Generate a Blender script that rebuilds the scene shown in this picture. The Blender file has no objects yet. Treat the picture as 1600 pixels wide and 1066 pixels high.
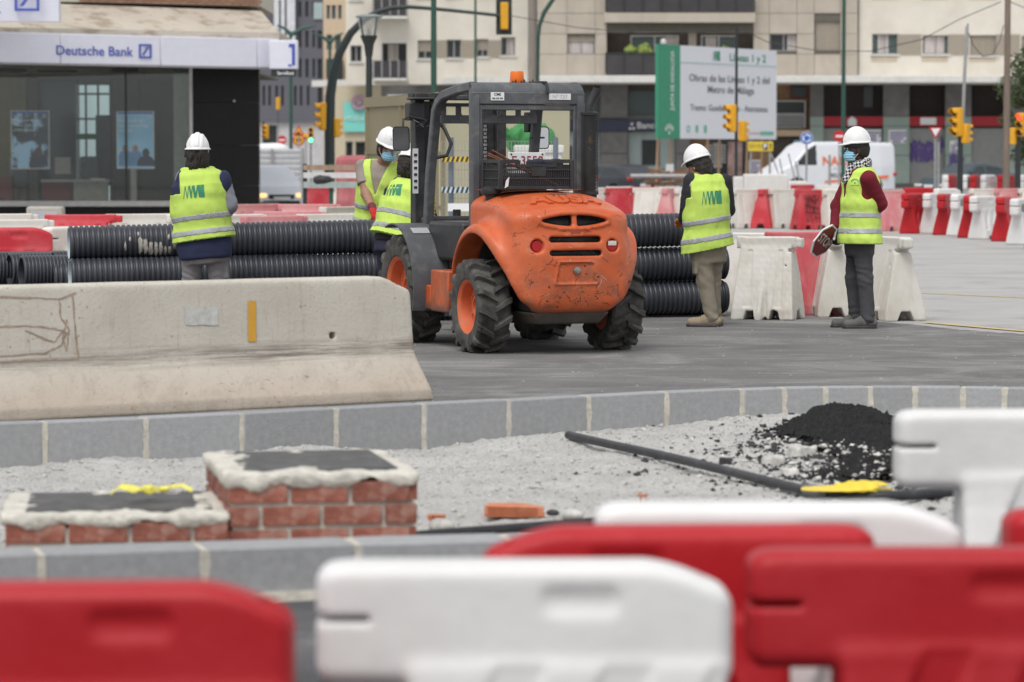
import bpy, bmesh, math, random
import numpy as np
from math import sin, cos, pi, radians, atan, atan2, sqrt
from mathutils import Vector, Matrix
from mathutils.bvhtree import BVHTree
random.seed(7)
rng = np.random.default_rng(7)
SC = bpy.context.scene
COL = SC.collection
# ---------------------------------------------------------------- camera
FPX, CAM_H, HORIZON = 5000.0, 1.545, 246.0          # focal length and horizon in 1600 px units
TH = atan((533 - HORIZON) / FPX)
cam = bpy.data.cameras.new('camera')
cam.sensor_width = 36.0
cam.lens = FPX / 1600 * 36.0
cam.clip_start, cam.clip_end = 0.5, 1500
cam.dof.use_dof = True
cam.dof.focus_distance = 26.5
cam.dof.aperture_fstop = 3.4
camo = bpy.data.objects.new('camera', cam)
COL.objects.link(camo)
camo.location = (0, 0, CAM_H)
camo.rotation_euler = (pi / 2 - TH, 0, 0)
SC.camera = camo
# ---------------------------------------------------------------- overcast daylight
SUN_EL, SUN_AZ = radians(58), radians(200)          # azimuth clockwise from +Y
world = bpy.data.worlds.new('World')
SC.world = world
world.use_nodes = True
wn = world.node_tree
wn.nodes.clear()
sky = wn.nodes.new('ShaderNodeTexSky'); sky.sky_type = 'NISHITA'; sky.sun_disc = False
sky.sun_elevation, sky.sun_rotation = SUN_EL, SUN_AZ
sky.air_density, sky.dust_density = 1.0, 3.0
hs = wn.nodes.new('ShaderNodeHueSaturation'); hs.inputs['Saturation'].default_value = 0.12
bg = wn.nodes.new('ShaderNodeBackground'); bg.inputs['Strength'].default_value = 0.15
wo = wn.nodes.new('ShaderNodeOutputWorld')
veil = wn.nodes.new('ShaderNodeMix'); veil.data_type = 'RGBA'; veil.inputs[0].default_value = .55; veil.inputs[7].default_value = (3.9, 3.95, 4.1, 1)   # even cloud cover
wn.links.new(sky.outputs[0], hs.inputs['Color']); wn.links.new(hs.outputs[0], veil.inputs[6]); wn.links.new(veil.outputs[2], bg.inputs[0]); wn.links.new(bg.outputs[0], wo.inputs[0])
sl = bpy.data.lights.new('sun', 'SUN'); sl.energy = 1.3; sl.angle = radians(28); sl.color = (1, .97, .93)
so = bpy.data.objects.new('sun', sl); COL.objects.link(so)
sd = Vector((sin(SUN_AZ) * cos(SUN_EL), cos(SUN_AZ) * cos(SUN_EL), sin(SUN_EL)))
so.rotation_euler = sd.to_track_quat('Z', 'Y').to_euler(); so.location = (0, 0, 40)
SC.view_settings.view_transform = 'Standard'; SC.view_settings.look = 'None'
SC.view_settings.exposure = 0.36; SC.view_settings.gamma = 1; SC.view_settings.use_curve_mapping = False
SC.render.engine = 'CYCLES'
SC.cycles.use_denoising = True
SC.cycles.max_bounces = 6; SC.cycles.diffuse_bounces = 3; SC.cycles.glossy_bounces = 3; SC.cycles.transmission_bounces = 6
SC.cycles.caustics_reflective = False; SC.cycles.caustics_refractive = False

# ---------------------------------------------------------------- picture <-> place
def W(px, py, D):
    """world point seen at pixel (px,py) of the 1600 px photograph, D metres ahead"""
    u, v = (px - 800) / FPX, (533 - py) / FPX
    dy, dz = cos(TH) + v * sin(TH), -sin(TH) + v * cos(TH)
    t = D / dy
    return Vector((u * t, D, CAM_H + dz * t))
def G(px, py, z=0.0):
    u, v = (px - 800) / FPX, (533 - py) / FPX
    dy, dz = cos(TH) + v * sin(TH), -sin(TH) + v * cos(TH)
    t = (z - CAM_H) / dz
    return Vector((u * t, dy * t, z))

# ---------------------------------------------------------------- mesh builder
class MB:
    def __init__(s, M=None):
        s.v, s.f, s.m, s.M, s.mi = [], [], [], M, 0
    def add(s, vs, fs, M=None):
        b = len(s.v)
        for p in vs:
            p = Vector(p)
            if M is not None: p = M @ p
            if s.M is not None: p = s.M @ p
            s.v.append(p)
        for f in fs:
            s.f.append([b + i for i in f]); s.m.append(s.mi)
        return s
    def box(s, c, d, M=None, rz=0, taper=1):
        x, y, z = d[0] / 2, d[1] / 2, d[2] / 2
        vs = [(-x, -y, -z), (x, -y, -z), (x, y, -z), (-x, y, -z)] + [(-x * taper, -y * taper, z), (x * taper, -y * taper, z), (x * taper, y * taper, z), (-x * taper, y * taper, z)]
        T = Matrix.Translation(c) @ Matrix.Rotation(rz, 4, 'Z')
        if M is not None: T = M @ T
        return s.add(vs, [(3, 2, 1, 0), (4, 5, 6, 7), (0, 1, 5, 4), (1, 2, 6, 5), (2, 3, 7, 6), (3, 0, 4, 7)], T)
    def bb(s, a, b, M=None):
        a, b = Vector(a), Vector(b)
        return s.box((a + b) / 2, [abs(q) for q in (b - a)], M)
    def loft(s, rings, cap=True, closed=False, M=None):
        n = len(rings[0]); vs = [p for r in rings for p in r]; fs = []
        k = len(rings)
        for i in range(k if closed else k - 1):
            j = (i + 1) % k
            for q in range(n):
                r = (q + 1) % n
                fs.append((i * n + q, i * n + r, j * n + r, j * n + q))
        if cap and not closed:
            fs.append(tuple(range(n))[::-1]); fs.append(tuple((k - 1) * n + q for q in range(n)))
        return s.add(vs, fs, M)
    def tube(s, pts, r, n=8, cap=True, M=None):
        pts = [Vector(p) for p in pts]; rings = []
        rs = r if isinstance(r, (list, tuple)) else [r] * len(pts)
        up = None
        for i, p in enumerate(pts):
            t = (pts[min(i + 1, len(pts) - 1)] - pts[max(i - 1, 0)]).normalized()
            if up is None:
                up = Vector((0, 0, 1)) if abs(t.z) < .9 else Vector((1, 0, 0))
            a = t.cross(up).normalized(); b = a.cross(t).normalized(); up = b
            rings.append([p + (a * cos(2 * pi * k / n) + b * sin(2 * pi * k / n)) * rs[i] for k in range(n)])
        return s.loft(rings, cap, False, M)
    def cyl(s, a, b, r, r2=None, n=12, M=None, cap=True):
        return s.tube([a, b], [r, r if r2 is None else r2], n, cap, M)
    def lathe(s, prof, n=24, M=None, closed=False):
        """profile of (radius, height) about local z"""
        rings = [[(r * cos(2 * pi * k / n), r * sin(2 * pi * k / n), z) for k in range(n)] for r, z in prof]
        return s.loft(rings, not closed, closed, M)
    def prism(s, poly, y0, y1, M=None):
        """polygon in local xz, extruded along local y"""
        n = len(poly)
        vs = [(x, y0, z) for x, z in poly] + [(x, y1, z) for x, z in poly]
        fs = [tuple(range(n)), tuple(range(n, 2 * n))[::-1]] + [(i, n + i, n + (i + 1) % n, (i + 1) % n) for i in range(n)]
        return s.add(vs, fs, M)
    def mesh(s, name, mats, ang=35, smooth=True):
        me = bpy.data.meshes.new(name)
        me.from_pydata([tuple(p) for p in s.v], [], s.f)
        for m in (mats if isinstance(mats, (list, tuple)) else [mats]): me.materials.append(m)
        if any(s.m): me.polygons.foreach_set('material_index', s.m)
        bm = bmesh.new(); bm.from_mesh(me); bmesh.ops.recalc_face_normals(bm, faces=bm.faces); bm.to_mesh(me); bm.free()
        if smooth:
            me.polygons.foreach_set('use_smooth', [True] * len(me.polygons))
            me.set_sharp_from_angle(angle=radians(ang))
        me.update()
        return me
    def build(s, name, mats, parent=None, world=False, bevel=0, ang=35, smooth=True, **kw):
        if world and parent is not None:
            inv = WM[parent.name].inverted(); s.v = [inv @ p for p in s.v]
        o = link(name, s.mesh(name, mats, ang, smooth), parent, **kw)
        if bevel:
            b = o.modifiers.new('bevel', 'BEVEL'); b.width = bevel; b.segments = 2; b.limit_method = 'ANGLE'; b.angle_limit = radians(40)
        return o
WM = {}
def props(o, label=None, cat=None, group=None, kind=None):
    for k, v in (('label', label), ('category', cat), ('group', group), ('kind', kind)):
        if v: o[k] = v
    return o
def link(name, data, parent=None, label=None, cat=None, group=None, kind=None, loc=None, rz=0):
    o = bpy.data.objects.new(name, data); COL.objects.link(o)
    if parent is not None: o.parent = parent
    if loc is not None: o.location = loc
    o.rotation_euler = (0, 0, rz)
    WM[o.name] = (WM.get(parent.name, Matrix()) if parent is not None else Matrix()) @ (Matrix.Translation(loc or (0, 0, 0)) @ Matrix.Rotation(rz, 4, 'Z'))
    return props(o, label, cat, group, kind)
def thing(name, label, cat, loc=(0, 0, 0), rz=0, group=None):
    return link(name, None, None, label, cat, group, None, Vector(loc), rz)
def dup(o, parent=None):
    c = o.copy(); COL.objects.link(c)
    if parent is not None: c.parent = parent
    for ch in list(o.children): dup(ch, c)
    return c
def place(o, loc, rz=0, label=None, group=None):
    o.location = loc; o.rotation_euler = (0, 0, rz)
    if label: o['label'] = label
    if group: o['group'] = group
    return o
def rot(ax, ay=0, az=0):
    return Matrix.Rotation(az, 4, 'Z') @ Matrix.Rotation(ay, 4, 'Y') @ Matrix.Rotation(ax, 4, 'X')
def T(x, y, z): return Matrix.Translation((x, y, z))

# ---------------------------------------------------------------- distance fields -> mesh (surface nets)
def surf(f, lo, hi, h):
    lo = np.array(lo, np.float32); hi = np.array(hi, np.float32)
    n = np.ceil((hi - lo) / h).astype(int) + 1
    B = 8; nb = -(-n // B); N = nb * B
    V = np.empty(tuple(N), np.float32)
    bc = [lo[i] + (np.arange(nb[i]) * B + (B - 1) / 2) * h for i in range(3)]
    C = np.stack(np.meshgrid(*bc, indexing='ij'), -1).reshape(-1, 3).astype(np.float32)
    dc = f(C); lim = B * h * 0.5 * 1.733 * 1.7
    V5 = V.reshape(nb[0], B, nb[1], B, nb[2], B)
    V5[:] = dc.reshape(nb[0], 1, nb[1], 1, nb[2], 1)
    act = np.nonzero(np.abs(dc) < lim)[0]
    off = np.stack(np.meshgrid(*[np.arange(B)] * 3, indexing='ij'), -1).reshape(-1, 3)
    bi = np.stack(np.unravel_index(act, tuple(nb)), -1)
    for s in range(0, len(bi), 512):
        ii = bi[s:s + 512]
        P = lo + ((ii[:, None, :] * B + off[None]) * h).astype(np.float32)
        d = f(P.reshape(-1, 3)).reshape(len(ii), B, B, B)
        for q, (a, b, c) in enumerate(ii): V5[a, :, b, :, c, :] = d[q]
    V[0] = V[-1] = 1; V[:, 0] = V[:, -1] = 1; V[:, :, 0] = V[:, :, -1] = 1
    S = V < 0
    cnt = np.zeros(tuple(N - 1), np.int8)
    for a in (0, 1):
        for b in (0, 1):
            for c in (0, 1):
                cnt += S[a:N[0] - 1 + a, b:N[1] - 1 + b, c:N[2] - 1 + c]
    cells = np.stack(np.nonzero((cnt > 0) & (cnt < 8)), -1)
    idx = -np.ones(tuple(N - 1), np.int64); idx[tuple(cells.T)] = np.arange(len(cells))
    acc = np.zeros((len(cells), 3)); num = np.zeros(len(cells))
    cor = [(a, b, c) for a in (0, 1) for b in (0, 1) for c in (0, 1)]
    for i, p in enumerate(cor):
        for q in cor[i + 1:]:
            if sum(abs(p[k] - q[k]) for k in range(3)) != 1: continue
            va = V[tuple((cells + p).T)]; vb = V[tuple((cells + q).T)]
            m = (va < 0) != (vb < 0); t = np.where(m, va / np.where(m, va - vb, 1), 0)
            pt = np.array(p) + t[:, None] * (np.array(q) - np.array(p))
            acc += np.where(m[:, None], pt, 0); num += m
    P = lo + (cells + acc / num[:, None]) * h
    F = []
    for ax in range(3):
        u, w = (ax + 1) % 3, (ax + 2) % 3
        sl0 = [slice(None)] * 3; sl1 = [slice(None)] * 3
        sl0[ax] = slice(0, -1); sl1[ax] = slice(1, None)
        ch = S[tuple(sl0)] != S[tuple(sl1)]
        E = np.stack(np.nonzero(ch), -1)
        E = E[(E[:, u] > 0) & (E[:, w] > 0) & (E[:, u] < N[u] - 1) & (E[:, w] < N[w] - 1)]
        ins = S[tuple(E.T)]
        eu = np.zeros(3, int); eu[u] = 1; ew = np.zeros(3, int); ew[w] = 1
        Q = np.stack([idx[tuple((E - eu - ew).T)], idx[tuple((E - ew).T)], idx[tuple(E.T)], idx[tuple((E - eu).T)]], -1)
        F.append(np.where(ins[:, None], Q, Q[:, ::-1]))
    return P, np.concatenate(F)
def sdf_mesh(name, f, lo, hi, h, mats, pick=None, relax=0):
    P, F = surf(f, lo, hi, h)
    me = bpy.data.meshes.new(name)
    me.from_pydata([], [], [])
    me.vertices.add(len(P)); me.vertices.foreach_set('co', P.astype(np.float32).ravel())
    me.loops.add(len(F) * 4); me.loops.foreach_set('vertex_index', F.astype(np.int32).ravel())
    me.polygons.add(len(F)); me.polygons.foreach_set('loop_start', np.arange(len(F), dtype=np.int32) * 4)
    for m in (mats if isinstance(mats, (list, tuple)) else [mats]): me.materials.append(m)
    if pick is not None:
        me.polygons.foreach_set('material_index', pick(P[F].mean(1)).astype(np.int32))
    me.polygons.foreach_set('use_smooth', [True] * len(F))
    me.validate(); me.update(calc_edges=True)
    return me
A3 = lambda *a: np.array(a, np.float32)
def sU(a, b, k=.03):
    h = np.clip(.5 + .5 * (b - a) / k, 0, 1); return b + (a - b) * h - k * h * (1 - h)
def sI(a, b, k=.02): return -sU(-a, -b, k)
def sD(a, b, k=.01): return sI(a, -b, k)
def cone(p, a, b, r1, r2):
    a, b = np.array(a, np.float32), np.array(b, np.float32); ab = b - a
    t = np.clip(((p - a) @ ab) / max(float(ab @ ab), 1e-9), 0, 1)
    return np.linalg.norm(p - a - t[:, None] * ab, axis=1) - (r1 + (r2 - r1) * t)
def ell(p, c, r, R=None):
    q = p - np.array(c, np.float32)
    if R is not None: q = q @ R
    r = np.array(r, np.float32)
    k0 = np.linalg.norm(q / r, axis=1); k1 = np.linalg.norm(q / (r * r), axis=1)
    return k0 * (k0 - 1) / np.maximum(k1, 1e-6)
def rbox(p, c, b, r=0.01, R=None):
    q = p - np.array(c, np.float32)
    if R is not None: q = q @ R
    q = np.abs(q) - (np.array(b, np.float32) - r)
    return np.linalg.norm(np.maximum(q, 0), axis=1) + np.minimum(q.max(1), 0) - r
def nz(p, s, seed=0, o=3):
    """cheap smooth value noise from rotated sines"""
    r = np.random.default_rng(seed); out = 0; a = 1.0
    for k in range(o):
        for j in range(3):
            w = r.normal(size=3); w /= np.linalg.norm(w)
            out = out + a * np.sin((p @ w.astype(np.float32)) * s * (1 + .37 * j) + r.random() * 6.28)
        a *= .55; s *= 2.1
    return out / 4.5

# ---------------------------------------------------------------- materials
def new_mat(name):
    m = bpy.data.materials.new(name); m.use_nodes = True
    nt = m.node_tree; return m, nt, nt.nodes['Principled BSDF']
def ND(nt, typ, **kw):
    n = nt.nodes.new(typ)
    for k, v in kw.items():
        if k in n.inputs.keys(): n.inputs[k].default_value = v
        else: setattr(n, k, v)
    return n
def noise(nt, vec, scale, detail=5, rough=.55, dist=0):
    n = ND(nt, 'ShaderNodeTexNoise', Scale=scale, Detail=detail, Roughness=rough, Distortion=dist)
    nt.links.new(vec, n.inputs['Vector']); return n.outputs['Fac']
def mrange(nt, val, a, b, c, d):
    n = nt.nodes.new('ShaderNodeMapRange'); nt.links.new(val, n.inputs[0])
    for i, x in enumerate((a, b, c, d)): n.inputs[i + 1].default_value = x
    return n.outputs[0]
def mix(nt, fac, a, b, mode='MIX'):
    n = nt.nodes.new('ShaderNodeMix'); n.data_type = 'RGBA'; n.blend_type = mode
    for s, v in ((0, fac), (6, a), (7, b)):
        if hasattr(v, 'is_output'): nt.links.new(v, n.inputs[s])
        elif s == 0: n.inputs[0].default_value = v
        else: n.inputs[s].default_value = (*v[:3], 1)
    return n.outputs[2]
def mth(nt, op, a, b=0.0):
    n = nt.nodes.new('ShaderNodeMath'); n.operation = op
    for i, v in enumerate((a, b)):
        if hasattr(v, 'is_output'): nt.links.new(v, n.inputs[i])
        else: n.inputs[i].default_value = v
    return n.outputs[0]
def objvec(nt, scale=None):
    tc = nt.nodes.new('ShaderNodeTexCoord')
    if scale is None: return tc.outputs['Object']
    mp = nt.nodes.new('ShaderNodeMapping'); mp.inputs['Scale'].default_value = scale
    nt.links.new(tc.outputs['Object'], mp.inputs[0]); return mp.outputs[0]
def bumpit(nt, b, hgt, strength, dist=.01):
    n = nt.nodes.new('ShaderNodeBump'); n.inputs['Strength'].default_value = strength; n.inputs['Distance'].default_value = dist
    nt.links.new(hgt, n.inputs['Height']); nt.links.new(n.outputs[0], b.inputs['Normal'])
MC = {}
def mat(name, col, rough=.6, metal=0, var=.12, scale=5, bump=0, bs=80, dirt=0, dcol=(.1, .09, .075), ds=3, dlo=.5, dhi=.7, rand=0, spec=.5, coat=0, stretch=None, bd=.01):
    if name in MC: return MC[name]
    m, nt, b = new_mat(name)
    vec = objvec(nt, stretch)
    c = mix(nt, 1.0, col, (1, 1, 1), 'MULTIPLY')
    v = mrange(nt, noise(nt, vec, scale), .3, .7, 1 - var, 1 + var)
    cc = nt.nodes.new('ShaderNodeCombineColor')
    for i in range(3): nt.links.new(v, cc.inputs[i])
    c = mix(nt, 1.0, col, cc.outputs[0], 'MULTIPLY')
    if rand:
        oi = nt.nodes.new('ShaderNodeObjectInfo'); rv = mrange(nt, oi.outputs['Random'], 0, 1, 1 - rand, 1 + rand)
        c2 = nt.nodes.new('ShaderNodeCombineColor')
        for i in range(3): nt.links.new(rv, c2.inputs[i])
        c = mix(nt, 1.0, c, c2.outputs[0], 'MULTIPLY')
    if dirt:
        d = mrange(nt, noise(nt, vec, ds, 9, .65, .3), dlo, dhi, 0, dirt)
        c = mix(nt, d, c, dcol)
    nt.links.new(c, b.inputs['Base Color'])
    b.inputs['Roughness'].default_value = rough; b.inputs['Metallic'].default_value = metal
    b.inputs['Specular IOR Level'].default_value = spec
    if coat: b.inputs['Coat Weight'].default_value = coat
    if bump: bumpit(nt, b, noise(nt, objvec(nt), bs, 4), bump, bd)
    MC[name] = m; return m
def emat(name, col, e):
    m, nt, b = new_mat(name); b.inputs['Base Color'].default_value = (*col, 1)
    b.inputs['Emission Color'].default_value = (*col, 1); b.inputs['Emission Strength'].default_value = e
    return m
def glass(name, tint=(.75, .8, .8), ior=1.3, refl=.2):
    m = bpy.data.materials.new(name); m.use_nodes = True; nt = m.node_tree; nt.nodes.clear()
    o = nt.nodes.new('ShaderNodeOutputMaterial'); t = nt.nodes.new('ShaderNodeBsdfTransparent'); g = nt.nodes.new('ShaderNodeBsdfGlossy')
    t.inputs[0].default_value = (*tint, 1); g.inputs['Roughness'].default_value = .03; g.inputs[0].default_value = (.9, .95, .95, 1)
    mx = nt.nodes.new('ShaderNodeMixShader'); mx.inputs[0].default_value = refl
    nt.links.new(t.outputs[0], mx.inputs[1]); nt.links.new(g.outputs[0], mx.inputs[2]); nt.links.new(mx.outputs[0], o.inputs[0])
    return m
# ---------------------------------------------------------------- lettering
def text_polys(s, size=1.0, bold=0.0, xs=1.0, align='CENTER'):
    c = bpy.data.curves.new('t', 'FONT'); c.body = s; c.size = size; c.align_x = align; c.align_y = 'CENTER'; c.offset = bold; c.resolution_u = 3
    o = bpy.data.objects.new('t', c); COL.objects.link(o)
    dg = bpy.context.evaluated_depsgraph_get(); me = o.evaluated_get(dg).to_mesh()
    vs = [(v.co.x * xs, v.co.y) for v in me.vertices]; fs = [tuple(p.vertices) for p in me.polygons]
    o.evaluated_get(dg).to_mesh_clear(); bpy.data.objects.remove(o); bpy.data.curves.remove(c)
    return vs, fs
def text(name, s, size, parent, M, m, bold=0.0, xs=1.0, align='CENTER', world=True, depth=0.0):
    """flat lettering in the local xz plane of M, read from -y"""
    vs, fs = text_polys(s, size, bold, xs, align)
    mb = MB(); mb.add([(x, 0, y) for x, y in vs], fs, M)
    if depth:
        n = len(vs); mb.add([(x, depth, y) for x, y in vs], [f[::-1] for f in fs], M)
    if world and parent is not None:
        inv = WM[parent.name].inverted(); mb.v = [inv @ p for p in mb.v]
    return link(name, mb.mesh(name, m, smooth=False), parent)
def mm_polys(w, h):
    """the zigzag wordmark: peaks that thicken from left to right"""
    P = []; n = 4; x = 0
    xs = [0, .17, .34, .56]; wd = [.035, .075, .11, .16]
    for i in range(4):
        x0 = xs[i]; t = wd[i]
        P.append([(x0, 0), (x0 + .12, 1), (x0 + .12 + max(.03, t * .35), 1), (x0 + max(.03, t * .35), 0)])
        P.append([(x0 + .12, 1), (x0 + .12 + t, 1), (x0 + .17 + t, 0.02), (x0 + .17, 0.02)])
    P.append([(.84, 0), (.86, 1), (1, 1), (1, 0)])
    return [[((a - .5) * w, (b - .5) * h) for a, b in q] for q in P]
# ================================================================ shared materials
def asphalt_mat(name, col, lo, speck, tint=(.5, .49, .47), wear=.35, streak=(.25, 3, 1)):
    m, nt, b = new_mat(name); v = objvec(nt)
    big = mrange(nt, noise(nt, objvec(nt, streak), .8, 6, .6), .3, .7, .0, 1.0)
    bl = noise(nt, objvec(nt, (.8, .8, 1)), 1.1, 7, .65, .8)
    c = mix(nt, big, lo, col)
    st = mrange(nt, noise(nt, objvec(nt, (.6, 3.2, 1)), 1.6, 9, .75, .6), .52, .75, 0, wear)
    c = mix(nt, st, c, tint)
    c = mix(nt, mrange(nt, bl, .50, .72, 0, wear * .9), c, tint)
    c = mix(nt, mrange(nt, bl, .46, .34, 0, .5), c, tuple(x * .72 for x in lo))
    sp = mrange(nt, noise(nt, v, 55, 3, .7), .6, .75, 0, speck)
    c = mix(nt, sp, c, tint)
    sp2 = mrange(nt, noise(nt, v, 30, 3, .7), .60, .72, 0, speck * 1.4)
    c = mix(nt, sp2, c, tuple(x * .35 for x in lo))
    nt.links.new(c, b.inputs['Base Color']); b.inputs['Roughness'].default_value = .9
    bumpit(nt, b, noise(nt, v, 70, 4, .7), .6, .012)
    return m
M_ASPH = asphalt_mat('fresh asphalt', (.178, .175, .171), (.124, .122, .12), .65, (.42, .41, .395), .55)
M_ROAD = asphalt_mat('worn road', (.44, .43, .42), (.35, .345, .335), .15, (.52, .50, .47), .45)
M_DARKROAD = asphalt_mat('dark road', (.10, .10, .105), (.06, .06, .065), .3)
M_YLINE = mat('yellow road paint', (.62, .46, .18), .8, dirt=.8, dcol=(.36, .35, .32), ds=4)
M_KERB = mat('kerb concrete', (.335, .34, .348), .88, var=.10, scale=30, bump=.6, bs=150, dirt=.35, dcol=(.44, .43, .40), ds=9, dlo=.56, dhi=.8, rand=.09)
M_MORTAR = mat('mortar', (.54, .51, .44), .95, var=.15, scale=20, bump=.7, bs=60)
M_CREAM = mat('cream mortar cap', (.60, .575, .51), .95, var=.14, scale=14, bump=.8, bs=45, dirt=.7, dcol=(.40, .37, .33), ds=10, dlo=.48, dhi=.68)
M_BRICK = mat('red brick', (.31, .105, .072), .9, var=.28, scale=14, bump=.8, bs=90, dirt=.7, dcol=(.42, .33, .28), ds=13, dlo=.48, dhi=.72, rand=.16)
M_TERRA = mat('terracotta', (.55, .20, .10), .9, var=.15, scale=20, bump=.4, bs=120, dirt=.5, dcol=(.6, .4, .3), ds=14)
M_LID = mat('dark lid', (.085, .085, .085), .8, var=.25, scale=14, bump=.5, bs=90, dirt=.45, dcol=(.22, .2, .19), ds=9)
M_BLACKPVC = mat('black conduit plastic', (.022, .023, .028), .45, var=.2, dirt=.35, dcol=(.12, .12, .12), ds=8)
M_TAR = mat('black tarry aggregate', (.007, .007, .008), .8, var=.4, scale=60, bump=1.0, bs=110, bd=.02)
M_STONE = mat('pale stone', (.5, .49, .46), .95, var=.3, scale=20, rand=.2)
M_DSTONE = mat('dark stone', (.035, .035, .037), .7, var=.3, scale=20)
M_YPLAST = mat('yellow plastic', (.78, .60, .05), .5, var=.1, bump=.3, bs=30)
# ---------------------------------------------------------------- kerb lines
KF = [(-395, 678), (-240, 671), (-85, 664.5), (70, 659), (228, 653), (378, 646), (525, 638), (663, 631), (795, 625), (920, 618.5), (1042, 612.5), (1160, 608), (1225, 606), (1290, 605), (1360, 604.5), (1430, 604.5), (1505, 605), (1570, 606), (1640, 607.5), (1710, 609.5), (1780, 612), (1850, 615), (1920, 618.5), (1990, 623), (2060, 628), (2130, 634), (2200, 641)]
KN = [(-470, 884), (-190, 874), (65, 866), (320, 858), (560, 850), (800, 844), (1040, 839), (1280, 834), (1520, 830), (1760, 826), (2000, 823), (2240, 820.5), (2480, 818.5), (2720, 817)]
KFW = [G(a, b, .12) for a, b in KF]
KNW = [G(a, b, .12) for a, b in KN]
def kerb(name, pts, width, gap, zb, parts_label=None):
    k = link(name, None, None, kind='structure'); WM[k.name] = Matrix()
    mj = MB()
    for i, (a, b) in enumerate(zip(pts[:-1], pts[1:])):
        d = (b - a).normalized(); n = Vector((-d.y, d.x, 0)); L = (b - a).length - gap
        c = (a + b) / 2; ang = atan2(d.y, d.x)
        mb = MB(); j = random.uniform(-.003, .003)
        mb.box((0, 0, 0), (L, width, .12 - zb))
        o = mb.build('kerb_stone', M_KERB, k, bevel=.009)
        o.location = c + n * (width / 2 + j) + Vector((0, 0, (.12 + zb) / 2 - .12 + random.uniform(-.002, .002))); o.rotation_euler = (0, 0, ang + random.uniform(-.004, .004))
    for p, q in zip(pts[1:-1], pts[2:]):
        d = (q - p).normalized(); n = Vector((-d.y, d.x, 0))
        Mx = Matrix.Translation(p) @ Matrix.Rotation(atan2(d.y, d.x), 4, 'Z')
        rr = []
        for t in range(9):
            z = (zb - .12) + (.12 - zb - .004) * t / 8
            w = gap * random.uniform(.55, 1.05); f = random.uniform(-.004, .005)
            rr.append([(-w, f, z), (w, f, z), (w, width - .006, z), (-w, width - .006, z)])
        mj.loft(rr, M=Mx)
    mj.build('mortar_joint', M_MORTAR, k)
    return k
kerb('kerb', KFW, .13, .025, -.3)
kerb('kerb_near', KNW, .24, .023, -.25)
xf = np.array([p.x for p in KFW]); yf = np.array([p.y for p in KFW])
xn = np.array([p.x for p in KNW]); yn = np.array([p.y for p in KNW])
# ---------------------------------------------------------------- ground sheets
gb = MB(); gb.add([(-900, -40, -.30), (900, -40, -.30), (900, 1400, -.30), (-900, 1400, -.30)], [(0, 1, 2, 3)])
gb.build('ground', M_ROAD, kind='structure')
rd = MB(); pts = [(p.x, p.y + .10, 0) for p in KFW]
pts = [(-600, pts[0][1] - 3, 0), (-30, pts[0][1] - 1, 0)] + pts + [(30, pts[-1][1] - 6, 0), (600, pts[-1][1] - 8, 0), (600, 1200, 0), (-600, 1200, 0)]
rd.add(pts, [tuple(range(len(pts)))]); rd.build('road', M_ROAD, kind='structure')
fa = MB()
edge = [G(1960, 540), G(1800, 530), G(1640, 525.5), G(1560, 520), G(1500, 516), G(1440, 509), G(1330, 500), G(1230, 490), G(1150, 484), G(700, 480), G(200, 476), G(-400, 470)]
lp = [Vector((p.x, p.y + .11, 0)) for p in KFW]
ee = []
for a, b in zip(edge[:-1], edge[1:]):
    for t in range(12):
        q = a.lerp(b, t / 12); ee.append((q.x, q.y + random.uniform(-.07, .07), .004))
fa.add([(p.x, p.y, .004) for p in lp] + ee, [tuple(range(len(lp) + len(ee)))])
fa.build('asphalt_patch', M_ASPH, kind='structure')
nr = MB(); pn = [(p.x, p.y + .02, -.08) for p in KNW]
nr.add([(-40, -6, -.08), (40, -6, -.08), (40, pn[-1][1], -.08)] + pn[::-1] + [(-40, pn[0][1], -.08)], [tuple(range(len(pn) + 4))])
nr.build('road_near', M_DARKROAD, kind='structure')
hb = MB()
for a, b in zip(KNW[:-1], KNW[1:]):
    d = (b - a).normalized(); n = Vector((d.y, -d.x, 0)) * random.uniform(.05, .08)
    z0, z1 = -.2, -.045
    A = [Vector((p.x, p.y, z)) for p in (a, b) for z in (z0, z1)]
    hb.add([A[0], A[2], A[3], A[1], A[0] + n, A[2] + n, A[3] + n * .4, A[1] + n * .4], [(4, 5, 6, 7), (7, 6, 2, 3), (0, 3, 7, 4), (1, 2, 6, 5)])
hb.build('kerb_footing', M_MORTAR, kind='structure')
# yellow works lines on the far road
yl = MB(); pth = [(1400, 360), (1470, 361), (1540, 364), (1640, 374), (1760, 392)]
def stripe(pth, w, z):
    P = [G(a, b, z) for a, b in pth]
    for a, b in zip(P[:-1], P[1:]):
        n = Vector((-(b - a).y, (b - a).x, 0)).normalized() * w
        yl.add([a, b, b + n, a + n], [(0, 1, 2, 3)])
stripe([(1230, 372), (1400, 365), (1530, 361), (1640, 359)], .25, .004)
stripe([(1380, 345), (1480, 352), (1600, 368), (1700, 380)], .25, .004)
stripe([(1436, 458), (1520, 462), (1700, 470)], .1, .004)
stripe([(1440, 504), (1520, 511), (1640, 521.5), (1760, 527)], .1, .008)
yl.build('yellow_road_line', M_YLINE, kind='structure')

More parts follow.
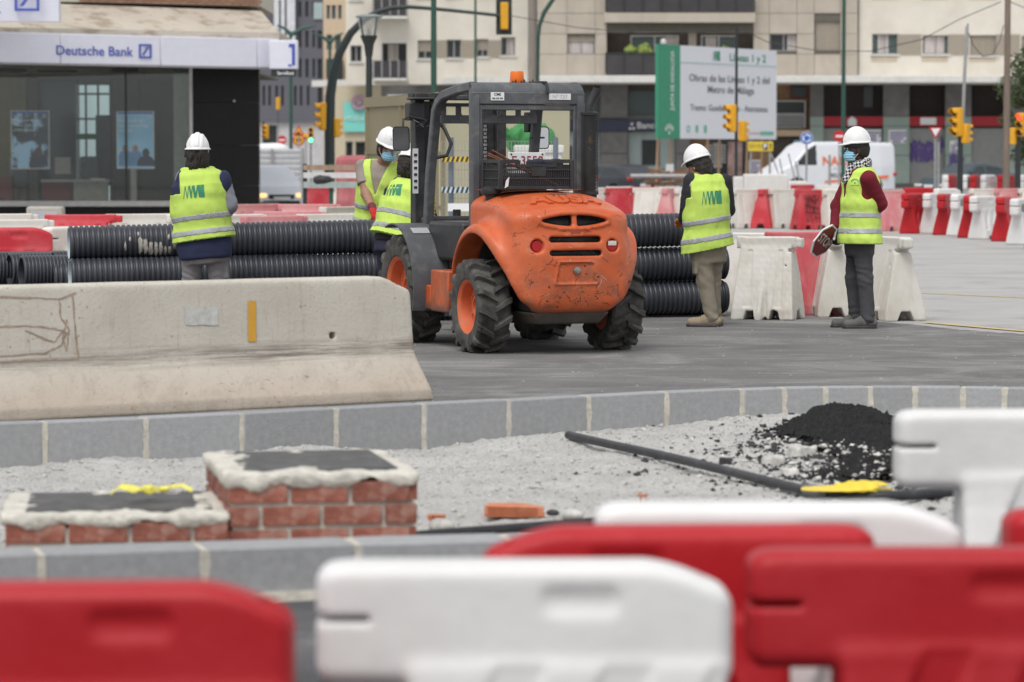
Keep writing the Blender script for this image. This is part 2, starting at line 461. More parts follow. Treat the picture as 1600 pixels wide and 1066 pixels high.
# ---------------------------------------------------------------- gravel bed
def bed_z(x, y):
    base = np.interp(x, [-3, -.5, .46, 1.4, 3], [-.12, -.14, -.09, -.055, -.05])
    f = np.clip((y - np.interp(x, xn, yn)) / (np.interp(x, xf, yf) - np.interp(x, xn, yn)), 0, 1)
    P = np.stack([x, y, 0 * x], -1).astype(np.float32).reshape(-1, 3)
    n = nz(P, 3.2, 5, 4).reshape(x.shape); n2 = nz(P, 38, 6, 4).reshape(x.shape)
    heap = .06 * np.exp(-((x + 1.2) / .5) ** 2 - ((f - .95) / .08) ** 2) + .05 * np.exp(-((x + 2.2) / .3) ** 2 - ((f - .95) / .08) ** 2)
    return base * f + (-.115) * (1 - f) + .028 * n + .009 * n2 + heap
NX, NY = 560, 300
X, Tt = np.meshgrid(np.linspace(-4.2, 6.4, NX), np.linspace(0, 1, NY), indexing='ij')
Y = (np.interp(X, xn, yn) + .2) * (1 - Tt) + (np.interp(X, xf, yf) + .03) * Tt
Z = bed_z(X, Y) + rng.normal(0, .0035, X.shape)
def grid_mesh(name, X, Y, Z, m, keep=None):
    nx, ny = X.shape; V = np.stack([X, Y, Z], -1).reshape(-1, 3)
    I = np.arange(nx * ny).reshape(nx, ny)
    F = np.stack([I[:-1, :-1], I[1:, :-1], I[1:, 1:], I[:-1, 1:]], -1).reshape(-1, 4)
    if keep is not None:
        F = F[(keep[:-1, :-1] & keep[1:, 1:]).ravel()]
        used = np.unique(F); mp = -np.ones(len(V), int); mp[used] = np.arange(len(used)); V, F = V[used], mp[F]
    me = bpy.data.meshes.new(name); me.from_pydata(V.tolist(), [], F.tolist()); me.materials.append(m)
    me.polygons.foreach_set('use_smooth', [True] * len(me.polygons)); return me
m, nt, b = new_mat('pale gravel'); v = objvec(nt)
c = mix(nt, mrange(nt, noise(nt, v, 3, 5), .3, .7, 0, 1), (.60, .59, .57), (.74, .73, .70))
c = mix(nt, mrange(nt, noise(nt, v, 45, 4, .8), .52, .64, 0, .75), c, (.20, .19, .18))
c = mix(nt, mrange(nt, noise(nt, v, 90, 3, .8), .56, .66, 0, .8), c, (.75, .74, .71))
nt.links.new(c, b.inputs['Base Color']); b.inputs['Roughness'].default_value = .95
bumpit(nt, b, noise(nt, v, 75, 5, .75), 1.0, .02)
M_GRAVEL = m
link('gravel_bed', grid_mesh('gravel_bed', X, Y, Z, M_GRAVEL), kind='structure')
def scatter(name, n, fn, size, m, label, cat='stones', par=None):
    """many little irregular stones in one mesh"""
    ico = [(0, 0, 1), (1, 0, 0), (0, 1, 0), (-1, 0, 0), (0, -1, 0), (0, 0, -1)]
    fc = [(0, 1, 2), (0, 2, 3), (0, 3, 4), (0, 4, 1), (5, 2, 1), (5, 3, 2), (5, 4, 3), (5, 1, 4)]
    V, Fc = [], []; rr = random.Random(3)
    for _ in range(n):
        x, y, z = fn(rr); s = size * (.4 + rr.random() ** 3 * 2.2); a = rr.random() * 6.3; b = len(V)
        Rr = rot(rr.random() * 6.3, rr.random() * 6.3, rr.random() * 6.3)
        for p in ico:
            q = Rr @ Vector([p[i] * s * rr.uniform(.55, 1.2) for i in range(3)])
            V.append((x + q[0] * cos(a) - q[1] * sin(a), y + q[0] * sin(a) + q[1] * cos(a), z + q[2] * .7))
        Fc += [(b + i, b + j, b + k) for i, j, k in fc]
    me = bpy.data.meshes.new(name); me.from_pydata(V, [], Fc); me.materials.append(m)
    return link(name, me, par, label, cat, kind='stuff')
def bz(x, y): return float(bed_z(np.array([x]), np.array([y]))[0])
def anybed(rr):
    x = rr.uniform(-3.4, 4.6); t = rr.random(); y = (np.interp(x, xn, yn) + .25) * (1 - t) + np.interp(x, xf, yf) * t
    return x, y, bz(x, y) + .004
scatter('gravel', 6500, anybed, .010, M_STONE, 'loose pale gravel strewn over the bed between the kerbs')
def nearpile(rr):
    x = rr.gauss(1.98, .46); y = rr.gauss(17.1, 1.0); y = min(y, np.interp(x, xf, yf) - .05)
    return x, y, bz(x, y) + .006
scatter('dark_gravel', 4200, nearpile, .011, M_DSTONE, 'black crumbs of asphalt scattered around the dark heap')
def heapstone(rr):
    x = rr.gauss(1.85, .4); y = rr.uniform(15.7, 18.2)
    h = .085 * math.exp(-((x - 1.98) / .42) ** 4 - ((y - 17.0) / 1.25) ** 4)
    return x, y, bz(x, y) + max(h - .03, 0) + .012
scatter('pale_rubble', 520, heapstone, .011, M_STONE, 'pale rubble mixed into the foot of the black heap')
def roadgrit(rr):
    x = rr.uniform(-1, 6.5); y = np.interp(x, xf, yf) + .3 + rr.random() ** 1.5 * 9
    return x, y, .006
scatter('road_grit', 420, roadgrit, .005, M_STONE, 'fine pale grit lying on the fresh dark asphalt')
# ---------------------------------------------------------------- dark heap
X, Y = np.meshgrid(np.linspace(.9, 3.6, 300), np.linspace(15.2, 20.2, 330), indexing='ij')
P = np.stack([X, Y, 0 * X], -1).astype(np.float32).reshape(-1, 3)
hp = .105 * np.exp(-((X - 2.02) / .26) ** 4 - ((Y - 19.0) / .5) ** 2) + .075 * np.exp(-((X - 1.78) / .36) ** 2 - ((Y - 18.6) / .6) ** 2) + .085 * np.exp(-((X - 1.98) / .42) ** 4 - ((Y - 17.0) / 1.25) ** 4) + .06 * np.exp(-((X - 2.4) / .5) ** 2 - ((Y - 17.8) / 1.3) ** 2) - .06 * np.exp(-((X - 2.23) / .06) ** 2 - ((Y - 18.6) / .35) ** 2) - .07 * np.exp(-((X - 1.66) / .09) ** 2 - ((Y - 17.0) / .4) ** 2)
rag = nz(P, 6, 9, 6).reshape(X.shape) * .055 + nz(P, 60, 10, 3).reshape(X.shape) * .012
keep = (hp + rag - .058 > 0) & (Y < np.interp(X, xf, yf) - .02)
Zh = bed_z(X, Y) + np.maximum(hp - .03, 0) + nz(P, 9, 12, 4).reshape(X.shape) * .022 + nz(P, 45, 11, 4).reshape(X.shape) * .012 + rng.normal(0, .006, X.shape)
link('asphalt_heap', grid_mesh('asphalt_heap', X, Y, Zh, M_TAR, keep), None, 'black heap of crumbly asphalt tipped against the curved kerb', 'heap', kind='stuff')
# bigger pale rocks in the heap's foot
for i, (px, py, s, lab) in enumerate([(1208, 713, .07, 'pale angular rock at the left foot of the black heap'), (1232, 722, .055, 'smaller pale rock touching the first one at the foot of the black heap'),
                                     (1256, 701, .09, 'largest pale rock half buried in the black heap'), (1362, 662, .085, 'pale rock high on the right shoulder of the black heap'),
                                     (1382, 722, .08, 'pale rock at the heap beside the white water barrier'), (1272, 757, .06, 'whitish rock next to the joint of the conduit'), (1135, 708, .045, 'dark grey stone on the pale gravel left of the heap')]):
    g = G(px, py, -.03)
    f = lambda p, s=s, i=i: rbox(p, (0, 0, 0), (s * .85, s * .6, s * .45), s * .12) + nz(p, 24, i, 3) * s * .22 + np.abs(nz(p, 60, i + 5, 2)) * s * .14
    link('rock', sdf_mesh('rock', f, (-s * 1.4,) * 3, (s * 1.4,) * 3, s / 8, M_DSTONE if i == 6 else M_STONE), None, lab, 'rock', 'rocks lying around the black heap', loc=(g.x, g.y, bz(g.x, g.y) + s * .25))
# ---------------------------------------------------------------- conduits on the bed
def bedtube(pp, r, lift=0.0):
    P = [G(a, b, -.05) for a, b in pp]; out = []
    for i in range(len(P) - 1):
        p0, p1, p2, p3 = P[max(i - 1, 0)], P[i], P[i + 1], P[min(i + 2, len(P) - 1)]
        for k in range(6):
            t = k / 6
            q = .5 * (2 * p1 + (p2 - p0) * t + (2 * p0 - 5 * p1 + 4 * p2 - p3) * t * t + (3 * p1 - p0 - 3 * p2 + p3) * t ** 3)
            q.z = -.05 + lift; out.append(q)
    out.append(Vector((P[-1].x, P[-1].y, -.05 + lift))); return out
cp = bedtube([(888, 680), (960, 696), (1040, 713), (1120, 732), (1200, 752), (1272, 768), (1350, 775), (1440, 773), (1530, 764)], .026, .0)
t = thing('conduit', 'black plastic conduit curving over the pale gravel from the far kerb', 'conduit', (cp[0].x, cp[0].y, -.08))
mb = MB(); n = len(cp)
mb.tube(cp, .024, 14, cap=True); mb.build('pipe', M_BLACKPVC, t, world=True)
mb = MB(); mb.cyl(cp[29], cp[32], .032, n=14); mb.build('coupling', mat('grey coupling', (.12, .125, .14), .5), t, world=True)
cp = bedtube([(560, 842), (660, 829), (790, 819), (920, 809), (1030, 800)], .02, -.02)
t = link('conduit', None, None, 'straight black conduit lying low beside the brick chamber and the near kerb', 'conduit', loc=(cp[0].x, cp[0].y, -.08))
mb = MB(); mb.tube(cp, .021, 10); mb.build('pipe', M_BLACKPVC, t, world=True)
# broken hollow bricks
def hollow_brick(loc, rz, L, Wd, Hh, label):
    t = thing('broken_brick', label, 'brick', loc, rz, 'pieces of broken terracotta brick')
    f = lambda p: np.maximum(np.maximum(rbox(p, (0, 0, 0), (L / 2, Wd / 2, Hh / 2), .004), -np.minimum(rbox(p, (0, -Wd * .22, 0), (L, Wd * .17, Hh * .3), .003), rbox(p, (0, Wd * .22, 0), (L, Wd * .17, Hh * .3), .003))),
                             p[:, 0] - L * .35 + (p[:, 1] + Wd / 2) * .9 + nz(p, 60, 2, 2) * .01)
    link('clay_body', sdf_mesh('clay_body', f, (-L / 2 - .01, -Wd / 2 - .01, -Hh / 2 - .01), (L / 2 + .01, Wd / 2 + .01, Hh / 2 + .01), .005, M_TERRA), t)
    mb = MB()
    for k in range(5): mb.box((-L * .1, -Wd / 2 - .002, -Hh * .38 + Hh * .19 * k), (L * .7, .006, Hh * .06))
    mb.build('ridge', M_TERRA, t)
    return t
g = G(815, 806, -.1); hollow_brick((g.x, g.y, -.075), -.14, .33, .13, .055, 'broken hollow terracotta brick lying on the gravel behind the near kerb')
g = G(686, 812, -.1); hollow_brick((g.x, g.y, -.09), .25, .1, .05, .03, 'small terracotta shard beside the right brick chamber')
g = G(1003, 780, -.06); hollow_brick((g.x, g.y, -.06), 1.1, .05, .04, .05, 'tiny reddish brick chip on the gravel above the white barrier')
for i, (px, py, s, lab) in enumerate([(895, 803, .05, 'whitish lump of rubble right of the broken terracotta brick'), (864, 800, .03, 'dark pebble touching the end of the broken terracotta brick'), (690, 820, .06, 'grey lump of rubble at the corner of the right brick chamber')]):
    g = G(px, py, -.08); f = lambda p, s=s, i=i: ell(p, (0, 0, 0), (s, s * .8, s * .5)) + nz(p, 25, i + 20, 3) * s * .2
    link('rubble_lump', sdf_mesh('rubble_lump', f, (-s * 1.4,) * 3, (s * 1.4,) * 3, s / 8, M_DSTONE if i == 1 else M_STONE), None, lab, 'rubble', loc=(g.x, g.y, -.085))
g = G(1310, 774, -.05)
f = lambda p: ell(p, (0, 0, 0), (.19, .12, .012)) + nz(p, 13, 3, 6) * .034
link('plastic_bag', sdf_mesh('plastic_bag', f, (-.26, -.18, -.08), (.26, .18, .09), .008, M_YPLAST), None, 'crumpled yellow plastic bag lying over the end of the conduit', 'bag', loc=(g.x, g.y, -.02), rz=.15)

# ================================================================ brick chambers
def chamber(label, px, py, zt, Wd, Dp, rz, rows, capz, lidlab):
    o = G(px, py, zt); t = thing('brick_chamber', label, 'manhole', (o.x, o.y, -.13), rz, 'brick manhole chambers in the gravel bed')
    H0 = zt + .13 - capz; bh = .079; gp = .014; bl = .235
    mb = MB(); mb.box((Wd / 2, Dp / 2, H0 / 2 - .01), (Wd - .022, Dp - .022, H0 - .02)); mb.build('mortar_core', M_MORTAR, t)
    me = None
    for side in range(4):
        L = (Wd, Dp, Wd, Dp)[side]
        Mx = (Matrix.Identity(4), T(Wd, 0, 0) @ Matrix.Rotation(pi / 2, 4, 'Z'), T(Wd, Dp, 0) @ Matrix.Rotation(pi, 4, 'Z'), T(0, Dp, 0) @ Matrix.Rotation(-pi / 2, 4, 'Z'))[side]
        for r in range(rows):
            z1 = H0 - r * (bh + gp); x = 0 if (r + side) % 2 == 0 else -bl / 2 + .11 / 2
            x = 0.0; first = (bl if (r + side) % 2 == 0 else .12)
            while x < L - .03:
                w = min(first if x == 0 else bl, L - x)
                zz = max(z1 - bh, -.02)
                if z1 - zz > .02 and w > .03:
                    mb = MB(); mb.box((0, 0, 0), (w - .0, .1, z1 - zz))
                    o2 = mb.build('brick', M_BRICK, t, bevel=.004)
                    lc = Mx @ Vector((x + w / 2, .05 - random.uniform(0, .006), (z1 + zz) / 2)); o2.scale = (random.uniform(.975, 1.0), 1, random.uniform(.94, 1.03)); o2.location = lc
                    o2.rotation_euler = (random.uniform(-.01, .01), random.uniform(-.008, .008), (0, pi / 2, pi, -pi / 2)[side] + random.uniform(-.012, .012))
                x += w + gp
    def f(p):
        q = p.copy(); q[:, 2] -= H0 + capz / 2
        dl = nz(p, 14, 4, 5) * .016 + np.abs(nz(p, 34, 6, 3)) * .014 - .005
        ring = rbox(q, (Wd / 2, Dp / 2, 0), (Wd / 2 + .012, Dp / 2 + .012, capz / 2), .012)
        hole = rbox(q, (Wd / 2 + .02, Dp / 2 + .03, capz * .6), (Wd / 2 - .14, Dp / 2 - .15, .03), .02)
        drip = rbox(q, (Wd / 2, .0, -capz * .45), (Wd / 2, .010, capz * .5), .01) + (nz(p * A3(1, 1, 0), 26, 8, 4)) * .026 + .008
        return sD(sU(ring, drip, .03), hole, .02) + dl
    link('mortar_cap', sdf_mesh('mortar_cap', f, (-.07, -.08, H0 - .13), (Wd + .07, Dp + .07, H0 + capz + .07), .009, M_CREAM), t)
    mb = MB(); mb.box((Wd / 2 + .01, Dp / 2 + .05, H0 + capz - .008), (Wd - .13, Dp - .13, .03)); mb.build('lid', M_LID, t, bevel=.006)
    return t
chamber('taller red brick chamber with cream mortar rim and dark lid', 358, 742, .275, .76, .95, radians(11), 5, .040, '')
CH2 = chamber('low red brick chamber with yellow tape ribbons on its dark lid', 8, 806, .125, .88, .82, radians(7), 3, .034, '')
rb = []
for k in range(4):
    a = G(172 + 14 * k, 782 - 3 * (k % 2), .15)
    pts = [a + Vector((.045 * j * (1 if k % 2 else .7), .05 * sin(j * 1.3 + k), .02 + .025 * abs(sin(j * 1.9 + k * 2)))) for j in range(6)]
    rb.append(pts)
mb = MB()
for pts in rb:
    for p, q in zip(pts[:-1], pts[1:]):
        u = Vector((.004, .016, .01)); mb.add([p, q, q + u, p + u, p + Vector((0, 0, .003)), q + Vector((0, 0, .003)), q + u + Vector((0, 0, .003)), p + u + Vector((0, 0, .003))], [(0, 1, 2, 3), (7, 6, 5, 4), (0, 4, 5, 1), (2, 6, 7, 3)])
kn = G(232, 775, .15)
mb2 = MB(); mb2.loft([[(kn.x + (.03 + .008 * sin(5 * a + j)) * sin(j * pi / 5) * cos(a), kn.y + .03 * sin(j * pi / 5) * sin(a), .155 + .022 * (1 - cos(j * pi / 5)))for a in [i * pi / 4 for i in range(8)]] for j in range(1, 5)])
tp = link('tape_ribbon', None, None, 'knotted yellow tape ribbon lying on the dark lid of the low brick chamber', 'tape', loc=(kn.x, kn.y, .14)); 
mb.build('ribbon', mat('yellow tape', (.75, .70, .12), .5), tp, world=True); mb2.build('knot', MC['yellow tape'], tp, world=True)

# ================================================================ concrete road barrier
def jersey_mat():
    m, nt, b = new_mat('grimy barrier concrete'); v = objvec(nt)
    c = mix(nt, mrange(nt, noise(nt, v, 2.2, 6), .3, .7, 0, 1), (.50, .465, .40), (.60, .565, .50))
    sx = nt.nodes.new('ShaderNodeSeparateXYZ'); nt.links.new(v, sx.inputs[0])
    low = mrange(nt, sx.outputs[2], .34, .1, 0, 1)
    c = mix(nt, mth(nt, 'MULTIPLY', low, .6), c, (.47, .38, .30))
    st = noise(nt, objvec(nt, (1.2, 1, 30)), 1.5, 6, .7)
    bandm = mth(nt, 'MULTIPLY', mrange(nt, sx.outputs[2], .25, .31, 0, 1), mrange(nt, sx.outputs[2], .42, .36, 0, 1))
    c = mix(nt, mth(nt, 'MULTIPLY', mth(nt, 'MULTIPLY', bandm, mrange(nt, st, .42, .56, 0, .95)), mrange(nt, noise(nt, v, 1.5, 4), .35, .6, .25, 1)), c, (.22, .19, .165))
    dr = noise(nt, objvec(nt, (14, 14, 1.3)), 2.2, 7, .7)
    c = mix(nt, mrange(nt, dr, .54, .74, 0, .55), c, (.34, .28, .22))
    pit = mrange(nt, noise(nt, v, 30, 2, .6), .655, .70, 0, .8)
    c = mix(nt, mth(nt, 'MULTIPLY', pit, mrange(nt, noise(nt, v, 2.5, 3), .42, .58, 0, 1)), c, (.33, .21, .13))
    blot = mrange(nt, noise(nt, v, 5, 8, .7, .5), .50, .68, 0, .55)
    c = mix(nt, mth(nt, 'MULTIPLY', blot, mrange(nt, sx.outputs[2], .5, .2, 0, 1)), c, (.34, .29, .24))
    nt.links.new(c, b.inputs['Base Color']); b.inputs['Roughness'].default_value = .9
    bumpit(nt, b, noise(nt, v, 40, 6, .7), .45, .012)
    return m
M_JERSEY = jersey_mat()
A = G(680, 626, 0); B = G(-150, 668, 0); dJ = (B - A).normalized(); nJ = Vector((-dJ.y, dJ.x, 0)); LJ = 4.2
if nJ.y < 0: nJ = -nJ
cJ = A + dJ * LJ / 2 + nJ * .28; angJ = atan2(-dJ.y, -dJ.x)
def fj(p):
    w = np.interp(p[:, 2], [0, .07, .20, .30, .42, .79], [.285, .28, .20, .135, .12, .092]).astype(np.float32)
    d = (np.abs(p[:, 1]) - w) * .87
    e = np.interp(p[:, 2], [0, .25, .79], [0, .05, .07])
    d = sI(d, np.abs(p[:, 0]) - LJ / 2 + e, .025); d = sI(d, p[:, 2] - .79, .03)
    chip = (p[:, 0] - (LJ / 2 - .24)) * .42 + (p[:, 2] - .775) * .9 + nz(p, 26, 2, 3) * .010
    d = sI(d, chip, .012)
    d = sD(d, cone(p, (hx, -.4, hz), (hx, -.06, hz), .022, .022), .006)
    return d + nz(p, 11, 3, 4) * .0016
hx, hz = LJ / 2 - .66, .425
tj = thing('concrete_barrier', 'long grimy concrete road barrier with chipped corner and orange reflector strip', 'barrier', (cJ.x, cJ.y, 0), angJ)
jm = sdf_mesh('barrier_body', fj, (-LJ / 2 - .03, -.32, -.01), (LJ / 2 + .03, .32, .83), .0145, M_JERSEY)
link('barrier_body', jm, tj)
def surf_rays(me, Mw, pix, off=.004):
    """drop picture points onto a built surface; returns points in that mesh's space"""
    if isinstance(me, BVHTree): bv = me
    else: bv = BVHTree.FromPolygons([v.co[:] for v in me.vertices], [p.vertices[:] for p in me.polygons])
    inv = Mw.inverted(); o = inv @ Vector((0, 0, CAM_H)); out = []
    for px, py in pix:
        d = (inv.to_3x3() @ (W(px, py, 10) - Vector((0, 0, CAM_H)))).normalized()
        h = bv.ray_cast(o, d)
        out.append((h[0] + h[1] * off, h[1]) if h[0] else None)
    return out
BJ = BVHTree.FromPolygons([v.co[:] for v in jm.vertices], [p.vertices[:] for p in jm.polygons])
def pix_patch(me, Mw, x0, y0, x1, y1, nx, ny, off=.004, mb=None, jit=0):
    pix = [(x0 + (x1 - x0) * i / nx + random.uniform(-jit, jit), y0 + (y1 - y0) * j / ny + random.uniform(-jit, jit)) for j in range(ny + 1) for i in range(nx + 1)]
    h = surf_rays(me, Mw, pix, off); mb = mb or MB()
    if any(q is None for q in h): return mb
    mb.add([q[0] for q in h] + [q[0] - q[1] * (off + .004) for q in h], [(j * (nx + 1) + i, j * (nx + 1) + i + 1, (j + 1) * (nx + 1) + i + 1, (j + 1) * (nx + 1) + i) for j in range(ny) for i in range(nx)])
    return mb
WJ = WM[tj.name]
pix_patch(BJ, WJ, 387, 470.5, 399.5, 534, 3, 8, .006).build('reflector_strip', mat('amber reflector', (.62, .33, .03), .5, dirt=.3, dcol=(.3, .2, .1), ds=20), tj)
pix_patch(BJ, WJ, 289, 479.5, 340, 508, 4, 3, .0045, jit=1.2).build('label_residue', mat('grey glue residue', (.52, .52, .50), .8, var=.2, scale=20), tj)
def pix_line(me, Mw, pts, w, mb, off=.003):
    h = surf_rays(me, Mw, pts, off)
    for a, b in zip(h[:-1], h[1:]):
        if a is None or b is None: continue
        u = (b[0] - a[0]).cross(a[1]).normalized() * w * random.uniform(.6, 1.4)
        e = (b[0] - a[0]).normalized() * w * .5
        mb.add([a[0] - u - e, b[0] - u + e, b[0] + u + e, a[0] + u - e], [(0, 1, 2, 3)])
mb = MB()
def crv(pts, n=5):
    out = []
    for a, b in zip(pts[:-1], pts[1:]):
        for k in range(n): out.append((a[0] + (b[0] - a[0]) * k / n + random.uniform(-.8, .8), a[1] + (b[1] - a[1]) * k / n + random.uniform(-.8, .8)))
    return out + [pts[-1]]
for ps in ([(0, 464), (60, 466), (92, 468), (118, 458)], [(0, 511), (40, 509), (85, 513), (104, 520), (96, 540), (70, 552), (0, 557)], [(92, 468), (95, 495), (108, 516), (104, 548), (98, 530), (104, 500)],
           [(0, 566), (60, 563), (122, 561), (118, 520), (113, 462)], [(40, 517), (70, 530), (84, 535), (100, 515)]):
    pix_line(BJ, WJ, crv(ps), .0045, mb)
mb.build('scratched_drawing', mat('brown scratches', (.36, .27, .20), .9, var=.25, scale=20), tj)
hl = surf_rays(BJ, WJ, [(508, 546)], 0)[0]
# ================================================================ plastic water barriers
def plas(name, col, fade, amt, dirt, dcol=(.42, .38, .32)):
    m, nt, b = new_mat(name); v = objvec(nt)
    c = mix(nt, mrange(nt, noise(nt, v, 2.5, 6, .6, .4), .42, .68, 0, amt), col, fade)
    d = noise(nt, objvec(nt, (5, 5, 1.2)), 1.6, 8, .7)
    sx = nt.nodes.new('ShaderNodeSeparateXYZ'); nt.links.new(v, sx.inputs[0])
    hgt = mrange(nt, sx.outputs[2], .75, .02, .35, 1.4)
    c = mix(nt, mth(nt, 'MULTIPLY', mrange(nt, d, .46, .8, 0, dirt), hgt), c, dcol)
    sc = mrange(nt, noise(nt, objvec(nt, (3, 3, 12)), 7, 6, .75, 1.5), .62, .70, 0, dirt * .5)
    c = mix(nt, sc, c, tuple(x * .6 for x in dcol))
    oi = nt.nodes.new('ShaderNodeObjectInfo'); rv = mrange(nt, oi.outputs['Random'], 0, 1, .9, 1.06)
    c2 = nt.nodes.new('ShaderNodeCombineColor')
    for i in range(3): nt.links.new(rv, c2.inputs[i])
    c = mix(nt, 1.0, c, c2.outputs[0], 'MULTIPLY')
    nt.links.new(c, b.inputs['Base Color']); b.inputs['Roughness'].default_value = .5; b.inputs['Specular IOR Level'].default_value = .35
    b.inputs['Subsurface Weight'].default_value = 0
    bumpit(nt, b, noise(nt, v, 7, 5, .6), .25, .02)
    return m
P_WHITE = plas('clean white plastic', (.74, .74, .735), (.68, .67, .65), .6, .22, (.46, .43, .38))
P_RED = plas('clean red plastic', (.42, .008, .014), (.50, .03, .04), .45, .14, (.3, .03, .03))
P_WWORN = plas('worn white plastic', (.70, .685, .64), (.62, .58, .50), .7, .5, (.42, .34, .25))
P_RWORN = plas('worn red plastic', (.52, .03, .045), (.62, .14, .15), .7, .25, (.35, .12, .1))
P_PINK = plas('faded pink plastic', (.60, .20, .22), (.68, .42, .40), .8, .4, (.5, .38, .32))
P_GRNS = mat('grey green label', (.16, .22, .19), .5)
def fB(p):
    """rounded barrier with sloping shoulder, handle recess, slanted slots; x -.5...5"""
    x, y, z = p[:, 0], p[:, 1], p[:, 2]
    top = .735 - np.clip((x - .29) / .21, 0, 1) ** 1.2 * .075 - np.clip((-.40 - x) / .1, 0, 1) ** 2 * .02
    up = sI(rbox(p, (0, 0, .595), (.5, .085, .14), .045), (z - top) * .95, .035)
    fl = np.interp(z, [0, .12, .40, .50], [.215, .19, .115, .10])
    lo = sI(sI((np.abs(y) - fl + .006) * .92, np.abs(x - .10) - .38, .03), sI(z - .505, -z, .012), .03)
    d = sU(up, lo, .03)
    hd = cone(p, (.07, -.12, .645), (.20, -.12, .645), .048, .048)
    hd2 = cone(p, (.07, .12, .645), (.20, .12, .645), .048, .048)
    d = sD(d, np.minimum(hd, hd2), .012)
    for xs in (-.10, .16, .42):
        q = p.copy(); q[:, 0] -= xs + (z - .3) * .45
        sl = rbox(q, (0, -.18, .33), (.06, .09, .17), .012)
        q[:, 1] = -q[:, 1]
        sl2 = rbox(q, (0, -.18, .33), (.06, .09, .17), .012)
        d = sD(d, np.minimum(sl, sl2), .012)
    d = sD(d, rbox(p, (-.5, 0, .605), (.13, .2, .006), .003), .004)
    q = p.copy(); d = sD(d, rbox(q, (0, 0, 0), (.16, .4, .055), .02), .01)
    d = sD(d, rbox(q, (.46, 0, .70), (.04, .035, .08), .02), .01)
    return d
meB = sdf_mesh('water_barrier', fB, (-.53, -.25, -.01), (.53, .25, .77), .0105, P_WHITE)
meBr = meB.copy(); meBr.materials.clear(); meBr.materials.append(P_RED)
def fA(p):
    """tapered barrier with end tongues and arched feet"""
    x, y, z = p[:, 0], p[:, 1], p[:, 2]
    hy = np.interp(z, [0, .1, .72, .8], [.24, .235, .075, .075]); hx_ = np.interp(z, [0, .1, .7, .72, .8], [.50, .49, .40, .46, .46])
    d = sI(sI((np.abs(y) - hy) * .95, (np.abs(x) - hx_) * .95, .02), sI(z - .79, -z, .012), .012)
    bar = rbox(p, (0, 0, .735), (.47, .07, .055), .012)
    d = sU(d, bar, .008)
    d = sD(d, rbox(p, (.40, 0, .66), (.045, .3, .012), .005), .008)
    d = np.minimum(d, rbox(p, (.50, 0, .735), (.05, .055, .045), .01))
    for xs in (-.2, .2):
        q = p.copy(); q[:, 2] = np.maximum(q[:, 2], 0)
        w = .09 - q[:, 2] * .45
        a = np.maximum(np.abs(q[:, 0] - xs) - w, q[:, 2] - .085); d = sD(d, a, .012)
    w = .1 - np.maximum(z, 0) * .5
    d = sD(d, np.maximum(np.abs(y) - w, z - .09), .012)
    sh = np.maximum(np.abs(np.abs(x) - .24) - (.03 + (.8 - z) * .05), np.abs(y) - 1)
    d = d + .008 * np.clip(.5 - sh / .02, 0, 1) * ((z > .12) & (z < .66))
    d = sD(d, cone(p, (.33, -.4, .52), (.33, .4, .52), .011, .011), .004)
    return d + nz(p, 9, 8, 2) * .003
meA = sdf_mesh('tapered_barrier', fA, (-.56, -.27, -.01), (.57, .27, .83), .0115, P_WWORN)
def fAd(p):
    q = p.copy(); s = np.exp(-((p[:, 0] - .02) / .16) ** 2 - ((p[:, 2] - .1) / .16) ** 2)
    return fA(p) + s * .022 * (1 + np.sin(p[:, 0] * 40)) - .035 * np.exp(-((p[:, 0] + .06) / .07) ** 2 - ((p[:, 2] - .03) / .06) ** 2) + nz(p, 14, 5, 3) * .006
meAd = sdf_mesh('dented_barrier', fAd, (-.56, -.27, -.01), (.57, .27, .83), .0115, P_WWORN)
def recol(me, m):
    c = me.copy(); c.materials.clear(); c.materials.append(m); return c
meAr, meAp = recol(meA, P_RWORN), recol(meA, P_PINK)
meAp2 = recol(meA, plas('sun bleached red plastic', (.50, .07, .09), (.62, .25, .25), .8, .4, (.5, .38, .32)))
meBw, meBrw = recol(meB, P_WWORN), recol(meB, P_RWORN)
def barrier(me, loc, rz, label, group, sc=1.0):
    o = link('water_barrier', me, None, label, 'barrier', group, loc=loc, rz=rz)
    if sc != 1: o.scale = (1, 1, sc)
    return o
def bar_top(me, x0, x1, ytop, ht, label, group, L=1.0, z0=0.0, flip=False, rz=None, sc=1.0, sx=1.0):
    """barrier whose top edge spans picture x0..x1 at height ht above its ground z0"""
    D = (CAM_H - ht - z0) * FPX / (ytop - HORIZON); s = FPX / D
    a = rz if rz is not None else math.acos(min(1, (x1 - x0) / (L * s)))
    if flip: a = -a
    c = W((x0 + x1) / 2, ytop, D)
    o = barrier(me, (c.x, D, z0), a, label, group, sc)
    if sx != 1: o.scale = (sx, 1, sc)
    return o
gF = 'blurred plastic barriers along the near kerb'
zN = -.08
bar_top(meBr, -208, 442, 906, .735, 'red plastic barrier with sloping shoulder standing nearest the low brick chamber', gF, z0=zN, rz=.03, sx=.93)
bar_top(meB, 492, 1146, 872, .735, 'white plastic barrier in front standing between two red ones', gF, z0=zN, rz=.02, sx=.925)
bar_top(meBr, 1142, 1825, 852, .735, 'large red plastic barrier with slanted slots beside the front white one', gF, z0=zN, rz=.02, sx=.94)
o = bar_top(meBr, 765, 1352, 817, .735, 'red plastic barrier lying behind the front white one', gF, z0=zN, rz=.02, sx=.96)
o.rotation_euler[2] = pi + .05
bar_top(meB, 930, 1502, 781, .735, 'white plastic barrier behind two red ones touching the gravel bed', gF, z0=zN, rz=.02, sx=.96)
bar_top(meB, 1396, 1850, 636, .735, 'clean white plastic barrier standing upright right of the black heap', gF, z0=-.05, rz=.05)
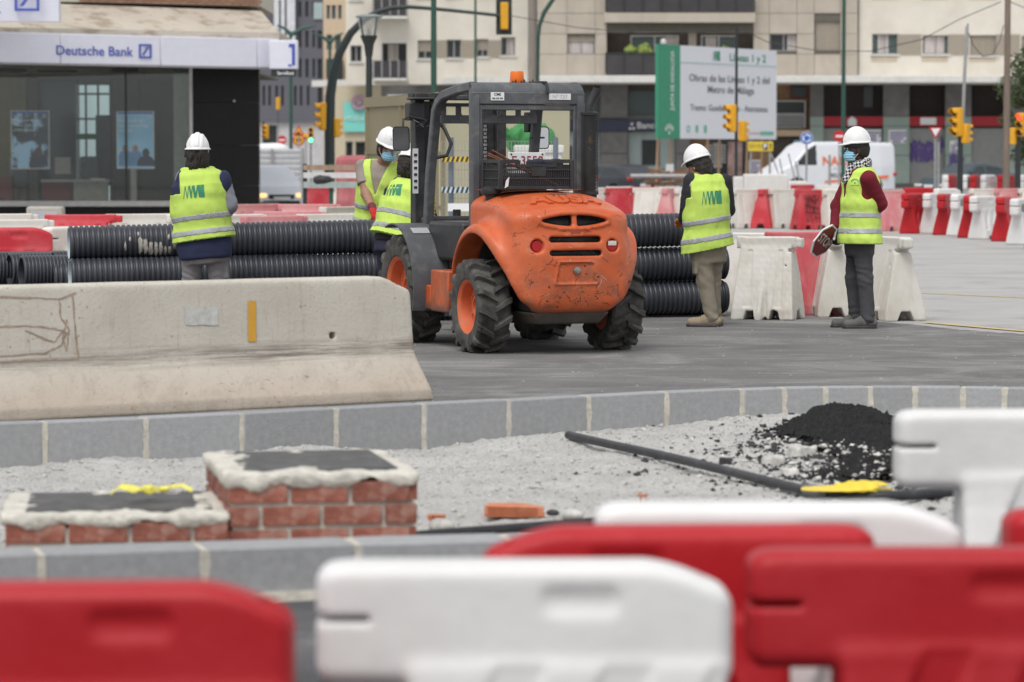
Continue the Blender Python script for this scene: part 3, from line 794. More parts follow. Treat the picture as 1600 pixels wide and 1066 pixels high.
bar_top(meBr, 1562, 2180, 790, .735, 'red plastic barrier of which only one rounded end shows by the upright white one', gF, z0=zN, rz=.04)
# ---- tapered barriers beside the road workers
gM = 'dirty tapered barriers behind the two right workers'
def bar_at(me, px, py, rz, label, group, sc=(1, 1, 1), z0=0):
    g = G(px, py, z0); o = barrier(me, (g.x, g.y, z0), rz, label, group); o.scale = sc; return o
bar_at(meAd, 1200, 499, -.35, 'dented white tapered barrier with crushed foot right of the pipe ends', gM, (.62, 1, 1.0))
bar_at(meA, 1152, 487, -.3, 'white tapered barrier partly hidden by the pipe ends', gM)
bar_at(meAp2, 1258, 492, .06, 'faded red tapered barrier between two white ones behind the stop paddle', gM, (.85, 1, 1.03))
bar_at(meA, 1296, 493, -1.48, 'white tapered barrier seen at its end in front of the worker in dark red', gM, (.8, .80, 1))
bar_at(meA, 1388, 499, -1.25, 'white tapered barrier with blue spot on its end right of the worker in dark red', gM, (.8, .88, 1))
# ---- far row across the road
gR = 'red and white barriers lined up across the road'
BR = [('w', 905, 947, 293), ('r', 946, 988, 293), ('w', 986, 1037, 293), ('p', 1036, 1056, 294), ('w', 1054, 1092, 294), ('w', 1090, 1145, 294), ('w', 1143, 1189, 295), ('r', 1186, 1206, 295), ('w', 1200, 1243, 295),
      ('R', 1240, 1290, 296), ('w', 1284, 1330, 296), ('w', 1326, 1372, 296), ('p', 1368, 1412, 297)]
ordn = ['first', 'second', 'third', 'fourth', 'fifth', 'sixth', 'seventh', 'eighth', 'ninth', 'tenth', 'eleventh', 'twelfth', 'thirteenth']
cn = {'w': 'off-white', 'r': 'red', 'p': 'pinkish faded', 'R': 'red'}
GRAF = None
for i, (c, a, b_, y) in enumerate(BR):
    lab = 'red tapered barrier scrawled with black graffiti in the far row across the road' if c == 'R' else f'{cn[c]} tapered barrier, {ordn[i]} in the far row counted from the forklift exhaust'
    o = bar_top({'w': meA, 'r': meAr, 'p': meAp, 'R': meAr}[c], a, b_, y, .86, lab, gR, L=.74, sc=1.08, sx=.72)
    if c == 'R': GRAF = o
mb = MB(); random.seed(3)
for k in range(9):
    x = -.22 + .05 * k
    mb.tube([(x + random.uniform(-.04, .04), -.245 + z * .21 / 1.0 - .004, z) for z in (.12, .25, .38, .5, .62, .7)], .008, 4)
for k in range(4): mb.tube([(xx, -.25 + (z0 := .2 + .13 * k + random.uniform(-.04, .04)) * .21, z0) for xx in (-.25, -.1, .05, .2)], .007, 4)
gr = mb.build('graffiti', mat('black spray', (.03, .03, .03), .7), GRAF, kind='stuff')
gS = 'rounded red and white barriers curving along the far road edge'
CR = [('r', 1409, 1446, 301), ('w', 1443, 1467, 301), ('r', 1465, 1488, 302), ('w', 1486, 1511, 302.5), ('r', 1506, 1522, 304), ('w', 1515, 1559, 305), ('r', 1556, 1582, 306.5), ('w', 1578, 1612, 309), ('r', 1608, 1640, 312), ('w', 1636, 1680, 314)]
for i, (c, a, b_, y) in enumerate(CR):
    o = bar_top({'w': meB, 'r': meBr}[c], a, b_, y, .83, f"{'glossy white' if c == 'w' else 'glossy red'} rounded barrier, {ordn[i]} along the curve counted from the worker in dark red", gS, L=.99, sc=1.13)
    if c == 'w' and i in (3, 7):
        mb = MB(); mb.box((-.12, -.098, .58), (.3, .006, .12)); mb.build('label_plate', P_GRNS, o)
gT = 'barriers of the second row behind the far row'
CS = [('r', 1412, 1461, 292, 'B', 'red low barrier peeping over the far row left of the black signal pole'), ('w', 1460, 1500, 293, 'B', 'pale low barrier peeping over the far row just behind the black signal pole'), ('w', 1514, 1556, 294, 'A', 'creamy barrier with smudges in the second row right of the signal pole'),
      ('p', 1553, 1592, 294, 'A', 'pinkish barrier at the far end of the second row beside the wooden pole'), ('w', 1590, 1640, 294, 'A', 'creamy barrier in the second row beyond the wooden pole'), ('w', 948, 988, 291, 'A', 'white barrier top showing behind the red one near the forklift exhaust'), ('r', 985, 1028, 291.5, 'A', 'red barrier top showing behind the off-white ones left of the billboard stilts'),
      ('w', 1022, 1062, 291, 'A', 'white barrier top behind the far row below the billboard'), ('r', 1236, 1270, 288, 'A', 'red barrier top behind the graffitied barrier'), ('w', 1268, 1330, 289, 'A', 'pale barrier top behind the far row left of the helmeted worker in dark red')]
for c, a, b_, y, ty, lab in CS:
    bar_top({'wA': meA, 'rA': meAr, 'pA': meAp, 'wB': meB, 'rB': meBr}[c + ty], a, b_, y, .84, lab, gT, L=.78, sx=.8, sc=1.05 if ty == 'A' else 1.13)
gU = 'bright striped barriers in front of the dark hatchback'
for i, (c, a, b_) in enumerate([('w', 1474, 1480), ('r', 1477, 1495), ('w', 1503, 1517), ('r', 1516, 1532), ('w', 1532, 1558), ('r', 1558, 1587), ('w', 1591, 1625)]):
    D = 92.0; s = FPX / D; w = (b_ - a) / s; cc = W((a + b_) / 2, 272, D)
    o = barrier({'w': meB, 'r': meBr}[c], (cc.x, D, -.08), math.acos(min(1, w / 1.0)) if w < 1 else 0, f"{'white' if c == 'w' else 'red'} upright barrier before the parked dark car, {ordn[i]} counted from the car's bonnet", gU, 1.55)
# ---- barriers behind the pipes, left
gV = 'barriers standing behind the stacked pipes'
for c, a, b_, y, lab in [('Brw', -60, 79, 353, 'big red barrier closest behind the pipe stack at the bank side'), ('Bw', 78, 165, 351, 'big white barrier next to the big red one behind the pipes'), ('Brw', 150, 268, 356, 'red barrier mostly hidden behind the corrugated pipe with mud splashes'),
                         ('A', -40, 72, 342, 'low white barrier below the bank window edge'), ('Ar', 66, 186, 334, 'stepped red barrier below the bank posters'), ('A', 166, 272, 333, 'long white barrier below the second bank poster'), ('A', -60, 50, 333, 'white barrier behind the low white one below the bank'),
                         ('A', 258, 372, 334, 'off-white barrier hidden behind the worker with long dark hair'), ('Ap', 356, 436, 318, 'pink faded barrier in front of the silver car'), ('Ap', 424, 536, 318, 'long pink faded barrier right of the silver car'), ('Ap', 396, 500, 329, 'streaky pink barrier in the row nearer than the silver car'),
                         ('A', 340, 405, 334, 'cream barrier at the shoulder of the worker with long dark hair'), ('Ap', 380, 470, 336, 'cream and pink barrier just over the top pipe'), ('A', 466, 556, 333, 'cream tilted barrier in front of the pink ones'), ('A', 504, 560, 322, 'pale barrier behind the man in red gloves'),
                         ('Ar', 474, 516, 293, 'bright red barrier behind the street rubble by the silver car'), ('A', 490, 522, 291, 'white slatted barrier by the striped boards'), ('A', 518, 548, 291, 'second white slatted barrier by the striped boards'), ('Ar', 528, 560, 284, 'red barrier behind the striped boards left of the worker')]:
    me = {'Brw': meBrw, 'Bw': meBw, 'A': meA, 'Ar': meAr, 'Ap': meAp}[c]
    bar_top(me, a, b_, y, .8, lab, gV, L=1.0, sc=1.0 if c[0] == 'A' else 1.08)

# ================================================================ corrugated pipes
def pipe_mat():
    m, nt, b = new_mat('corrugated black plastic'); v = objvec(nt)
    c = mix(nt, mrange(nt, noise(nt, v, 3, 6), .35, .65, 0, 1), (.030, .033, .042), (.050, .054, .066))
    sx = nt.nodes.new('ShaderNodeSeparateXYZ'); nt.links.new(v, sx.inputs[0])
    c = mix(nt, mrange(nt, noise(nt, objvec(nt, (1, 5, 5)), 6, 8, .75), .62, .74, 0, .5), c, (.16, .16, .155))
    nt.links.new(c, b.inputs['Base Color']); b.inputs['Roughness'].default_value = .38
    bumpit(nt, b, noise(nt, v, 60, 3), .12, .004); return m
M_PIPE = pipe_mat(); M_PIPEIN = mat('pale pipe liner', (.50, .57, .60), .45, var=.1); M_MUD = mat('dried pale mud', (.42, .40, .36), .95, var=.25, scale=30, bump=.8, bs=80)
def pipe_mesh(L, R, pitch, seg=28, liner=M_PIPEIN, finelen=0):
    mb = MB(); prof = [(R * .90, 0.0)]; x = 0
    while x < L - pitch * .5:
        pt = pitch if x < L - finelen else pitch * .5
        prof += [(R * .90, x + pt * .10), (R * .975, x + pt * .22), (R, x + pt * .38), (R, x + pt * .62), (R * .975, x + pt * .78), (R * .90, x + pt * .90)]; x += pt
    prof.append((R * .90, L))
    Mx = Matrix.Rotation(pi / 2, 4, 'Y')
    rings = [[(r * cos(2 * pi * k / seg), r * sin(2 * pi * k / seg), z) for k in range(seg)] for r, z in prof]
    mb.loft(rings, False, M=Mx)
    mb.mi = 1
    mb.loft([[(r * cos(2 * pi * k / seg), r * sin(2 * pi * k / seg), z) for k in range(seg)] for r, z in ((R * .9, 0), (R * .85, .002), (R * .85, L), (R * .9, L))], False, M=Mx)
    me = mb.mesh('corrugated_pipe', [M_PIPE, liner], ang=60)
    return me
R0 = .163
meP = pipe_mesh(6.35, R0, .0485); mePf = pipe_mesh(6.35, R0, .0485, finelen=.22); meS = pipe_mesh(2.6, R0, .034, liner=M_PIPE)
gP = 'black corrugated drain pipes stacked across the site'
PA, PB = W(104, 404, 29.45), W(1148, 404, 31.15)
dP = (PB - PA); dP.z = 0; dP.normalize(); angP = atan2(dP.y, dP.x); nP = Vector((-dP.y, dP.x, 0))
def pipe(me, pxl, pyc, D, pyr, Dr, label, group=gP, spin=0):
    a, b = W(pxl, pyc, D), W(1148, pyr, Dr); d = (b - a).normalized()
    o = link('corrugated_pipe', me, None, label, 'pipe', group, loc=a)
    o.rotation_euler = d.to_track_quat('X', 'Z').to_euler(); WM[o.name] = Matrix.Translation(a) @ d.to_track_quat('X', 'Z').to_matrix().to_4x4()
    return o
p1 = pipe(meP, 107, 380.5, 29.55, 357, 31.05, 'top corrugated pipe of the stack with dried pale mud on its side')
p2 = pipe(meP, 109, 431, 29.45, 410, 31.1, 'middle corrugated pipe of the stack under the muddy one')
p3 = pipe(mePf, 112, 484, 29.35, 463.5, 31.1, 'bottom corrugated pipe of the stack resting on the asphalt, ending past the others')
p4 = pipe(meP, 82, 436, 29.95, 414, 31.6, 'corrugated pipe behind the middle one with pale muddy mouth')
p5 = pipe(meP, 96, 486, 29.8, 466, 31.5, 'corrugated pipe on the ground behind the bottom one of the stack')
# mud patches raised on the top pipe, laid on its ribs
bvp = BVHTree.FromPolygons([v.co[:] for v in meP.vertices], [p.vertices[:] for p in meP.polygons if p.material_index == 0])
mb = MB(); random.seed(11)
for cx, cy, rx, ry in [(205, 393, 4, 12), (212, 386, 5, 19), (220, 384, 5, 18), (228, 386, 5, 15), (236, 389, 5, 14), (244, 390, 4, 14), (251, 389, 4, 12), (258, 391, 3, 8), (264, 370, 2, 5), (265, 391, 3, 8), (196, 385, 2, 7), (273, 380, 2.5, 12), (203, 374, 2, 4), (216, 366, 2, 4)]:
    n = 14; pix = [(cx, cy)]
    for ring in (.5, 1):
        pix += [(cx + rx * ring * cos(2 * pi * k / n) * random.uniform(.7, 1.15), cy + ry * ring * sin(2 * pi * k / n) * random.uniform(.75, 1.15)) for k in range(n)]
    h = surf_rays(bvp, WM[p1.name], pix, .003)
    if any(q is None for q in h): continue
    fs = [(0, 1 + k, 1 + (k + 1) % n) for k in range(n)] + [(1 + k, 1 + n + k, 1 + n + (k + 1) % n, 1 + (k + 1) % n) for k in range(n)]
    mb.add([q[0] + (q[1] * .004 if j <= n else q[1] * -.003) for j, q in enumerate(h)], fs)
mb.build('dried_mud', M_MUD, p1)
# pipes pointing at the camera, left of the stack
gQ = 'shorter corrugated pipes with open mouths left of the stack'
for px, py, D, rz, lab in [(-8, 420, 30.4, 1.02, 'open mouthed pipe furthest from the stack, half out of the frame'), (14, 422, 30.2, 1.0, 'open mouthed pipe second from the frame edge'), (33, 426, 29.9, .98, 'open mouthed pipe with closely ribbed side facing the camera'),
                           (82, 419, 30.3, 1.05, 'open mouthed pipe just left of the stack ends')]:
    a = W(px, py, D); o = link('corrugated_pipe', meS, None, lab, 'pipe', gQ, loc=a, rz=rz - .62)
for px, py, D, lab in [(-5, 474, 30.3, 'lower short pipe under the open mouthed ones by the frame edge'), (40, 478, 29.9, 'lower short pipe hidden below the open mouthed ones')]:
    a = W(px, py, D); link('corrugated_pipe', meS, None, lab, 'pipe', gQ, loc=a, rz=.38)
# ================================================================ rough terrain forklift
def orange_mat():
    m, nt, b = new_mat('scuffed orange paint'); v = objvec(nt)
    c = mix(nt, mrange(nt, noise(nt, v, 3, 5), .3, .7, 0, 1), (.55, .095, .022), (.62, .135, .045))
    fade = mrange(nt, noise(nt, v, 5, 7, .65, .6), .55, .7, 0, .5); c = mix(nt, fade, c, (.62, .25, .15))
    sx = nt.nodes.new('ShaderNodeSeparateXYZ'); nt.links.new(v, sx.inputs[0])
    low = mrange(nt, sx.outputs[2], .95, .35, .12, 1)
    g = mth(nt, 'MULTIPLY', mrange(nt, noise(nt, v, 7, 9, .72), .42, .68, 0, .9), low)
    c = mix(nt, g, c, (.16, .085, .06))
    chipn = mrange(nt, noise(nt, v, 24, 5, .7, .4), .60, .635, 0, 1)
    cm = mth(nt, 'MULTIPLY', chipn, mrange(nt, noise(nt, v, 3.5, 3), .50, .60, 0, 1))
    c = mix(nt, mth(nt, 'MULTIPLY', cm, .85), c, (.06, .04, .035))
    scr = mrange(nt, noise(nt, objvec(nt, (2, 9, 30)), 3, 6, .8, 2.5), .665, .69, 0, .7); c = mix(nt, scr, c, (.20, .10, .07))
    scw = mrange(nt, noise(nt, objvec(nt, (20, 9, 3)), 4, 6, .8, 2), .68, .70, 0, .5); c = mix(nt, scw, c, (.75, .45, .33))
    bot = mrange(nt, sx.outputs[2], .37, .30, 0, .85); c = mix(nt, bot, c, (.075, .06, .05))
    nt.links.new(c, b.inputs['Base Color'])
    nt.links.new(mrange(nt, noise(nt, v, 9, 6), .3, .7, .30, .55), b.inputs['Roughness'])
    bumpit(nt, b, noise(nt, v, 18, 5), .15, .01); return m
M_OR = orange_mat()
M_GREYM = mat('grey machine paint', (.085, .09, .098), .5, var=.15, scale=6, dirt=.4, dcol=(.24, .235, .22), ds=9, bump=.15, bs=40)
M_DKM = mat('dark machine metal', (.028, .029, .032), .55, var=.25, dirt=.4, dcol=(.13, .12, .11), ds=10)
M_BLK = mat('black plastic', (.024, .024, .027), .5, var=.2, dirt=.25, dcol=(.09, .09, .09), ds=12)
M_TYRE = mat('dusty tyre rubber', (.032, .031, .030), .85, var=.3, scale=10, dirt=.75, dcol=(.15, .145, .13), ds=7, dlo=.38, dhi=.66, bump=.4, bs=70)
M_CHROME = mat('mirror glass', (.85, .87, .88), .06, metal=1, var=.02); M_STEEL = mat('worn steel', (.35, .35, .34), .4, metal=.8, var=.2)
M_STICK = mat('white sticker', (.78, .79, .80), .6, var=.05, dirt=.2, dcol=(.5, .5, .5), ds=20); M_INK = mat('black ink', (.03, .03, .035), .7); M_GINK = mat('faded ink', (.42, .44, .47), .7)
M_REDL = mat('red lamp lens', (.42, .012, .018), .25, var=.1); M_RUST = mat('rusty steel', (.25, .09, .04), .85, var=.3, scale=30)
M_YEL = mat('grimy yellow', (.55, .40, .05), .6, dirt=.6, dcol=(.05, .05, .05), ds=12); M_REDTXT = mat('dark red ink', (.30, .02, .03), .6)
gw = (.28, 25.5)
FK = thing('forklift', 'orange rough terrain forklift with grey cab frame and knobbly tyres amid the site', 'forklift', (gw[0], gw[1], 0), .366)
# ---- moulded rear body
lens = lambda p: np.maximum(np.maximum(np.sqrt(p[:, 0] ** 2 + (p[:, 2] - .075) ** 2) - 1.02, np.sqrt(p[:, 0] ** 2 + (p[:, 2] - 2.020) ** 2) - 1.01), np.maximum(np.abs(p[:, 0]) - .27, p[:, 1] - -.30))
def slot(p, z, w, h=.022, x0=0, y=-.40): return np.maximum(cone(p * A3(1, 0, 1), (x0 - w, 0, z), (x0 + w, 0, z), h, h), p[:, 1] - y)
def grl(p):
    a = lens(p); a = np.maximum(a, -(np.abs(p[:, 0]) - .022))
    return np.minimum(np.minimum(a, slot(p, .905, .195)), slot(p, .80, .195))
def fbody(p, solid=False):
    x, y, z = p[:, 0], p[:, 1], p[:, 2]
    ax = np.abs(x)
    zt = 1.285 - np.maximum(0, .12 - y) ** 1.6 * .25 - ax ** 2.2 * .35                # hood top line
    hood = rbox(p, (0, -.02, .85), (.50, .56, .45), .16)
    hood = sI(hood, (z - zt) * .93, .06)
    bul = ell(p, (0, -.16, .72), (.60, .48, .47))                                      # tail swell
    cw = rbox(p * A3(1, 1, 1), (0, -.36, .62), (.50, .24, .33), .17)
    cw = sI(cw, (ax - (.30 + (z - .28) * .70)) * .85, .06)
    d = sU(sU(hood, bul, .10), cw, .08)
    fr = np.sqrt((y + .02) ** 2 + (z - .46) ** 2)
    fen = sI(sI(fr - .565, ax - .655, .07), -(z - .42), .03)
    fen = sI(fen, ax * -1 + .2, .05)
    d = sU(d, fen, .075)
    wl = np.interp(z, [.28, .33, .42, .55, .75, .95, 1.3], [.27, .33, .43, .51, .60, .66, .70])
    d = np.where(y < .1, sI(d, (ax - wl) * .75, .05), sI(d, ax - .66, .05))
    d = sI(d, (((ax / .70) ** 3 + (np.minimum(y, 0) / -.645) ** 3) ** (1 / 3) - 1) * .55, .05)
    d = sI(d, -(z - .325) , .04); d = sI(d, y - .50, .03)
    arch = np.maximum(np.sqrt((y - .0) ** 2 + (z - .43) ** 2) - .515, .34 - ax)
    arch2 = np.maximum(np.maximum(np.abs(y + .0) - .515, z - .43), .34 - ax)
    d = sD(d, np.minimum(arch, arch2), .015)
    d = sD(d, np.maximum(rbox(p, (0, .25, .55), (.42, .45, .42), .02), 0.0 - y - .1) , .02)  # hollow engine bay
    if solid: return d
    lip = sD(lens(p) - .035, lens(p) - .0, .01)
    d = np.where(y < -.2, sU(d, np.maximum(lip, d - .012), .006), d)
    d0 = d; d = sD(d, np.maximum(grl(p), -(d0 + .075)), .012)
    for sx_, zc in ((-.315, .855), (.315, .855)):
        d = sD(d, np.maximum(np.sqrt((x - sx_) ** 2 + (z - zc) ** 2) - .052, -(d0 + .03)), .01)
    pl = np.maximum(np.abs(x) - (.165 - (z - .63) * .18), np.abs(z - .645) - .085)
    ring = np.abs(pl) - .006
    d = np.where(y < -.3, np.where(ring < .02, sU(d, np.maximum(ring, d - .009), .006), d), d)
    d = np.where((y < -.3) & (pl < -.008), d + .008, d)
    d = d + nz(p, 8, 4, 2) * .002
    return d
def fpick(c):
    c = c.astype(np.float32); inner = fbody(c, True) < -.022
    e = grl(c) < .004
    arch = (np.sqrt((c[:, 1]) ** 2 + (c[:, 2] - .43) ** 2) < .505) & (np.abs(c[:, 0]) < .60)
    return ((inner & e) | (arch & (np.abs(c[:, 0]) < .40))).astype(np.int32)
meF = sdf_mesh('rear_body', fbody, (-.72, -.72, .26), (.72, .56, 1.33), .0115, [M_OR, M_DKM], fpick)
link('rear_body', meF, FK)
bvF = BVHTree.FromPolygons([v.co[:] for v in meF.vertices], [p.vertices[:] for p in meF.polygons])
def onbody(x, z, off=.003):
    h = bvF.ray_cast(Vector((x, -2, z)), Vector((0, 1, 0))); return h[0] + h[1] * off
def ontop(x, y, off=.003):
    h = bvF.ray_cast(Vector((x, y, 2)), Vector((0, 0, -1))); return h[0] + h[1] * off
def wrap_text(name, s, size, fn, m, xs=1, bold=0, arch=0, thick=.006):
    vs, fs = text_polys(s, size, bold, xs)
    mb = MB(); top = [fn(x, y + arch * (1 - (x / .3) ** 2) - arch, thick) for x, y in vs]; bot = [fn(x, y + arch * (1 - (x / .3) ** 2) - arch, -.01) for x, y in vs]
    n = len(vs); mb.add(top, fs)
    from collections import Counter
    ed = Counter(tuple(sorted((f[i], f[(i + 1) % len(f)]))) for f in fs for i in range(len(f)))
    be = [e for e, c in ed.items() if c == 1]
    b0 = len(mb.v); mb.add(top + bot, [(a, b_, n + b_, n + a) for a, b_ in be])
    return mb.build(name, m, FK, ang=20)
wrap_text('raised_lettering', 'AUSA', .115, lambda x, z, o: ontop(x + .0, -.385 + z * 2.1 , o), M_OR, xs=2.0, bold=.004, arch=-.03, thick=.017)
def hoodmap(x, z, o):
    return ontop(x + .02, -.22 + z * 1.6, o)
wrap_text('fleet_number', '737', .07, hoodmap, M_GREYM, xs=1.5, bold=.001)
# scratches and chips laid on the paint
rs = random.Random(21)
def body_pt(x, z, off):
    h = bvF.ray_cast(Vector((x, -2, z)), Vector((0, 1, 0))); return (h[0] + h[1] * off, h[1]) if h[0] is not None and h[1].y < -.15 and h[0].y < -.2 else None
mb = MB(); mc = MB()
for k in range(70):
    x, z = rs.uniform(-.5, .5), rs.uniform(.36, 1.1); a = rs.uniform(-.6, 1.2) if k % 3 else rs.uniform(0, 3.1); L_ = rs.uniform(.02, .09); P_ = []
    for q in range(6):
        P_.append(body_pt(x + cos(a) * L_ * q / 5 + rs.uniform(-.003, .003), z + sin(a) * L_ * q / 5 + rs.uniform(-.004, .004), .0015)); a += rs.uniform(-.15, .15)
    if any(p is None for p in P_): continue
    w_ = rs.uniform(.0007, .0022)
    for p, q in zip(P_[:-1], P_[1:]):
        u = (q[0] - p[0]).cross(p[1]).normalized() * w_; (mb if k % 4 else mc).add([p[0] - u, q[0] - u, q[0] + u, p[0] + u], [(0, 1, 2, 3)])
for k in range(34):
    x = rs.gauss(.12, .2); z = rs.gauss(.50, .08); n_ = 7; r_ = rs.uniform(.003, .012); c0 = body_pt(x, z, .0012)
    P_ = [body_pt(x + r_ * rs.uniform(.5, 1.4) * cos(2 * pi * q / n_), z + r_ * rs.uniform(.4, 1.1) * sin(2 * pi * q / n_), .0012) for q in range(n_)]
    if c0 and all(P_): mb.add([p[0] for p in P_], [tuple(range(n_))])
mb.build('paint_scuffs', mat('dark scuff', (.07, .035, .025), .8, var=.3), FK, kind='stuff', smooth=False); mc.build('pale_scratches', mat('pale scratch', (.62, .36, .26), .8), FK, kind='stuff', smooth=False)
# lamps in their pockets
for sx_, half in ((-.315, 0), (.315, 1)):
    c = onbody(sx_, .855, 0); t_ = MB()
    t_.cyl((sx_, c.y + .0, .855), (sx_, c.y - .018, .855), .047, .040, 20)
    tl = t_.build('tail_lamp', M_REDL, FK)
    if half:
        mb = MB(); mb.box((sx_, c.y - .021, .875), (.07, .006, .035)); mb.build('clear_lens', M_CREAM, tl)
bo = onbody(0, .665, 0); mb = MB(); mb.lathe([(.0, 0), (.032, 0), (.034, .012), (.03, .022), (.022, .024), (.02, .034), (0, .036)], 6, Matrix.Translation(bo) @ Matrix.Rotation(pi / 2, 4, 'X')); mb.build('tow_bolt', M_STEEL, FK)
mb = MB(); c = onbody(0, .98, 0); mb.box((0, c.y + .012, .975), (.085, .02, .06)); mb.build('hood_latch', mat('red brown latch', (.33, .06, .035), .5), FK, bevel=.008)
mb = MB(); mb.box((0, -.40, .93), (.5, .02, .50)); 
for z in (.905, .80):
    mb.cyl((.0, -.47, z - .02), (.0, -.47, z + .014), .008, n=8)
mb.build('radiator', M_DKM, FK)
# dark belly plate and engine bay
mb = MB(); mb.loft([[(-.33, -.52, .335), (.33, -.52, .335), (.42, .4, .335), (-.42, .4, .335)], [(-.26, -.46, .24), (.26, -.46, .24), (.32, .4, .22), (-.32, .4, .22)]])
mb.box((0, .1, .5), (.62, .9, .42)); mb.build('belly_plate', mat('oily brown steel', (.075, .065, .055), .6, var=.3, dirt=.5, dcol=(.2, .12, .08), ds=8), FK, bevel=.02)
mb = MB(); mb.box((0, .0, .38), (.98, .14, .14)); mb.cyl((-.45, 0, .38), (.45, 0, .38), .07, n=12); mb.box((0, 1.6, .46), (1.0, .2, .2)); mb.box((0, .9, .42), (.5, 1.5, .3))
mb.build('axle', M_DKM, FK)
# ---- wheels
M_RIM = mat('dusty orange rim', (.60, .13, .045), .55, var=.15, scale=9, dirt=.45, dcol=(.30, .17, .12), ds=9)
def tyre_meshes(R, Wd, Rr, nl):
    h = Wd / 2; mb = MB(); Mx = Matrix.Rotation(pi / 2, 4, 'Y')
    prof = [(Rr, -h * .78), (Rr + .02, -h * .9), ((R + Rr) / 2, -h * 1.0), (R * .855, -h * .95), (R * .89, -h * .80), (R * .90, 0), (R * .89, h * .80), (R * .855, h * .95), ((R + Rr) / 2, h * 1.0), (Rr + .02, h * .9), (Rr, h * .78)]
    mb.lathe(prof, 48, Mx, closed=True)
    for side in (-1, 1):
        for k in range(nl):
            a0 = 2 * pi * (k + (.5 if side > 0 else 0)) / nl; rings = []
            for t, (xx, da, rr) in enumerate([(-.04, .0, 1.0), (.30, .10, 1.0), (.62, .20, .995), (.90, .27, .985), (1.015, .285, .93), (1.02, .29, .86)]):
                a = a0 + da * (.62 if True else 1) * (7.5 * h / .14) * .16; wd_ = .022 + .010 * t / 5
                x = side * h * xx; r1 = R * rr; r0 = r1 - .06
                ring = []
                for (rr_, s_) in ((r0, -1.3), (r1, -.75), (r1, .75), (r0, 1.3)):
                    aa = a + s_ * wd_ / R; ring.append((x + (0 if rr_ == r1 else -side * .015 * (t > 3)), rr_ * sin(aa), rr_ * cos(aa)))
                rings.append(ring)
            mb.loft(rings)
    ty = mb.mesh('tyre', M_TYRE, ang=28)
    mb = MB()
    mb.lathe([(.0, -h * .15), (Rr * .3, -h * .15), (Rr * .33, -h * .30), (Rr * .42, -h * .30), (Rr * .5, -h * .12), (Rr * .86, -h * .15), (Rr * .93, -h * .70), (Rr * 1.0, -h * .80), (Rr * 1.05, -h * .86), (Rr * 1.06, -h * .80), (Rr, -h * .7), (Rr, h * .7), (0, h * .7)], 36, Mx)
    for k in range(6): mb.cyl((-h * .12 , Rr * .62 * cos(k * pi / 3), Rr * .62 * sin(k * pi / 3)), (-h * .26, Rr * .62 * cos(k * pi / 3), Rr * .62 * sin(k * pi / 3)), .013, n=6)
    return ty, mb.mesh('rim', M_RIM)
wr = tyre_meshes(.378, .28, .205, 15); wf = tyre_meshes(.458, .31, .26, 16)
for (x, y, R, w, fl) in ((-.565, 0, .375, wr, 0), (.565, 0, .375, wr, 1), (-.585, 1.6, .455, wf, 0), (.585, 1.6, .455, wf, 1)):
    wl = link('wheel', None, FK, loc=(x, y, R - .008)); wl.rotation_euler = (random.uniform(0, 1), 0, pi if fl else 0)
    link('tyre', w[0], wl); link('rim', w[1], wl)
# ---- chassis between the wheels
mb = MB(); mb.box((-.565, .74, .46), (.17, .42, .34)); mb.box((-.565, 1.02, .40), (.17, .16, .20)); mb.build('side_tank', M_OR, FK, bevel=.012)
mb = MB(); mb.box((.565, .78, .46), (.17, .5, .34)); mb.build('side_tank', M_OR, FK, bevel=.012)
mb = MB(); mb.box((0, 1.0, .55), (.9, 1.3, .34)); mb.box((-.30, .98, .86), (.44, .80, .32)); mb.box((.38, .98, .86), (.34, .80, .32)); mb.box((0, 1.72, .80), (.9, .12, .5)); mb.build('cab_floor', M_BLK, FK, bevel=.03)
mb = MB(); mb.box((.0, .66, 1.18), (.50, .12, .50)); mb.box((0, .80, 1.02), (.46, .40, .10)); mb.build('seat', M_BLK, FK, bevel=.04)
# front mudguard: bent sheet over the front wheel
for sgn in (-1, 1):
    rings = []
    for k in range(15):
        a = radians(-18 + 128 * k / 14); r = .53; yy = 1.6 - cos(a) * r; zz = .455 + sin(a) * r
        if k > 12: zz += .0
        n_ = (-cos(a), sin(a)); x0, x1 = sgn * .45, sgn * .76
        rings.append([(x0, yy, zz), (x1, yy, zz), (x1, yy + n_[0] * .012, zz + n_[1] * .012), (x0, yy + n_[0] * .012, zz + n_[1] * .012)])
    mb = MB(); mb.loft(rings); g_ = mb.build('mudguard', M_GREYM, FK, ang=50)
    mb = MB(); rr = []
    for k in range(10):
        a = radians(0 + 95 * k / 9); r = .50 + .03; yy = 1.6 - cos(a) * r * 1.10; zz = .455 + sin(a) * r * 1.06
        rr.append([(sgn * .30, yy, zz), (sgn * .46, yy, zz), (sgn * .46, yy + .02, zz - .02), (sgn * .30, yy + .02, zz - .02)])
    mb.loft(rr); mb.build('inner_mudguard', M_BLK, g_, ang=50)
    if sgn < 0:
        mb = MB(); a = radians(62); mb.box((-.60, 1.6 - cos(a) * .546, .455 + sin(a) * .546), (.15, .09, .004), M=None)
        for v_ in mb.v: pass
        mb.v = [Vector((q.x, 1.6 - cos(a) * .546 + (q.y - (1.6 - cos(a) * .546)) * sin(a), .455 + sin(a) * .546 + (q.y - (1.6 - cos(a) * .546)) * cos(a) + .003)) for q in mb.v]
        mb.build('anti_slip_patch', M_STICK, g_)
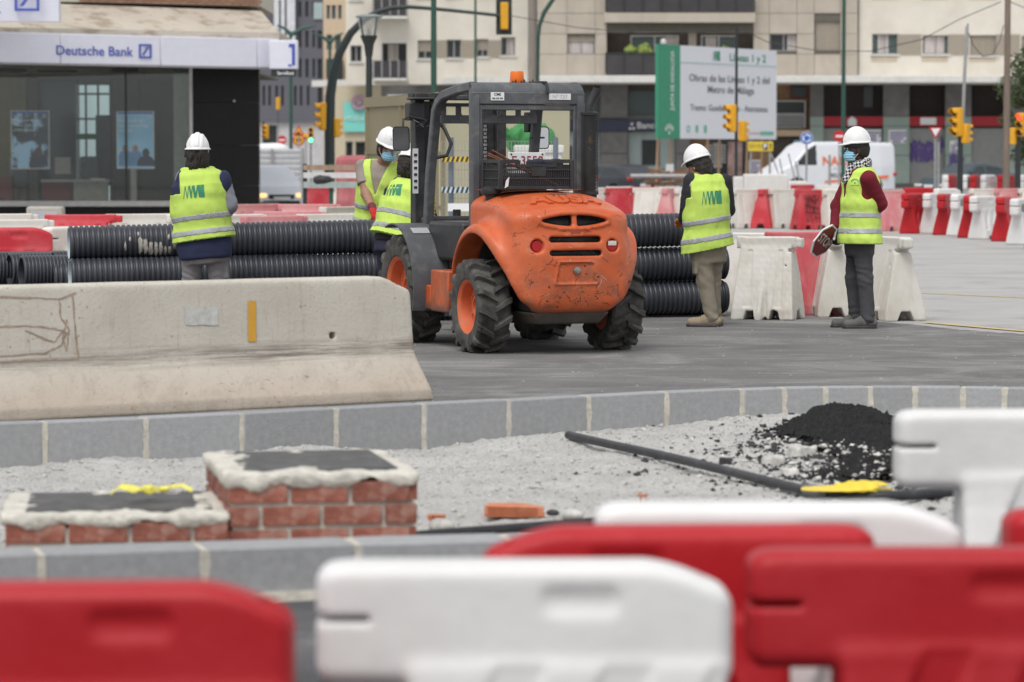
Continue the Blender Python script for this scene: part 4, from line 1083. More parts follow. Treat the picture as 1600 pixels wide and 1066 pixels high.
# ---- cab frame
def bar(mb, pts, w, d): # rectangular section bars, rounded at joints
    pts = [Vector(p) for p in pts]
    for a, b in zip(pts[:-1], pts[1:]):
        t = (b - a); L = t.length; q = t.to_track_quat('Z', 'Y').to_matrix().to_4x4()
        mb.box((0, 0, 0), (w, d, L + .02), Matrix.Translation((a + b) / 2) @ q)
CF = mb = MB()
def fpost(pts, w, d, name='cab_post'):
    """swept rectangular bar with soft bends"""
    P = [Vector(p) for p in pts]; rings = []
    for i, p in enumerate(P):
        t = (P[min(i + 1, len(P) - 1)] - P[max(i - 1, 0)]).normalized()
        sdir = Vector((1, 0, 0)) if abs(t.x) < .8 else Vector((0, 1, 0))
        n_ = t.cross(sdir).normalized(); s_ = n_.cross(t).normalized()
        e = .28; rings.append([p + s_ * (w / 2 * a) + n_ * (d / 2 * b) for a, b in ((-1, -1 + e), (-1 + e, -1), (1 - e, -1), (1, -1 + e), (1, 1 - e), (1 - e, 1), (-1 + e, 1), (-1, 1 - e))])
    mb = MB(); mb.loft(rings); return mb.build(name, M_GREYM, FK, ang=40)
for sx_ in (-1, 1):
    fpost([(sx_ * .455, .44, 1.0), (sx_ * .455, .44, 1.95), (sx_ * .452, .45, 2.03), (sx_ * .44, .49, 2.09)], .07, .09)
    fpost([(sx_ * .455, 1.56, .95), (sx_ * .455, 1.50, 1.4), (sx_ * .45, 1.36, 1.93), (sx_ * .445, 1.30, 2.0), (sx_ * .44, 1.18, 2.055), (sx_ * .44, .8, 2.10), (sx_ * .44, .5, 2.115)], .075, .075)
# rear header: wide curved panel
rings = []
for k in range(9):
    a = radians(-4 + 94 * k / 8); rings.append([(-.49 + .02 * k / 8, .50 - .09 * cos(a), 2.055 + .09 * sin(a)), (.49 - .02 * k / 8, .50 - .09 * cos(a), 2.055 + .09 * sin(a)), (.47, .50 - .06 * cos(a), 2.055 + .06 * sin(a)), (-.47, .50 - .06 * cos(a), 2.055 + .06 * sin(a))])
mb = MB(); mb.loft(rings); mb.box((0, .425, 2.02), (.98, .035, .10)); mb.box((0, .432, 1.945), (.90, .03, .045)); hd = mb.build('roof_header', M_GREYM, FK, ang=40, bevel=.008)
mb = MB(); mb.box((0, .56, 2.135), (.94, .14, .025)); mb.box((0, 1.26, 2.04), (.90, .09, .035))
for k in range(6): mb.box((-.36 + .145 * k, .92, 2.085), (.03, .62, .03), rot(-.12 * 0))
mb.build('roof_grille', M_GREYM, FK, bevel=.006)
# rear window sill with frame
mb = MB(); mb.box((0, .44, 1.18), (.85, .05, .16)); mb.box((0, .425, 1.02), (.96, .06, .14)); mb.box((-.41, .425, 1.6), (.03, .02, .74)); mb.box((.41, .425, 1.6), (.03, .02, .74)); mb.build('rear_sill', M_GREYM, FK, bevel=.008)
# inner cross rail with holes
mb = MB(); mb.box((0, 1.33, 1.86), (.86, .03, .07)); mb.box((0, 1.33, 1.98), (.86, .03, .03))
for k in range(7): mb.box((-.40 + .133 * k, 1.33, 1.925), (.045, .03, .09), rot(0, .3, 0) if False else None)
mb.build('front_rail', M_GREYM, FK, bevel=.006)
# ---- mast
for sx_, x in ((-1, -.40), (1, .34)):
    mb = MB(); mb.box((x, 1.98, 1.16), (.085, .13, 1.86)); mb.box((x - .075 * sx_, 2.02, 1.12), (.06, .09, 1.80)); mb.box((x - .135 * sx_, 2.0, 1.18), (.035, .05, 1.7)); ms = mb.build('mast_rail', M_DKM, FK, bevel=.006)
    mb = MB()
    for k in range(44): mb.box((x - .135 * sx_, 1.955, .5 + .032 * k), (.018 if k % 2 else .026, .02, .022))
    mb.build('mast_chain', M_YEL if sx_ < 0 else M_STEEL, ms)
mb = MB(); mb.cyl((-.02, 2.05, .4), (-.02, 2.05, 1.1), .035); mb.box((-.03, 2.0, 2.06), (.86, .12, .06)); mb.box((-.03, 2.05, .5), (.8, .06, .1)); mb.box((-.03, 2.05, 1.0), (.8, .05, .08)); mb.build('mast_crossbar', M_DKM, FK, bevel=.005)
mb = MB(); mb.cyl((-.26, 1.97, .5), (-.26, 1.97, 1.95), .012, n=8); mb.tube([(-.22, 1.93, 1.85), (-.20, 1.85, 1.78), (-.16, 1.80, 1.66), (-.20, 1.80, 1.56), (-.30, 1.82, 1.54), (-.36, 1.84, 1.53)], .016, 8); mb.build('hydraulic_hose', M_BLK, FK)
mb = MB(); mb.box((-.02, 2.16, .55), (.95, .05, .08)); mb.box((-.02, 2.16, .25), (.95, .05, .08)); mb.box((-.40, 2.16, .4), (.06, .05, .35)); mb.box((.36, 2.16, .4), (.06, .05, .35)); mb.box((-.5, 2.13, .86), (.12, .06, .05)); mb.box((-.5, 2.13, .70), (.12, .06, .05)); mb.build('fork_carriage', M_DKM, FK, bevel=.006)
for x in (-.3, .26):
    mb = MB(); mb.prism([(0, 0), (0, .5), (.04, .5), (.04, .05), (1.05, .02), (1.05, 0)], -.05, .05, T(x, 2.2, .14) @ Matrix.Rotation(pi / 2, 4, 'Z')); mb.build('fork', M_DKM, FK)
mb = MB(); mb.box((-.445, 1.905, 1.43), (.05, .004, .38)); st = mb.build('mast_label', M_STICK, FK)
for k in range(6):
    mb = MB(); mb.box((-.445, 1.9, 1.29 + .055 * k), (.028, .003, .022), None, 0); mb.build('printed_mark', M_INK, st)
mb = MB(); mb.box((.335, 1.905, 1.32), (.03, .004, .24)); mb.build('mast_label', M_STICK, FK)
# chain hoist and lever by the left post
mb = MB()
for k in range(20): mb.lathe([(.010, -.006), (.017, -.006), (.017, .006), (.010, .006)], 8, T(-.335, .58, .92 + .0205 * k) @ rot(pi / 2 if k % 2 else 0, pi / 2, 0), closed=True)
mb.build('hanging_chain', M_STEEL, FK)
mb = MB(); mb.box((-.37, .62, 1.18), (.06, .08, .30)); mb.cyl((-.34, .6, 1.34), (-.28, .5, 1.36), .015); mb.box((-.40, .62, .98), (.05, .06, .22)); mb.build('hinge_block', M_BLK, FK, bevel=.01)
mb = MB(); mb.tube([(-.47, .40, 1.285), (-.2, .385, 1.275), (.2, .385, 1.275), (.52, .39, 1.285)], .006, 6); mb.build('retaining_rod', M_RUST, FK)
# ---- exhaust with perforated guard
mb = MB(); px_, py_ = .455, .22
for k in range(44):
    z0 = 1.27 + .0141 * k
    for q in range(22):
        a = 2 * pi * (q + (k % 2) * .5) / 22; r = .070
        p0 = Vector((px_ + r * cos(a), py_ + r * sin(a), z0)); 
        for da in (-1, 1):
            a2 = a + da * pi / 22; p1 = Vector((px_ + r * cos(a2), py_ + r * sin(a2), z0 + .0141)); o_ = Vector((0, 0, .0042))
            mb.add([p0 - o_, p0 + o_, p1 + o_, p1 - o_], [(0, 1, 2, 3)])
mb.build('guard_mesh', M_DKM, FK, smooth=False)
mb = MB(); mb.lathe([(.069, 1.885), (.076, 1.885), (.078, 1.905), (.04, 1.915), (.03, 1.915)], 20, T(px_, py_, 0)); mb.build('guard_ring', M_DKM, FK); mb = MB(); mb.lathe([(.069, 1.27), (.074, 1.27), (.074, 1.245), (.03, 1.24)], 20, T(px_, py_, 0)); mb.box((px_, py_, 1.2), (.09, .09, .12)); mb.build('guard_ring', M_DKM, FK)
mb = MB(); mb.cyl((px_, py_, 1.2), (px_, py_, 1.91), .050, n=16); mb.build('silencer', mat('burnt silencer', (.03, .028, .025), .7, dirt=.9, dcol=(.35, .22, .03), ds=9, dlo=.6, dhi=.66), FK)
mb = MB(); mb.tube([(px_ - .005, py_, 1.9), (px_ - .005, py_, 1.96), (px_ + .02, py_, 2.01), (px_ + .05, py_ - .01, 2.06), (px_ + .062, py_ - .02, 2.10)], [.036, .036, .036, .036, .036], 14, cap=False); mb.tube([(px_ - .005, py_, 1.9), (px_ + .02, py_, 2.01), (px_ + .058, py_ - .02, 2.085)], .030, 12); mb.build('tail_pipe', M_DKM, FK)
# ---- lamps and mirrors
mb = MB(); mb.box((-.47, 1.86, 1.93), (.13, .12, .15)); mb.box((-.42, 1.84, 2.04), (.2, .18, .02)); mb.build('work_lamp', M_BLK, FK, bevel=.025)
mb = MB(); mb.tube([(-.36 + .02 * k, 1.78 - .03 * (k % 3), 1.80 + .018 * (k % 2)) for k in range(-6, 6)], .007, 5); mb.tube([(-.50, 1.8, 1.86), (-.44, 1.74, 1.82), (-.40, 1.76, 1.86), (-.46, 1.78, 1.78), (-.36, 1.74, 1.80)], .006, 5); mb.build('wiring', M_BLK, FK)
mb = MB(); mb.box((.44, 1.50, 1.84), (.08, .10, .17)); mb.box((.47, 1.42, 1.71), (.12, .07, .015)); mb.build('work_lamp', M_BLK, FK, bevel=.02)
def mirror(cx, cy, cz, w, h, rz, rx, arm):
    m_ = link('mirror', None, FK, loc=(cx, cy, cz), rz=rz); m_.rotation_euler = (rx, 0, rz)
    def rr(w_, h_, r, y): return [(sx * (w_ / 2 - r) + r * cos(a), y, sz * (h_ / 2 - r) + r * sin(a)) for sx, sz, a0 in ((1, 1, 0), (-1, 1, 90), (-1, -1, 180), (1, -1, 270)) for a in [radians(a0 + t) for t in (0, 30, 60, 90)]]
    mb = MB(); mb.loft([rr(w, h, .03, 0), rr(w, h, .03, .012), rr(w * .85, h * .85, .03, .035)]); mb.build('mirror_housing', M_BLK, m_)
    mb = MB(); mb.add(rr(w - .018, h - .018, .025, -.003), [tuple(range(16))]); mb.build('mirror_glass', M_CHROME if cx > 0 else mat('dark reflection tint', (.30, .31, .33), .05, metal=1, var=.1), m_, smooth=False)  # left glass tinted dark in place of the reflection it would show
    mb = MB(); mb.tube(arm, .010, 8); mb.build('mirror_arm', M_BLK, FK)
mirror(-.67, 1.62, 1.70, .145, .205, -.50, .12, [(-.64, 1.66, 1.79), (-.63, 1.68, 1.86), (-.57, 1.72, 1.885), (-.42, 1.74, 1.86)])
mirror(.52, 1.42, 1.71, .125, .19, .05, 0, [(.52, 1.44, 1.79), (.51, 1.46, 1.82), (.45, 1.5, 1.84)])
# beacon
bc = thing_b = link('beacon', None, FK, loc=(.05, .80, 2.12))
mb = MB(); mb.lathe([(.0, .03), (.055, .03), (.058, .05), (.056, .115), (.050, .128), (0, .13)], 20); mb.build('beacon_lens', mat('orange beacon lens', (.85, .17, .01), .25, var=.05), bc)
mb = MB(); mb.lathe([(.0, 0), (.07, 0), (.07, .018), (.058, .032), (0, .032)], 20)
for k in range(10): mb.tube([(-.10 + .025 * k, -.07 - .01 * (k % 2), .0), (-.09 + .025 * k, -.075, .03 + .012 * (k % 3)), (-.075 + .025 * k, -.065, .005)], .009, 5)
mb.tube([(.08, -.06, .02), (.10, -.22, .035), (.11, -.37, .03), (.113, -.40, -.02), (.11, -.41, -.06)], .012, 6); mb.build('beacon_base', M_BLK, bc)
# stickers, plate
def sticker(x, z, w, h, y, lines, name='sticker'):
    mb = MB(); mb.box((x, y, z), (w, .003, h)); s_ = mb.build(name, M_STICK, FK)
    for (t_, dz, sz, m_, bd) in lines: text('lettering', t_, sz, s_, T(x, y - .003, z + dz) @ Matrix.Identity(4), m_, bold=bd, world=False)
sticker(-.27, 2.035, .115, .066, .404, [('CME', .014, .030, M_INK, .0008), ('902 333 078', -.018, .018, M_INK, .0008)])
sticker(.27, 2.035, .19, .05, .404, [('Nº 737', -.002, .045, M_GINK, 0)])
mb = MB(); mb.box((-.02, .40, 1.50), (.32, .006, .17)); pl_ = mb.build('number_plate', M_STICK, FK, bevel=.004)
text('lettering', 'E 3559', .105, pl_, T(-.015, .394, 1.515), M_REDTXT, bold=.0005, xs=.95, world=False)
mb = MB()
for x in (-.155, .115): mb.cyl((x, .397, 1.57), (x, .39, 1.57), .007, n=8)
mb.build('rivet', M_INK, pl_)
# fuel cap dome
mb = MB(); c = ontop(-.43, .12, 0); mb.lathe([(.0, -.03), (.045, -.03), (.05, .02), (.078, .03), (.083, .05), (.078, .075), (.045, .088), (0, .09)], 28, Matrix.Translation(c) @ rot(.0, -.08, 0)); mb.build('filler_cap', M_BLK, FK)

# ---- plastic crate resting on the hood
zc = 1.292
cr_w = WM[FK.name] @ Vector((-.12, .12, zc))
CRT = thing('crate', 'black slatted plastic crate holding rusty rods on the forklift hood', 'crate', cr_w, .366 - .02)
cw_, cd_, ch_ = .60, .40, .235
def crate_side(Lx, notch):
    mb = MB()
    for z, h in ((.012, .024), (.085, .012), (.155, .012)): mb.box((0, 0, z), (Lx, .016, h))
    if notch:
        mb.box((-Lx / 2 + .075, 0, .222), (.15, .02, .03)); mb.box((Lx / 2 - .075, 0, .222), (.15, .02, .03)); mb.box((0, 0, .185), (Lx - .26, .02, .022))
        for s_ in (-1, 1): mb.box((s_ * (Lx / 2 - .15), 0, .205), (.03, .018, .05), rz=0)
    else: mb.box((0, 0, .222), (Lx, .02, .03))
    return mb
for nm, Lx, Mx, notch in (('side_panel', cw_, T(0, -cd_ / 2, 0), 1), ('side_panel', cw_, T(0, cd_ / 2, 0), 1), ('end_panel', cd_, T(-cw_ / 2, 0, 0) @ rot(0, 0, pi / 2), 0), ('end_panel', cd_, T(cw_ / 2, 0, 0) @ rot(0, 0, pi / 2), 0)):
    mb = crate_side(Lx, notch); mb.v = [Mx @ v_ for v_ in mb.v]; sp = mb.build(nm, M_BLK, CRT, bevel=.002)
    mb = MB(); n_ = int(Lx / .0155)
    for k in range(n_ + 1):
        x = -Lx / 2 + Lx * k / n_; 
        if notch and abs(x) < .06: mb.box((x, 0, .05), (.007, .008, .07)); continue
        mb.box((x, 0, .10), (.0065, .008, .19))
    mb.v = [Mx @ v_ for v_ in mb.v]; mb.build('slats', M_BLK, sp, kind='stuff')
mb = MB()
for x in (-cw_ / 2, cw_ / 2):
    for y in (-cd_ / 2, cd_ / 2): mb.box((x, y, ch_ / 2), (.035, .035, ch_))
mb.build('corner_post', M_BLK, CRT, bevel=.006)
mb = MB(); mb.box((.02, -cd_ / 2 - .004, .145), (.125, .012, .085)); mb.build('blank_panel', M_BLK, CRT, bevel=.004)
mb = MB(); mb.box((0, 0, .006), (cw_, cd_, .012)); mb.build('crate_floor', M_BLK, CRT)
for k, (a, b_) in enumerate((((-.34, -.02, .285), (.24, -.05, .03)), ((-.29, .03, .31), (.22, .0, .035)), ((-.32, .06, .27), (.26, .04, .04)))):
    mb = MB(); mb.cyl(a, b_, .006, n=8)
    o = mb.build('steel_rod', M_RUST, None); o.location = cr_w; o.rotation_euler = (0, 0, .346)
    props(o, ('rusty steel rod lying lowest in the black crate', 'rusty steel rod poking highest out of the black crate', 'rusty steel rod between two others in the black crate')[k], 'rod', 'rusty rods in the crate on the forklift')
f = lambda p: rbox(p, (0, 0, 0), (.13, .11, .05), .03) + nz(p, 20, 4, 3) * .02
o = link('cloth_bundle', sdf_mesh('cloth_bundle', f, (-.18, -.16, -.1), (.18, .16, .1), .008, mat('navy cloth', (.025, .028, .04), .9, var=.2)), None, 'dark navy cloth bundle stuffed in the right end of the black crate', 'cloth', loc=cr_w + Vector((.13, .06, .19)), rz=.35)
mb = MB(); mb.add([(0, 0, 0), (.03, 0, .015), (.038, 0, .09), (.012, 0, .06), (0, .003, 0), (.03, .003, .015), (.038, .003, .09), (.012, .003, .06)], [(0, 1, 2, 3), (7, 6, 5, 4), (0, 4, 5, 1), (1, 5, 6, 2), (2, 6, 7, 3), (3, 7, 4, 0)])
mb.build('tag', M_STICK, CRT).location = (-.275, -.225, .01)
# ================================================================ people
M_VEST = mat('hi-vis yellow fabric', (.54, .74, .13), .85, var=.08, scale=4, bump=.3, bs=160, rand=.06, dirt=.4, dcol=(.42, .52, .12), ds=6)
M_TAPE = mat('reflective grey tape', (.36, .37, .39), .35, var=.1, scale=20, bump=.2, bs=200)
M_PIPING = mat('black piping', (.02, .02, .022), .7)
M_HELM = mat('white helmet shell', (.80, .80, .80), .32, var=.03, dirt=.15, dcol=(.5, .48, .45), ds=14)
M_HELMG = mat('grey helmet inside', (.32, .32, .33), .6)
M_MASK = mat('light blue mask', (.32, .62, .80), .8, var=.06, bump=.3, bs=60)
M_GREEN = mat('logo green', (.04, .25, .14), .7)
M_LOOP = mat('white elastic', (.75, .78, .8), .8)
def cloth(name, col, **k): return mat(name, col, .9, var=.14, scale=7, bump=.35, bs=220, **k)
def norm(v): v = Vector(v); return v.normalized()
class Fig:
    """a figure described by joints given in the place; meshes are built about the base point"""
    def __init__(s, label, base, J, fwd, **kw):
        s.base = Vector(base); s.J = {k: np.array(Vector(v) - s.base, np.float32) for k, v in J.items()}
        s.fwd = np.array(norm(fwd), np.float32); s.root = thing('person', label, 'person', s.base)
        s.h = kw.get('h', .0085); J = s.J
        s.pel = (J['hipL'] + J['hipR']) / 2; s.neck = J['neck']
        u = s.neck - s.pel; s.L = float(np.linalg.norm(u)); s.u = u / s.L
        r = J['shR'] - J['shL']; r = r - s.u * (r @ s.u); s.r = r / np.linalg.norm(r)
        s.f = np.cross(s.u, s.r); s.R = np.stack([s.r, s.f, s.u], 1).astype(np.float32)   # columns
        s.mid = (s.pel + s.neck) / 2; s.w = kw.get('w', 1.0); s.hf = np.array(norm(kw.get('head_dir', fwd)), np.float32)
    def loc(s, p): return (p - s.pel) @ s.R          # torso coordinates: right, front, up
    def torso(s, p, o=0.0, k=0):
        q = s.loc(p); t = np.clip(q[:, 2] / s.L, -.15, 1)
        wx = np.interp(t, [-.15, 0, .25, .55, .8, .93, 1.0], [.165, .172, .152, .172, .178, .13, .07]) * s.w + o
        wy = np.interp(t, [-.15, 0, .25, .55, .8, .93, 1.0], [.115, .12, .105, .125, .115, .085, .06]) * s.w + o
        e = np.sqrt((q[:, 0] / wx) ** 2 + (q[:, 1] / wy) ** 2); d = (e - 1) * np.minimum(wx, wy) * .85
        return sI(d, sU(q[:, 2] - s.L - o * .3, q[:, 2] - s.L - o * .3, .01), .03) if True else d
    def torso_c(s, p, o=0.0, lo=-.12):
        q = s.loc(p); return sI(s.torso(p, o), lo - q[:, 2], .03)
    def arm(s, p, side, o=0, to='wr', r=(.050, .042, .038, .028)):
        J = s.J; d = cone(p, J['sh' + side], J['el' + side], r[0] + o, r[1] + o)
        if to == 'el': return d
        return sU(d, cone(p, J['el' + side], J['wr' + side], r[2] + o, r[3] + o), .03)
    def leg(s, p, side, o=0, lo=None):
        J = s.J; d = sU(cone(p, J['hip' + side], J['kn' + side], .088 + o, .058 + o), cone(p, J['kn' + side], J['an' + side], .056 + o, .040 + o), .03)
        return d
    def bounds(s, names, m=.14):
        P = np.stack([s.J[n] for n in names]); return P.min(0) - m, P.max(0) + m
    def add(s, name, f, lo, hi, m, h=None, parent=None, pick=None):
        o = link(name, sdf_mesh(name, f, lo, hi, h or s.h, m, pick), parent or s.root); return o
    def hand_f(s, p, side, curl=1.0, glove=0.0):
        """palm and five bent fingers; 'haX' is the hand tip direction point, 'pnX' the palm normal"""
        J = s.J; w = J['wr' + side]; t = J['ha' + side] - w; t = t / np.linalg.norm(t); n = s.pn[side]; n = n - t * (n @ t); n = n / np.linalg.norm(n); b = np.cross(t, n)
        k = s.thumb[side]; g = glove
        R = np.stack([b, n, t], 1).astype(np.float32)
        d = rbox(p, w + t * .055, (.040 + g, .014 + g, .048 + g), .013 + g, R)
        d = sU(d, cone(p, w - t * .02, w + t * .03, .026 + g, .027 + g), .015)
        for i, L in enumerate((.072, .082, .077, .060)):
            x = (-.030 + .020 * i) * k; a = w + t * .095 + b * x
            c1 = .35 * curl + .06 * i; e1 = a + (t * cos(c1) + n * sin(c1)) * L * .45
            c2 = c1 + .8 * curl; e2 = e1 + (t * cos(c2) + n * sin(c2)) * L * .32; c3 = c2 + .5 * curl; e3 = e2 + (t * cos(c3) + n * sin(c3)) * L * .25
            fg = np.minimum(np.minimum(cone(p, a - t * .02, e1, .0098 + g, .0092 + g), cone(p, e1, e2, .0092 + g, .0085 + g)), cone(p, e2, e3, .0085 + g, .0072 + g))
            d = sU(d, fg, .004)
        a = w + t * .025 - b * .034 * k; e1 = a + (t * .65 - b * .62 * k + n * .35) * .042; e2 = e1 + (t * .85 - b * .15 * k + n * .5) * .035
        return sU(d, np.minimum(cone(p, a, e1, .014 + g, .011 + g), cone(p, e1, e2, .011 + g, .0085 + g)), .008)
    def head_frame(s):
        f = s.hf; up = s.J['head'] - s.J['neck'] + s.u * .0; upv = np.array(s.headup, np.float32); upv /= np.linalg.norm(upv)
        f = f - upv * (f @ upv); f /= np.linalg.norm(f); r = np.cross(f, upv)
        return np.stack([r, f, upv], 1).astype(np.float32)
    def head_f(s, p):
        R = s.head_frame(); q = ((p - s.J['head']) @ R) / A3(1.04, 1.04, 1.14)
        d = ell(q, (0, -.012, .02), (.075, .094, .098))
        d = sU(d, ell(q, (0, .018, -.045), (.058, .070, .075)), .04)
        d = sU(d, ell(q, (0, .052, -.092), (.030, .030, .022)), .025)           # chin
        d = sU(d, cone(q, (0, .082, .012), (0, .106, -.026), .009, .014), .012)   # nose
        d = sU(d, cone(q, (-.035, .078, .026), (.035, .078, .026), .010, .010), .02)  # brow
        for sx_ in (-1, 1):
            d = sD(d, ell(q, (sx_ * .031, .094, .006), (.017, .014, .010)), .012)
            d = np.minimum(d, ell(q, (sx_ * .031, .076, .006), (.013, .013, .012)))
            d = sU(d, ell(q, (sx_ * .078, -.004, -.010), (.009, .020, .031)), .008)
        d = sU(d, ell(q, (0, .082, -.052), (.026, .012, .007)), .006); d = sU(d, ell(q, (0, .080, -.065), (.022, .012, .008)), .006)
        return d
    def body(s, skin, hands='LR', curl=None, armr=(.050, .042, .038, .028)):
        J = s.J; curl = curl or {}
        def f(p):
            d = s.torso_c(p, -.012)
            for side in 'LR':
                d = sU(d, s.leg(p, side, -.010), .03); d = sU(d, s.arm(p, side, -.002, r=armr), .03)
                ft = J['an' + side]; d = sU(d, cone(p, ft, J['to' + side], .035, .028), .02)
                if side in hands: d = sU(d, s.hand_f(p, side, curl.get(side, 1.0)), .008)
            d = sU(d, cone(p, s.neck - s.u * .06, J['head'] - np.array(s.headup, np.float32) * .03, .062, .055), .03)
            return sU(d, s.head_f(p), .015)
        P = np.stack(list(J.values())); lo, hi = P.min(0) - .13, P.max(0) + .14
        o = s.add('body', f, lo, hi, skin, .0075)
        R = s.head_frame()
        for sx_ in (-1, 1):
            e = J['head'] + R @ A3(sx_ * .032, .0837, .007); mb = MB()
            mb.lathe([(.0115 * sin(a), .0115 * cos(a)) for a in np.linspace(.02, pi - .02, 8)], 12, Matrix.Translation(Vector(e.tolist()))); mb.build('eye', M_EYE, o)
        return o
    def helmet(s, back=False, strap=True, tilt=0.0, mark=False):
        R = s.head_frame(); c = s.J['head']; Rm = Matrix([[float(R[i, j]) for j in range(3)] for i in range(3)]).to_4x4()
        o = link('helmet', None, s.root); M = Matrix.Translation(Vector((c + R @ A3(0, 0, .022)).tolist())) @ Rm @ Matrix.Rotation(tilt, 4, 'X'); o.matrix_basis = M
        def f(p):
            dome = ell(p, (0, -.008, .030), (.104, .126, .145)); inn = ell(p, (0, -.008, .028), (.098, .120, .138))
            r = np.abs(np.sqrt((p[:, 0] / 1.0) ** 2) - 0); ridge = np.maximum(np.abs(p[:, 0]) - .016, ell(p, (0, -.008, .032), (.106, .127, .150)))
            ridge = np.maximum(ridge, -(p[:, 2] - .06)); ri2 = np.maximum(np.abs(np.abs(p[:, 0]) - .048) - .008, ell(p, (0, -.008, .031), (.107, .128, .1485)))
            d = sU(sU(dome, ridge, .012), np.maximum(ri2, .05 - p[:, 2]), .010)
            d = np.maximum(np.maximum(d, -inn), .030 - p[:, 2])
            e = np.sqrt((p[:, 0] / .113) ** 2 + ((p[:, 1] + .008) / (.134 + .038 * np.clip(p[:, 1] * 9, 0, 1))) ** 2)
            e2 = np.sqrt((p[:, 0] / .099) ** 2 + ((p[:, 1] + .008) / .120) ** 2)
            br = np.maximum(np.maximum((e - 1) * .12, (1 - e2) * .1), np.abs(p[:, 2] - (.034 - np.clip(p[:, 1] - .06, 0, 1) * .16)) - .006)
            return sU(d, br - .001, .006)
        shl = link('helmet_shell', sdf_mesh('helmet_shell', f, (-.14, -.18, -.01), (.14, .21, .2), .0048, M_HELM), o)
        mb = MB(); mb.lathe([(.092, -.005), (.096, .0), (.096, .028), (.092, .03)], 24, Matrix.Diagonal((1, 1.15, 1, 1)).copy(), closed=True); mb.build('head_band', M_HELM if back else M_PIPING, o)
        mb = MB(); mb.box((0, -.104, .005), (.08, .018, .03)); mb.build('band_ratchet', M_HELM if back else M_PIPING, o, bevel=.008)
        if mark:
            mb = MB(); bv = BVHTree.FromPolygons([v.co[:] for v in shl.data.vertices], [p.vertices[:] for p in shl.data.polygons])
            out = []
            for a, b_ in [(-.04, .0), (-.015, .012), (.03, .03), (.028, .018), (.0, .0)]:
                h = bv.ray_cast(Vector((a * .9 + .0, .5, b_ + .075)), Vector((0, -1, 0))); h[0] and out.append(h[0] + h[1] * .002)
            mb.add(out, [tuple(range(len(out)))]); mb.build('black_mark', M_PIPING, o)
        return o
    def mask(s):
        R = s.head_frame(); c = s.J['head']
        def f(p):
            q = ((p - c) @ R) / A3(1.06, 1.04, 1.16)
            d = ell(q, (0, .030, -.048), (.066, .085, .062)); inn = ell(q, (0, .026, -.048), (.062, .080, .056))
            d = np.maximum(d, .0 - (q[:, 1] - .026 - .0 * q[:, 2])); pl = .0022 * np.sin(q[:, 2] * 320)
            return np.maximum(d + pl, -inn - .0)
        o = s.add('face_mask', f, c - .14, c + .16, M_MASK, .0045)
        for sx_ in (-1, 1):
            for z0, z1 in ((-.015, .008), (-.085, -.030)):
                mb = MB(); pts = [A3(sx_ * .061, .042, z0), A3(sx_ * .077, .018, (z0 + z1) / 2), A3(sx_ * .086, -.006, z1)]
                mb.tube([Vector((c + R @ q).tolist()) for q in pts], .0022, 5); mb.build('ear_loop', M_LOOP, o)
        return o
    def hair(s, m, L=.02, low=-.03, seed=1, curly=.004):
        R = s.head_frame(); c = s.J['head']
        def f(p):
            q = ((p - c) @ R) / A3(1.04, 1.03, 1.12)
            d = ell(q, (0, -.022, -.0 + .01), (.085 + L * .4, .095 + L * .5, .10)); d = sU(d, ell(q, (0, -.045, low - .02), (.075 + L * .7, .060 + L * .6, .07 + L)), .03)
            d = sI(d, (q[:, 1] - .030) , .01); d = sI(d, q[:, 2] - .075, .01); d = sI(d, low - .07 - L - q[:, 2], .02)
            return d + nz(q, 42, seed, 4) * curly * 2.4 + nz(q * A3(1, 1, .35), 200, seed + 1, 2) * curly
        return s.add('hair', f, c - .2, c + .18, m, .005)
    def trousers(s, m, o=.020, seed=1, pocket=None, boots=True, belt=None):
        J = s.J
        def f(p):
            d = s.torso_c(p, .004, -.16); q = s.loc(p); d = sI(d, q[:, 2] - .10, .01)
            for side in 'LR':
                lg = sU(cone(p, J['hip' + side], J['kn' + side], .082 + o, .060 + o), cone(p, J['kn' + side], J['an' + side] + A3(0, 0, .0), .056 + o, .050 + o), .03)
                lg = sI(lg, J['an' + side][2] - .045 - p[:, 2], .008)
                t = (p[:, 2] - J['an' + side][2]); kn = np.exp(-((t - .40) / .10) ** 2) + 1.3 * np.exp(-(t / .10) ** 2) + .7 * np.exp(-((t - .72) / .12) ** 2)
                lg = lg + np.sin(t * 80 + nz(p, 7, seed, 3) * 9 + p[:, 0] * 30 * (1 if side == 'L' else -1)) * .0034 * kn
                d = sU(d, lg, .025)
            if pocket is not None:
                c = (J['hip' + pocket] * .45 + J['kn' + pocket] * .55) + s.r * (.085 if pocket == 'R' else -.085)
                d = sU(d, rbox(p, c, (.012, .06, .075), .010, s.R), .02)
            return d + nz(p * A3(1, 1, .6), 22, seed, 3) * .0045 + nz(p * A3(1, 1, .5), 8, seed + 3, 2) * .006
        lo, hi = s.bounds(['hipL', 'hipR', 'knL', 'knR', 'anL', 'anR'], .17)
        return s.add('trousers', f, lo, hi, m)
